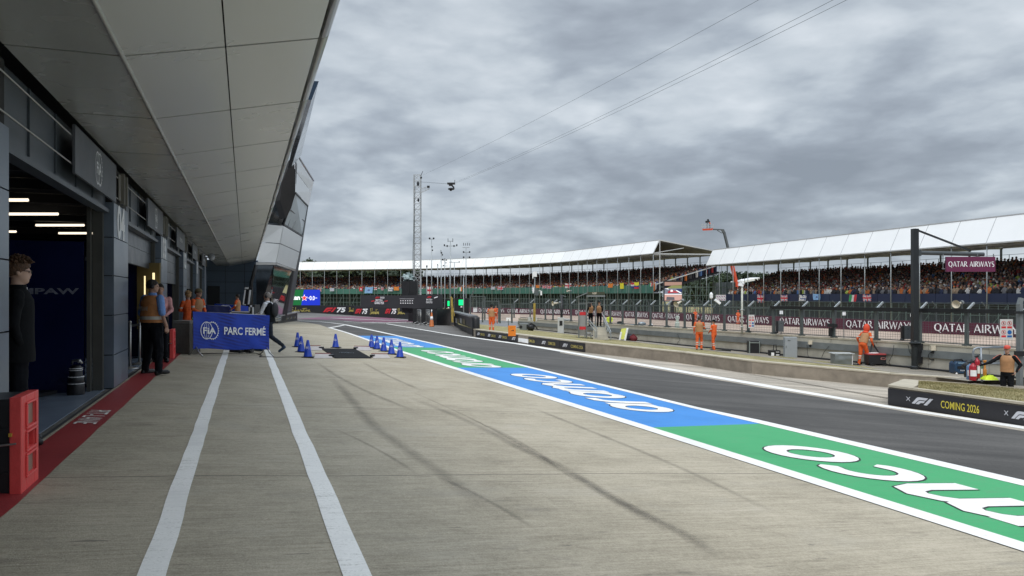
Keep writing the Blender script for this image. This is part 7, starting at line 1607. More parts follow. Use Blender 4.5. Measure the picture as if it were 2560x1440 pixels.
for x, y in ((-1.9, .8), (-1.9, -.8), (1.5, .75), (1.5, -.75)): m = MB(); m.lathe(L3(x, y-.17, .34), [(.2, 0), (.34, .02), (.34, .32), (.2, .34)], 20, axis=ay); m.build('wheel', C_BLK, t)
m = MB(); m.hexa([L3(2.2, -.9, .1), L3(2.5, -.9, .1), L3(2.5, .9, .1), L3(2.2, .9, .1), L3(2.2, -.9, .16), L3(2.5, -.9, .14), L3(2.5, .9, .14), L3(2.2, .9, .16)]); m.build('front_wing', C_WHT, t)
m = MB(); m.hexa([L3(-2.6, -.5, .8), L3(-2.3, -.5, .78), L3(-2.3, .5, .78), L3(-2.6, .5, .8), L3(-2.6, -.5, .95), L3(-2.3, -.5, .83), L3(-2.3, .5, .83), L3(-2.6, .5, .95)]); m.bar(L3(-2.45, .5, .3), L3(-2.45, .5, 1.0), .4, .02); m.bar(L3(-2.45, -.5, .3), L3(-2.45, -.5, 1.0), .4, .02); m.build('rear_wing', C_BLK, t)
m = MB(); m.ell(L3(.15, 0, .72), (.14, .13, .14)); m.build('helmet', C_WHT, t, True)
# white moulded post on the track side
m = MB(); q_ = P(1693, 822, 72); m.lathe(Vector((q_.x, q_.y, ZL)), [(.22, 0), (.22, .9), (.14, .95), (.14, 1.5), (.05, 1.55)], 12); tag(m.build('white_marker', M('pale_green_white', (.5, .56, .48), .5)), 'pale marker post with a narrow top between the racing car and the marshal pair', 'post')
# red and white flaps on the track edge at the left
for i in range(5):
    q_ = P(1203+i*15, 806, 66); m = MB(); m.box(Vector((q_.x, q_.y, ZL+.35)), (.45, .3, .3)); m.bar(Vector((q_.x-.2, q_.y, ZL)), Vector((q_.x-.2, q_.y, ZL+.2)), .05); m.bar(Vector((q_.x+.2, q_.y, ZL)), Vector((q_.x+.2, q_.y, ZL+.2)), .05)
    tag(m.build('red_block', M('seat_red', (.40, .07, .08), .5)), 'small red block in a row on the track side left of the orange sign', 'block', 'red blocks in a row beyond the kerb')

# ================================================================ grandstands
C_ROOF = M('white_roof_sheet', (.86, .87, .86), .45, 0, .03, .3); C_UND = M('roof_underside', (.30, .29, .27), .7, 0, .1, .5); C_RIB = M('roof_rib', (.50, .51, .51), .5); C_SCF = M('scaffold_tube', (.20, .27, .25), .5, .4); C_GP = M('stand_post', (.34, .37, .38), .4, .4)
C_GBAND = M('green_band', (.045, .145, .115), .6, 0, .12, .6); C_NBAND = M('navy_band', (.010, .018, .055), .6, 0, .12, .6); C_SEAT = M('dark_seating', (.02, .022, .028), .8); C_DKG = M('dark_green_backing', (.018, .03, .025), .9, 0, .4, .4)
class Line:
    def __init__(s, pts):
        s.p = [Vector((x, y, 0)) for x, y in pts]; s.c = [0]
        for a, b in zip(s.p, s.p[1:]): s.c.append(s.c[-1]+(b-a).length)
        s.L = s.c[-1]
    def at(s, d):
        for i in range(len(s.p)-1):
            if d <= s.c[i+1] or i == len(s.p)-2:
                u = (d-s.c[i])/(s.c[i+1]-s.c[i]); return s.p[i].lerp(s.p[i+1], u)
    def nrm(s, d):
        a = s.at(max(0, d-3)); b = s.at(min(s.L, d+3)); t = (b-a).normalized(); n = Vector((-t.y, t.x, 0)); return n if n.y > 0 or n.x > .5 else -n
PAL = {'dark': (.018, .018, .022), 'navy': (.02, .03, .07), 'grey': (.14, .14, .15), 'white': (.55, .54, .52), 'orange': (.50, .14, .03), 'red': (.30, .03, .03), 'tan': (.30, .22, .15), 'skin': (.30, .17, .12), 'lime': (.35, .42, .08), 'blue': (.08, .16, .35), 'hair': (.03, .02, .015), 'brown': (.08, .045, .03)}
PM = {k: M('crowd_'+k, v, .85, 0, 0) for k, v in PAL.items()}; PK = list(PAL); PI = {k: i for i, k in enumerate(PK)}
def fig(m, p, fwd, shirt, head, hair, s=1., arm=0, hat=None):
    """one standing or sitting spectator, waist up, with head and arms"""
    r = Vector((-fwd.y, fwd.x, 0)); Q = lambda x, y, z: p+r*(x*s)+fwd*(y*s)+Z*(z*s)
    m.rings([[Q(sx*w_, sy*d_, z) for sx, sy in ((-1, -1), (1, -1), (1, 1), (-1, 1))] for w_, d_, z in ((.17, .12, 0), (.19, .12, .55), (.22, .11, 1.10), (.20, .10, 1.32), (.06, .06, 1.42))], PI[shirt], caps=False)
    m.rings([[Q(w_*cos(a*pi/3), w_*1.1*sin(a*pi/3)+.01, z) for a in range(6)] for w_, z in ((.055, 1.42), (.092, 1.50), (.098, 1.58))], PI[head], caps=False)
    m.rings([[Q(w_*cos(a*pi/3), w_*1.1*sin(a*pi/3), z) for a in range(6)] for w_, z in ((.104, 1.57), (.10, 1.65), (.05, 1.71))], PI[hat or hair])
    if arm:
        for sx in ((-1, 1) if arm == 2 else (1,)): m.bar(Q(sx*.22, .05, 1.28), Q(sx*.16, .28, 1.5), .07*s, .07*s, PI[head])
    else:
        for sx in (-1, 1): m.bar(Q(sx*.24, 0, 1.28), Q(sx*.22, .2, 1.0), .075*s, .075*s, PI[shirt])
NF = 0
def stand(name, label, ln, zf, zr, back_b, depth, zb_, row0, rows, rise, bandz, bandm, bays, d0, d1, seed, crowd_label, indiv=0, under='scaffold', back_extra=4):
    global NF
    t = thing(name, label, 'grandstand', ln.at(ln.L/2)+Z*ZL)
    NB = bays; R_ = random.Random(seed)
    st_ = [ln.L*i/NB for i in range(NB+1)]
    # sloping white front of the roof, panel by panel
    m = MB(); mr = MB()
    for a, b in zip(st_, st_[1:]):
        pa, pb, na, nb_ = ln.at(a), ln.at(b), ln.nrm(a), ln.nrm(b); e = (pb-pa).normalized()*.05
        q = [pa+e+Z*zf, pb-e+Z*zf, pb-e+nb_*back_b+Z*zr, pa+e+na*back_b+Z*zr]; th = (na+Z*-.3)*.08
        m.add(q+[v+th for v in q], [(0, 1, 2, 3), (7, 6, 5, 4), (0, 4, 5, 1), (1, 5, 6, 2), (2, 6, 7, 3), (3, 7, 4, 0)])
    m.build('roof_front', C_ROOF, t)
    m = MB()
    for a in st_:
        p, n = ln.at(a), ln.nrm(a); m.bar(p+Z*(zf-.02)+n*.05, p+n*(back_b+.05)+Z*(zr-.02), .10, .12)
    for a, b in zip(st_, st_[1:]): m.bar(ln.at(a)+Z*(zf-.06), ln.at(b)+Z*(zf-.06), .12, .14); m.bar(ln.at(a)+ln.nrm(a)*back_b+Z*(zr+.02), ln.at(b)+ln.nrm(b)*back_b+Z*(zr+.02), .12, .1)
    m.build('roof_rib', C_RIB, t)
    m = MB()
    for a, b in zip(st_, st_[1:]):
        pa, pb, na, nb_ = ln.at(a), ln.at(b), ln.nrm(a), ln.nrm(b); q = [pa+na*back_b+Z*(zr-.03), pb+nb_*back_b+Z*(zr-.03), pb+nb_*depth+Z*zb_, pa+na*depth+Z*zb_]
        m.add(q+[v+Z*.06 for v in q], [(0, 1, 2, 3)[::-1], (4, 5, 6, 7)])
        q = [pa+Z*(zf-.05), pb+Z*(zf-.05), pb+nb_*(depth*.30)+Z*(zf+.5), pa+na*(depth*.3)+Z*(zf+.5)]; m.add(q, [(3, 2, 1, 0)])
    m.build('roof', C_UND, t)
    m = MB()
    for a in st_:
        p, n = ln.at(a), ln.nrm(a); m.bar(p+n*.2+Z*(zf-.1), p+n*depth+Z*(zb_-.15), .14, .22)
    for f_ in (.3, .5, .7, 1.0):
        for a, b in zip(st_, st_[1:]): m.bar(ln.at(a)+ln.nrm(a)*depth*f_+Z*(zf-.1+(zb_-zf)*f_), ln.at(b)+ln.nrm(b)*depth*f_+Z*(zf-.1+(zb_-zf)*f_), .12, .14)
    m.build('roof_beam', C_RIB, t)
    for i, a in enumerate(st_):
        p, n = ln.at(a), ln.nrm(a); m = MB(); m.tube([p+n*.1+Z*ZL, p+n*.1+Z*zf], .055, 6); m.build('front_post', C_GP, t, True)
    for a in st_: m = MB(); p, n = ln.at(a), ln.nrm(a); m.bar(p+n*(depth-.2)+Z*ZL, p+n*(depth-.2)+Z*(zb_-.1), .18, .18); m.build('rear_post', C_POST, t)
    # front band
    z0, z1 = bandz; m = MB(); ms = MB()
    k_ = int((d1-d0)/2.2)
    for i in range(k_):
        a, b = d0+(d1-d0)*i/k_, d0+(d1-d0)*(i+1)/k_; pa, pb = ln.at(a)+ln.nrm(a)*.35, ln.at(b)+ln.nrm(b)*.35; e = (pb-pa).normalized()*.03
        n = ln.nrm(a)*.05; m.hexa([pa+e+Z*z0, pb-e+Z*z0, pb-e+n+Z*z0, pa+e+n+Z*z0, pa+e+Z*z1, pb-e+Z*z1, pb-e+n+Z*z1, pa+e+n+Z*z1]); ms.bar(pa+Z*z0-n*.4, pa+Z*(z1+.03)-n*.4, .05, .05)
    m.build('front_band', bandm, t)
    if under == 'scaffold': ms.build('band_upright', C_GP, t)
    # rows
    m = MB(); rp = (depth-2.0)/rows
    seats = []
    for r in range(rows):
        off = .7+r*rp; zz = row0+rise*r
        for i in range(k_):
            a, b = d0+(d1-d0)*i/k_, d0+(d1-d0)*(i+1)/k_; pa, pb = ln.at(a)+ln.nrm(a)*off, ln.at(b)+ln.nrm(b)*off; qa, qb = ln.at(a)+ln.nrm(a)*(off+rp), ln.at(b)+ln.nrm(b)*(off+rp)
            m.hexa([pa+Z*(zz-.35), pb+Z*(zz-.35), qb+Z*(zz-.35), qa+Z*(zz-.35), pa+Z*zz, pb+Z*zz, qb+Z*zz, qa+Z*zz])
        d = d0+.3
        while d < d1-.3:
            seats.append((d+R_.uniform(-.08, .08), off+.35+R_.uniform(-.08, .08), zz, r)); d += .50
    m.build('seating_tiers', C_SEAT, t)
    # railing behind the last row
    m = MB(); zz = row0+rise*rows; kk = [d0+(d1-d0)*i/(NB*2) for i in range(NB*2+1)]
    for a in kk: p = ln.at(a)+ln.nrm(a)*(depth-1.1); m.bar(p+Z*(zz-.3), p+Z*(zz+1.75), .05)
    for a, b in zip(kk, kk[1:]):
        for h_ in (1.75, 1.2): m.bar(ln.at(a)+ln.nrm(a)*(depth-1.1)+Z*(zz+h_), ln.at(b)+ln.nrm(b)*(depth-1.1)+Z*(zz+h_), .04, .04)
    m.build('rear_railing', C_POST, t)
    # under the tiers
    m = MB(); mb_ = MB()
    for i in range(k_):
        a, b = d0+(d1-d0)*i/k_, d0+(d1-d0)*(i+1)/k_; fo_ = 2.2; pa, pb = ln.at(a)+ln.nrm(a)*fo_, ln.at(b)+ln.nrm(b)*fo_; n = ln.nrm(a)*.2
        mb_.hexa([pa+Z*(ZL-.2), pb+Z*(ZL-.2), pb+n+Z*(ZL-.2), pa+n+Z*(ZL-.2), pa+Z*(row0-.4), pb+Z*(row0-.4), pb+n+Z*(row0-.4), pa+n+Z*(row0-.4)])
        p0, p1 = ln.at(a)+ln.nrm(a)*.5, ln.at(b)+ln.nrm(b)*.5
        m.bar(p0+Z*ZL, p0+Z*z0, .07); m.bar((p0+p1)/2+Z*ZL, (p0+p1)/2+Z*z0, .05)
        if i % 2: m.bar(p0+Z*ZL, p1+Z*z0, .05)
        for h_ in (z0, z0-1.2, z0-2.4):
            if h_ > ZL: m.bar(p0+Z*h_, p1+Z*h_, .06)
    mb_.build('back_sheeting', C_DKG if under == 'scaffold' else M('grey_base_wall', (.10, .11, .115), .8, 0, .2, .5), t); m.build('scaffolding', C_SCF, t)
    # crowd
    ups = ['dark']*18+['navy']*9+['grey']*5+['brown']*3+['red']*2+['white']*2+['orange']+['tan']+['blue']*2
    lows = ['white']*4+['tan']*5+['orange']*3+['red']*2+['grey']*4+['dark']*11+['navy']*4+['lime']+['blue']
    full = MB(); ones = []
    sel = set()
    if indiv:
        vis = []
        for i, (d, off, zz, r) in enumerate(seats):
            p = ln.at(d)+ln.nrm(d)*off
            if p.x/p.y*F+1280 < 2556: vis.append((p.y, i))
        vis.sort(); sel = {i for _, i in vis[:indiv]}
    for i, (d, off, zz, r) in enumerate(seats):
        clump = noise.noise(Vector((d*.12, r*.35, seed)))
        if R_.random() < .05 or clump < -.52: continue
        p = ln.at(d)+ln.nrm(d)*off+Z*(zz-.12); fwd = -ln.nrm(d)
        pl = lows if (r < rows*.38 or R_.random() < .25) else ups
        if clump > .42 and R_.random() < .4: sh = 'orange'
        else: sh = R_.choice(pl)
        hd = 'skin' if R_.random() < .8 else 'brown'; ha = R_.choice(['hair', 'hair', 'hair', 'brown', 'dark', 'white', 'orange', 'tan', 'grey', 'red'] if pl is lows else ['hair', 'hair', 'hair', 'dark', 'brown', 'dark', 'red', 'grey'])
        arm = 2 if R_.random() < .12 else (1 if R_.random() < .1 else 0); s = R_.uniform(.92, 1.06)
        if i in sel: ones.append((p, fwd, sh, ha, arm, s, r))
        else: fig(full, p, fwd, sh, hd, ha, s, arm)
    o = full.build('spectator_crowd', [PM[k] for k in PK]); tag(o, crowd_label, 'crowd', kind='stuff')
    protos = {}
    for p, fwd, sh, ha, arm, s, r in ones:
        key = (sh, ha, 1 if arm else 0)
        if key not in protos:
            m = MB(); fig(m, Vector((0, 0, 0)), Vector((0, -1, 0)), sh, 'skin', ha, 1., 2 if arm else 0)
            me = bpy.data.meshes.new('spectator'); me.from_pydata([Vector(v) for v in m.v], [], m.f)
            for k in PK: me.materials.append(PM[k])
            me.polygons.foreach_set('material_index', m.m); me.update(); protos[key] = me
        ob = bpy.data.objects.new('spectator', protos[key]); COL.objects.link(ob); ob.location = p; ob.rotation_euler = (0, 0, atan2(fwd.y, fwd.x)+pi/2); ob.scale = (s,)*3
        hw_ = {'hair': 'with dark hair', 'brown': 'with brown hair', 'dark': 'in a black cap', 'white': 'in a white cap', 'orange': 'in an orange cap', 'tan': 'in a straw hat', 'grey': 'with grey hair', 'red': 'in a red cap'}[ha]
        col_ = {'dark': 'black', 'tan': 'sand coloured', 'lime': 'lime green', 'navy': 'navy'}.get(sh, sh)
        tag(ob, 'spectator in %s top %s%s, %s row, right stand' % (col_, hw_, ', arms raised' if arm else '', 'front second third fourth fifth sixth seventh eighth ninth tenth eleventh twelfth thirteenth fourteenth fifteenth back'.split()[r]), 'spectator', 'spectators at the near end of the right grandstand')
    return t
KR, KL_ = .85, 1.18; SZ = lambda z, k: H+(z-H)*k
RL_ = Line([(x*KR, y*KR) for x, y in ((40.9, 156), (58.8, 85), (61.4, 74.6))])
stand('right_grandstand', 'nearer covered grandstand on the right with a white roof and navy front band', RL_, SZ(7.98, KR), SZ(11.2, KR), 1.6*KR, 14*KR, SZ(8.35, KR), 1.08, 16, .22, (SZ(.55, KR), SZ(1.85, KR)), C_NBAND, 16, 6.0, RL_.L, 3, 'packed spectators filling the rows of the right grandstand', 300, 'wall')
LL_ = Line([(x*KL_, y*KL_) for x, y in ((-60, 187), (-54.3, 186), (-20.8, 175), (-7.1, 165), (9.15, 141), (21.25, 111.7))])
stand('left_grandstand', 'long curving covered grandstand far behind with a green front band', LL_, SZ(7.98, KL_), SZ(10, KL_), 1.15*KL_, 14*KL_, SZ(8.2, KL_), 2.45, 17, .225, (SZ(1.95, KL_), SZ(3.2, KL_)), C_GBAND, 34, 0.5, LL_.L-.5, 9, 'dense far crowd filling the curving left grandstand')
# end frame of the left stand
e = LL_.at(LL_.L); n = LL_.nrm(LL_.L); t = thing('stand_end_scaffold', 'open green grey scaffold tower at the near end of the left grandstand', 'scaffold', e+n*7+Z*ZL)
m = MB(); tt_ = (LL_.at(LL_.L)-LL_.at(LL_.L-5)).normalized()
for j in range(3):
    for i in range(7): p = e+n*(1+i*2.7)+tt_*(.6+j*1.6); m.bar(p+Z*ZL, p+Z*(2.6+i*.40), .08)
for j in range(3):
    for h_ in (0, 1.6, 3.1):
        m.bar(e+n*1+tt_*(.6+j*1.6)+Z*h_, e+n*17.5+tt_*(.6+j*1.6)+Z*h_, .08)
    for i in range(6): m.bar(e+n*(1+i*2.3)+tt_*(.6+j*1.6)+Z*(ZL if i % 2 else 2.6), e+n*(3.3+i*2.3)+tt_*(.6+j*1.6)+Z*(2.8 if i % 2 else ZL), .05)
m.build('tubes', C_SCF, t)
m = MB(); m.bar(e+n*.5+tt_*.3+Z*3.6, e+n*15.6+tt_*.3+Z*7.6, .16); m.bar(e+tt_*.1+Z*9.12, e+n*6.5+tt_*.1+Z*10.2, .12); m.bar(e+n*1.36+Z*11.5, e+n*16.5+Z*9.38, .14, .18); m.bar(e+n*1.4+tt_*.1+Z*ZL, e+n*1.4+tt_*.1+Z*11.5, .13); m.build('end_frame', C_RIB, t)
m = MB(); m.hexa([e+n*2.5+tt_*5.5+Z*ZL, e+n*14+tt_*5.5+Z*ZL, e+n*14+tt_*5.2+Z*ZL, e+n*2.5+tt_*5.2+Z*ZL, e+n*2.5+tt_*5.5+Z*2.2, e+n*14+tt_*5.5+Z*3.0, e+n*14+tt_*5.2+Z*3.0, e+n*2.5+tt_*5.2+Z*2.2]) if False else None
# big screen
Yb = 104; u_ = Yb/F; c = P(1683, 727, Yb); t = thing('big_screen', 'big video screen showing a red and white racing car beside the left grandstand', 'screen', Vector((c.x, c.y, ZL)))
m = MB(); m.box(c+Vector((0, .3, 0)), (46*u_, .5, 52*u_)); m.box(Vector((c.x, c.y+.5, (ZL+c.z)/2)), (.5, .5, c.z-ZL)); m.build('housing', C_BLK, t)
def em(n_, c_, s=1.): return M(n_, c_, emit=(c_, s), var=0)
fr = (P(1661.5, 752, Yb-.02+.05-.1), Vector((1, 0, 0)), Z)
for nm, polys, mt in (('screen_sky', [[(0, 38), (43, 38), (43, 47), (0, 47)]], em('s_tan', (.22, .13, .10))), ('screen_grass', [[(4, 31), (43, 31), (43, 40), (20, 39)]], em('s_olive', (.13, .14, .05))), ('screen_track', [[(0, 17), (43, 17), (43, 31), (0, 31)]], em('s_slate', (.10, .11, .14))),
                      ('screen_gravel', [[(0, 0), (43, 0), (43, 16), (0, 16)]], em('s_pink', (.34, .20, .17))), ('screen_wall', [[(28, 24), (43, 22), (43, 30), (30, 30)]], em('s_navy', (.01, .02, .08)))):
    m = MB(); m.poly2(fr, [[(x*u_, y*u_) for x, y in pg] for pg in polys], .0 if nm != 'screen_wall' else .02); m.build(nm, mt, t)
m = MB(); m.poly2(fr, [[(x*u_, y*u_) for x, y in pg] for pg in [[(9, 20), (34, 20), (32, 24), (24, 25), (18, 28), (12, 26)], [(8, 19), (13, 19), (13, 24), (8, 24)]]], .04); m.build('screen_car_red', em('s_red', (.25, .02, .03)), t)
m = MB(); m.poly2(fr, [[(x*u_, y*u_) for x, y in pg] for pg in [[(14, 23), (21, 23), (19, 28), (15, 27)], [(28, 25), (40, 19), (42, 20), (30, 27)], [(0, 15.5), (43, 15.5), (43, 17), (0, 17)], [(0, 31), (9, 31), (10, 28)]]], .06); m.build('screen_highlights', em('s_white', (.6, .6, .62)), t)
m = MB(); m.poly2(fr, [[(x*u_, y*u_) for x, y in [(4, 2), (25, 2), (24, 9), (5, 10)]]], .04); m.build('screen_car_dark', em('s_dark', (.06, .06, .07)), t)
# pale container behind
c0_, c1_ = P(1790, 745, 138), P(1838, 745, 134); t = thing('site_container', 'pale ribbed container between the two grandstands', 'container', c0_); m = MB()
zt_ = H+(HY-706)/F*136; m.hexa([Vector((c0_.x, c0_.y, ZL)), Vector((c1_.x, c1_.y, ZL)), Vector((c1_.x, c1_.y+2.5, ZL)), Vector((c0_.x, c0_.y+2.5, ZL)), Vector((c0_.x, c0_.y, zt_)), Vector((c1_.x, c1_.y, zt_)), Vector((c1_.x, c1_.y+2.5, zt_)), Vector((c0_.x, c0_.y+2.5, zt_))])
m.build('walls', M('container_grey', (.27, .30, .32), .6, 0, .06), t); m = MB()
for i in range(12): p = c0_.lerp(c1_, (i+.5)/12); m.bar(Vector((p.x, p.y-.04, ZL)), Vector((p.x, p.y-.04, zt_-.1)), .06)
m.build('ribs', M('container_rib', (.16, .18, .19), .6), t)
# white low roof behind the trees
t = thing('marquee', 'low white marquee roof far behind, left of the right grandstand crowd', 'marquee', P(1870, 722, 200)); m = MB(); a, b = P(1848, 709, 200), P(1900, 699, 195); m.hexa([a, b, b+Vector((0, 8, .5)), a+Vector((0, 8, .5)), a+Z*.5, b+Z*.6, b+Vector((0, 8, .7)), a+Vector((0, 8, .7))]); m.build('roof', C_ROOF, t)
for k in (0, 1): m = MB(); p = (a, b)[k]; m.bar(Vector((p.x, p.y+2, ZL)), Vector((p.x, p.y+2, p.z)), .2); m.build('post', C_GP, t)
# ================================================================ flags on the bands
def fl_union(u, v):
    a, b = abs(u-.5), abs(v-.5)
    if a < .07 or b < .11: return 'r'
    if a < .13 or b < .19: return 'w'
    dd = abs((u-.5)-(v-.5)); d2 = abs((u-.5)+(v-.5)); k = min(dd, d2)
    return 'r' if k < .05 else ('w' if k < .13 else 'b')
FP = {'union': fl_union, 'ireland': lambda u, v: 'g' if u < .33 else ('w' if u < .66 else 'o'), 'italy': lambda u, v: 'g' if u < .33 else ('w' if u < .66 else 'r'), 'sky': lambda u, v: 's' if (u-.5)**2+(v-.5)**2 > .03 else 'n', 'yellow': lambda u, v: 'y',
      'dutch': lambda u, v: 'r' if v > .66 else ('w' if v > .33 else 'b'), 'colombia': lambda u, v: 'y' if v > .5 else ('b' if v > .25 else 'r'), 'orange': lambda u, v: 'o', 'cross': lambda u, v: 'r' if abs(u-.5) < .1 or abs(v-.5) < .13 else 'w', 'red': lambda u, v: 'r' if abs(u-.5) > .15 or abs(v-.5) > .2 else 'w', 'pale': lambda u, v: 'w' if noise.noise(Vector((u*4, v*4, 1))) < .15 else 'n', 'bluewhite': lambda u, v: 'n' if (u+v) % .4 < .15 else 'w'}
FC = {'r': (.45, .03, .05), 'w': (.60, .60, .62), 'b': (.03, .05, .22), 'g': (.03, .25, .10), 'o': (.62, .20, .04), 's': (.22, .40, .68), 'n': (.10, .14, .30), 'y': (.65, .60, .04)}
FM = {k: M('flag_'+k, v, .7, 0, .05) for k, v in FC.items()}; FK = list(FC)
def flag(px0, px1, py0, py1, ln, pat, label):
    a = None
    for i in range(400):
        p = ln.at(ln.L*i/400)
        if abs(p.x/p.y*F+1280-(px0+px1)/2) < 4: a = p; break
    if a is None: return
    Yq = a.y-.5; u_ = Yq/F; nx, ny = 24, 14; R_ = random.Random(int(px0)); sk = R_.uniform(-.12, .12); vs = []; fs = []; ms = []
    for j in range(ny+1):
        for i in range(nx+1):
            u, v = i/nx, j/ny; x = px0+(px1-px0)*(u*(1-.12*abs(sk)*(1-v))+sk*(1-v)); y = py1+(py0-py1)*v+1.2*sin(u*pi)*(v); q = P(x, y, Yq); q.y += .06*sin(u*9+v*3); vs.append(q)
    for j in range(ny):
        for i in range(nx): fs.append((j*(nx+1)+i, j*(nx+1)+i+1, (j+1)*(nx+1)+i+1, (j+1)*(nx+1)+i)); ms.append(FK.index(FP[pat]((i+.5)/nx, (j+.5)/ny)))
    m = MB(); m.add(vs, fs); m.m = ms; m2 = [v+Vector((0, .03, 0)) for v in vs]; o_ = len(m.v); m.add(m2, [tuple(o for o in f[::-1]) for f in fs]); m.m = ms+ms
    tag(m.build('flag', [FM[k] for k in FK], None, True), label, 'flag', 'flags hung on the grandstand fronts')
for a in ((1893, 1911, 736, 756, RL_, 'union', 'union flag farthest left on the navy band of the right grandstand'), (1952, 1968, 737, 753, RL_, 'union', 'second union flag from the left on the navy band'), (1999, 2016, 737, 752, RL_, 'pale', 'pale blue grey flag on the navy band left of the sky blue one'),
          (2032, 2050, 734, 750, RL_, 'sky', 'sky blue square flag on the navy band'), (2124, 2142, 736, 754, RL_, 'italy', 'green white and red flag on the navy band'), (2157, 2177, 736, 753, RL_, 'union', 'tilted union flag right of the green white and red one'),
          (793, 803, 720, 729, LL_, 'union', 'small union flag at the left of the green band above the beer screen'), (825, 836, 719, 728, LL_, 'bluewhite', 'small blue and white flag on the green band near the beer screen'), (898, 907, 717, 728, LL_, 'red', 'red flag with a white middle on the green band'), (913, 933, 717, 733, LL_, 'sky', 'large pale blue flag sagging on the green band'),
          (935, 942, 717, 725, LL_, 'cross', 'small red and white flag beside the large pale blue one'), (953, 959, 718, 726, LL_, 'union', 'tiny union flag in the middle of the green band'), (971, 983, 717, 728, LL_, 'pale', 'pale flag left of the black box on the green band'), (984, 997, 716, 726, LL_, 'orange', 'faded orange flag left of the black box'),
          (1068, 1081, 716, 735, LL_, 'cross', 'white flag with a red cross behind the antenna poles'), (1146, 1155, 717, 728, LL_, 'ireland', 'green white and orange flag on the green band'), (1228, 1238, 716, 724, LL_, 'bluewhite', 'blue and white flag on the green band right of the poles'), (1244, 1263, 715, 725, LL_, 'union', 'wide union flag on the green band'),
          (1330, 1338, 715, 728, LL_, 'bluewhite', 'blue flag behind the instrument pole'), (1340, 1349, 712, 720, LL_, 'orange', 'orange flag right of the instrument pole'), (1355, 1366, 713, 721, LL_, 'union', 'left one of two union flags right of the instrument pole'), (1368, 1379, 713, 722, LL_, 'union', 'right one of two union flags right of the instrument pole'), (1413, 1428, 708, 720, LL_, 'cross', 'red and white flag above the gantry roof'),
          (1521, 1533, 708, 719, LL_, 'orange', 'orange flag near the right end of the green band'), (1550, 1559, 707, 722, LL_, 'yellow', 'plain yellow flag on the green band'), (1577, 1585, 706, 720, LL_, 'dutch', 'red white and blue striped flag on the green band'), (1586, 1597, 705, 722, LL_, 'colombia', 'yellow blue and red flag on the green band'),
          (1624, 1631, 706, 716, LL_, 'italy', 'green flag near the end of the green band'), (1640, 1648, 703, 717, LL_, 'cross', 'red and white flag at the end of the green band')): flag(*a)
# purple patterned banner near the container
c = P(1802, 745, 112); t = thing('patterned_banner', 'pale banner of small red and blue crosses at the left end of the right grandstand', 'banner', c); m = MB(); m.box(c, (1.5, .06, .95)); m.build('cloth', FM['w'], t); m = MB(); mb2_ = MB()
for i in range(4):
    for j in range(2): put(m, (c+Vector((-.75, -.035, -.47)), Vector((1, 0, 0)), Z), ribbon([(.05+.37*i, .1+.45*j), (.33+.37*i, .38+.45*j)], .05), .0); put(mb2_, (c+Vector((-.75, -.035, -.47)), Vector((1, 0, 0)), Z), ribbon([(.33+.37*i, .1+.45*j), (.05+.37*i, .38+.45*j)], .07), .004)
m.build('red_crosses', FM['r'], t); mb2_.build('blue_crosses', FM['b'], t)
# ================================================================ masts, camera tower, cables
def mast(px_, py0, label, Yq, items, r=.06):
    b = P(px_, 0, Yq); b.z = ZL; u_ = Yq/F; zt = H+(HY-py0)*u_; t = thing('antenna_mast', label, 'mast', b, 0, 'slim masts beyond the pit exit'); m = MB(); m.tube([b, Vector((b.x, b.y, zt))], r, 6, rs=[r*1.3, r*.8]); m.build('pole', C_GP, t, True)
    mk = MB(); mt_ = MB()
    for kind, dx, y, s in items:
        c = P(px_+dx, y, Yq)
        if kind == 'arm': mk_ = mt_; mk_.bar(P(px_-s, y, Yq), P(px_+s, y, Yq), .06)
        elif kind == 'lamp': mk.ell(c, (s*u_, s*u_*.8, s*u_*1.1), 10, 6)
        elif kind == 'rod': mk.bar(c, P(px_+dx, y-s, Yq), .05)
        elif kind == 'box': mk.box(c, (s*u_, s*u_, s*1.6*u_))
    if mt_.v: mt_.build('cross_arm', C_GP, t)
    if mk.v: mk.build('fittings', M('mast_dark', (.03, .035, .04), .5), t)
mast(1079, 597, 'mast with two floodlights on top, just right of the lattice tower', 84, [('arm', 0, 598, 5), ('lamp', -5, 596, 2.4), ('lamp', 5, 596, 2.4), ('lamp', 1, 617, 2.0), ('lamp', 2, 625.5, 2.0)])
mast(1103, 625, 'shorter mast with three small boxes stacked near its top', 80, [('rod', -1, 633, 8), ('box', 1, 632, 2.6), ('box', 3, 637, 2.6), ('box', 3, 649, 2.6)])
mast(1126, 604, 'mast with a wide cross arm and tall aerials', 82, [('arm', 0, 615, 16), ('arm', 0, 603, 5), ('rod', -6, 605, 9), ('rod', 6, 605, 9), ('box', -15, 613, 3), ('box', 16, 613, 3), ('box', -8, 615, 3), ('box', 9, 615, 3)])
mast(1165, 618, 'mast with four dark lamps and a row of aerials on its top arm', 86, [('arm', 0, 619, 9), ('arm', 0, 631, 8), ('arm', 0, 643, 8), ('lamp', -6, 630, 2.2), ('lamp', 9, 630, 2.2), ('lamp', -6, 643, 2.2), ('lamp', 9, 643, 2.2), ('rod', -6, 614, 7), ('rod', -1, 614, 6), ('rod', 4, 614, 7), ('rod', 9, 614, 6)])
mast(1112, 650, 'low mast with a crowded cross arm between two taller ones', 95, [('arm', 0, 651, 6), ('arm', 0, 665, 7), ('box', -4, 649, 2.2), ('box', 0, 648, 2.2), ('box', 4, 650, 2.2), ('box', 3, 657, 2), ('lamp', -3, 664, 1.6)])
mast(1136, 656, 'low mast with a thin cross arm and one lamp at its right tip', 98, [('arm', 0, 656, 13), ('box', 12, 655, 2.2), ('box', -9, 655, 2.)])
mast(1067, 666, 'shortest mast with a single top box left of the floodlight mast', 84, [('box', 0, 666, 3.2)])
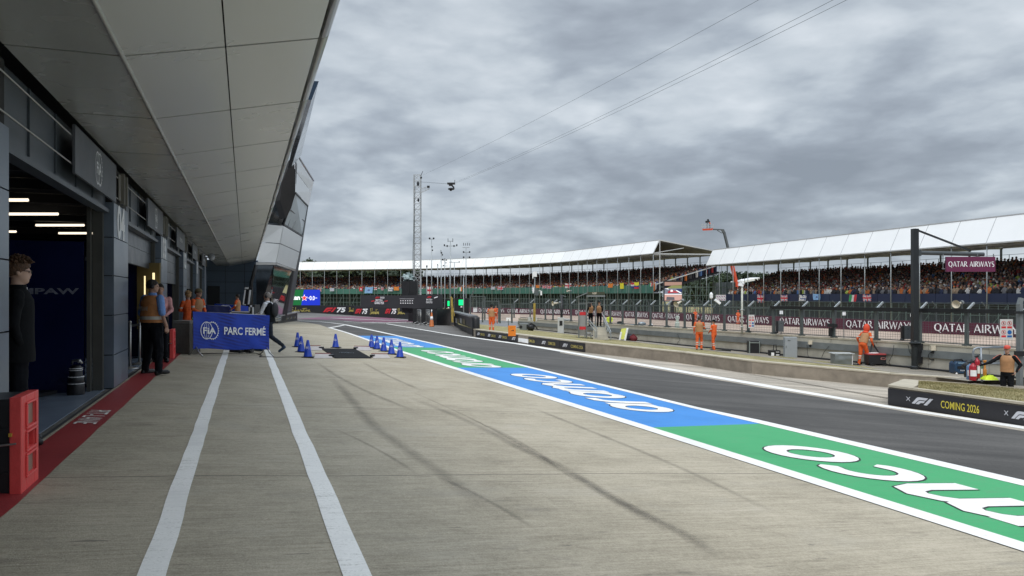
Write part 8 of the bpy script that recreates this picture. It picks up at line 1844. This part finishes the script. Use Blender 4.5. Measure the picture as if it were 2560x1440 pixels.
mast(1094, 660, 'thin low mast behind the floodlight mast', 96, [('box', 0, 662, 2)])
mast(1159, 690, 'low plain mast with a yellow foot beside the four lamp mast', 70, [('box', 0, 692, 2)], .05)
# lattice tower
Yt = 95; u_ = Yt/F; b = P(1043.5, 0, Yt); b.z = ZL; t = thing('lattice_tower', 'tall slim lattice tower carrying the overhead camera cable', 'tower', b)
hw_ = 8.2*u_; zt = H+(HY-438)*u_; cs = [b+Vector((sx*hw_, sy*hw_, 0)) for sx, sy in ((-1, -1), (1, -1), (1, 1), (-1, 1))]; C_LAT = M('lattice_alloy', (.48, .50, .50), .4, .4)
m = MB()
for c in cs: m.bar(c, Vector((c.x, c.y, zt)), .09)
m.build('legs', C_LAT, t); m = MB(); nz = 26
for i in range(nz+1):
    z_ = ZL+(zt-ZL)*i/nz
    for k in range(4): a, c = cs[k], cs[(k+1) % 4]; m.bar(Vector((*a.xy, z_)), Vector((*c.xy, z_)), .05)
    if i < nz:
        z2 = ZL+(zt-ZL)*(i+1)/nz
        for k in range(4): a, c = (cs[k], cs[(k+1) % 4]) if i % 2 else (cs[(k+1) % 4], cs[k]); m.bar(Vector((*a.xy, z_)), Vector((*c.xy, z2)), .045)
m.build('bracing', C_LAT, t)
m = MB(); a, c = P(1052, 482, Yt-1), P(1074, 472, Yt-1)
m.bar(a, c, .07); m.bar(a+Z*.5, c+Z*.35, .07)
for i in range(6): m.bar(a.lerp(c, i/6), (a+Z*.5).lerp(c+Z*.35, (i+.5)/6), .04)
m.build('side_arm', C_LAT, t); m = MB(); m.box(P(1071, 467, Yt-1), (6*u_, .3, 5*u_)); m.build('arm_camera', C_BLK, t)
m = MB(); m.ell(P(1045, 459, Yt-.5), (3.4*u_, .2, 6*u_), 8, 6); m.ell(P(1053, 444, Yt-.5), (2.4*u_, .2, 3*u_), 8, 6); m.ell(P(1046, 500, Yt-.5), (2.6*u_, .2, 5*u_), 8, 6); m.bar(P(1052, 440, Yt), P(1057, 428, Yt), .06); m.build('winch', M('mast_dark', (.03, .035, .04), .5), t)
m = MB()
for x0, x1 in ((1034, 1030), (1033, 1025)): m.bar(P(1038, 470, Yt), Vector((P(x1, 0, Yt-2).x, Yt-2, ZL)), .04)
m.build('guy_wire', C_POST, t)
Yc_ = 84; c = P(1128, 465, Yc_); u_ = Yc_/F; t = thing('cable_camera', 'black stabilised camera hanging from cables above the pit exit', 'camera', c)
m = MB(); m.box(P(1128, 459, Yc_), (19*u_, .6, 3.6*u_)); m.box(P(1127, 462.5, Yc_), (9*u_, .5, 4*u_)); m.bar(P(1137, 459, Yc_), P(1137, 450, Yc_), .05); m.build('dolly', C_BLK, t)
m = MB(); m.tube([P(1130, 464, Yc_), P(1134, 468, Yc_), P(1134.5, 472, Yc_)], .09, 8); m.ell(P(1128, 472.5, Yc_), (8.5*u_, .4, 3*u_), 14, 8); m.ell(P(1127, 476, Yc_), (3*u_, .2, 1.6*u_), 10, 6); m.build('gimbal_head', C_BLK, t, True)
for i, (a, b, lb) in enumerate(((P(1054, 455, Yt), P(1119, 459.5, Yc_), 'short cable from the lattice tower to the hanging camera'), (P(1138, 456, Yc_), P(2010, 0, 26), 'upper cable of the close pair running from the hanging camera overhead'), (P(1139, 458, Yc_), P(2042, 0, 26), 'lower cable of the close pair running from the hanging camera overhead'), (P(1056, 438, Yt), P(1838, 0, 30), 'single thin cable from the tower top running overhead'))):
    m = MB(); d = b-a; e2 = b+(d*.5 if i else d*0); pts = [a.lerp(e2, k/12)-Z*(.0 if not i else .6*sin(pi*k/12)) for k in range(13)]; m.tube(pts, .007 if i else .02, 6); tag(m.build('overhead_cable', C_POST, None, True), lb, 'cable')
# ================================================================ boom lift with its operator
Yl = 165; u_ = Yl/F; PL = lambda x, y, dy=0: P(x, y, Yl+dy); b = Vector((PL(1846, 0).x, Yl, ZL)); C_LR = M('lift_red', (.55, .07, .03), .45); C_LG = M('lift_grey', (.10, .11, .12), .5)
t = thing('boom_lift', 'red and grey boom lift rising behind the grandstands', 'boom lift', b)
m = MB(); m.box(b+Z*1.2, (2.6, 4.5, 1.2)); m.build('chassis', C_LR, t)
for sx in (-1, 1):
    for sy in (-1, 1): m = MB(); m.lathe(b+Vector((sx*1.1-.2, sy*1.5, .5)), [(.3, 0), (.5, .05), (.5, .35), (.3, .4)], 16, axis=(1, 0, 0)); m.build('wheel', C_BLK, t)
m = MB(); m.bar(PL(1848, 732), PL(1843, 715), 9*u_, 9*u_); m.bar(PL(1843, 718), PL(1827, 650), 7*u_, 7*u_); m.build('lower_boom', C_LR, t)
m = MB(); m.bar(PL(1828, 652), PL(1810, 580), 5*u_, 5*u_); m.bar(PL(1810, 582), PL(1806, 574), 6*u_, 6*u_); m.bar(PL(1807, 574.5), PL(1783, 573.5), 3.2*u_, 3.2*u_); m.bar(PL(1805, 583), PL(1793, 576), 1.6*u_, 1.6*u_); m.build('upper_boom', C_LG, t)
m = MB(); m.hexa([PL(1757, 576.5, -.6), PL(1781, 575.5, -.6), PL(1781, 575.5, .6), PL(1757, 576.5, .6), PL(1755, 572, -.6), PL(1783, 570.5, -.6), PL(1783, 570.5, .6), PL(1755, 572, .6)]); m.build('basket_floor', C_LR, t)
m = MB()
for x in (1755, 1762, 1769, 1776, 1783):
    for dy in (-.6, .6): m.bar(PL(x, 572, dy), PL(x, 560.5, dy), .06)
for dy in (-.6, .6):
    for y in (566, 560.5): m.bar(PL(1755, y, dy), PL(1783, y, dy), .06)
m.build('basket_rail', C_RIB, t)
person('camera operator in an orange jacket standing in the boom lift basket', PL(1775, 572), 150, 1.72, 'raised', 'stand', lean=.1, top=C_ORG, low=C_BLKC, vox=.04, hair=C_DHAIR)
t = thing('video_camera', 'black video camera pointed from the boom lift basket', 'camera', PL(1769, 562)); m = MB(); m.box(PL(1768.5, 554, -.1), (9*u_, .5, 5*u_), ry=-.2); m.box(PL(1770, 549.5, -.1), (4*u_, .3, 3*u_)); m.bar(PL(1768, 556), PL(1768, 571), .12); m.build('body', C_BLK, t)
# ================================================================ trees
BARK = M('bark', (.08, .055, .04), .9); 
LEAFS = [M('leaf_dark', (.018, .032, .014), .8, 0, .3, 2), M('leaf_mid', (.032, .055, .020), .8, 0, .3, 2), M('leaf_light', (.055, .08, .028), .8, 0, .3, 2)]
def tree_mesh(seed, n_=900, conifer=False):
    R_ = random.Random(seed); tr = MB(); tr.tube([(0, 0, 0), (.1, .05, .35), (0, .1, .7)], .03, 6, rs=[.035, .025, .012])
    for k in range(5): a = R_.uniform(0, 2*pi); tr.tube([(0, 0, .3+.08*k), (.18*cos(a), .18*sin(a), .5+.08*k)], .01, 5)
    cr = MB(); cl = []
    for k in range(24):
        z = R_.uniform(.10, .92); w_ = (.34*(1-((z-.5)/.56)**2)) if not conifer else .30*(1.05-z); a = R_.uniform(0, 2*pi); r = w_*R_.uniform(.3, 1); cl.append((Vector((r*cos(a), r*sin(a), z)), R_.uniform(.09, .16), R_.choice((0, 0, 1, 1, 2))))
    for _ in range(n_):
        c, rr, mi = R_.choice(cl); d = Vector((R_.gauss(0, 1), R_.gauss(0, 1), R_.gauss(0, 1))).normalized()*rr*R_.uniform(.5, 1.08); p = c+d; s = R_.uniform(.012, .03); q = Matrix.Rotation(R_.uniform(0, 6.3), 3, Vector((R_.gauss(0, 1), R_.gauss(0, 1), R_.gauss(0, 1))))
        cr.add([p+q@Vector(v) for v in ((-s, -s*.6, 0), (s, -s*.6, 0), (s, s*.6, 0), (-s, s*.6, 0))], [(0, 1, 2, 3)], min(2, max(0, mi+R_.choice((-1, 0, 0, 1)))))
    for c, rr, mi in cl: cr.ell(c, (rr*.72, rr*.72, rr*.62), 9, 6, mi=0, jit=.5)
    a = tr.build('trunk', BARK); b = cr.build('crown', LEAFS); return a, b
TP = [tree_mesh(s_, 1400, s_ == 4) for s_ in (1, 2, 3, 4)]
used = set()
def tree(px_, pyt, Yq, k, label, wd=1.):
    b = P(px_, 0, Yq); b.z = ZL; hh = H+(HY-pyt)/F*Yq-ZL; t = thing('tree', label, 'tree', b, random.uniform(0, 6), 'trees beyond the grandstands')
    for o in TP[k]:
        c = o if (k, o.name) not in used else o.copy()
        if c is not o: COL.objects.link(c)
        used.add((k, o.name)); c.parent = t; c.scale = (hh*wd, hh*wd, hh)
tl = [(1788, 689, 'leftmost tree in the gap between the grandstands'), (1802, 684, 'tree behind the scaffold just left of the boom lift'), (1817, 680, 'bushy tree directly left of the red boom'), (1832, 683, 'tree right behind the red boom'), (1846, 678, 'pointed conifer right of the red boom'), (1860, 680, 'second tree right of the red boom'), (1876, 683, 'rounded tree in the middle of the gap'), (1890, 680, 'dark tree above the white marquee roof'), (1906, 684, 'tree at the right of the white marquee'), (1922, 681, 'wide tree partly behind the right crowd'), (1940, 687, 'last tree before the right crowd hides the wood')]
tl += [(1700+14*i, 700-2*i+(i % 3)*3, '%s tree from the left behind the open scaffold tower' % w_) for i, w_ in enumerate(('first', 'second', 'third', 'fourth', 'fifth', 'sixth'))]
for i, (x, y, lb) in enumerate(tl): tree(x, y, 225+(i*37 % 30), (3 if i in (4,) else i % 3), lb, 1.25)
tl2 = ['tree top peeping over the left grandstand roof beside the leaning block']+['tree seen under the left grandstand roof, number of posts from the left %s' % w_ for w_ in ()]
tree(772, 646, 290, 0, tl2[0], .8)
wds = ['first', 'second', 'third', 'fourth', 'fifth', 'sixth', 'seventh', 'eighth', 'ninth', 'tenth', 'eleventh', 'twelfth', 'thirteenth']
for i in range(13): tree(735+i*24, 668-random.uniform(0, 7), 285+random.uniform(-12, 12), i % 3, '%s tree from the left in the row behind the left grandstand' % wds[i], 1.5)
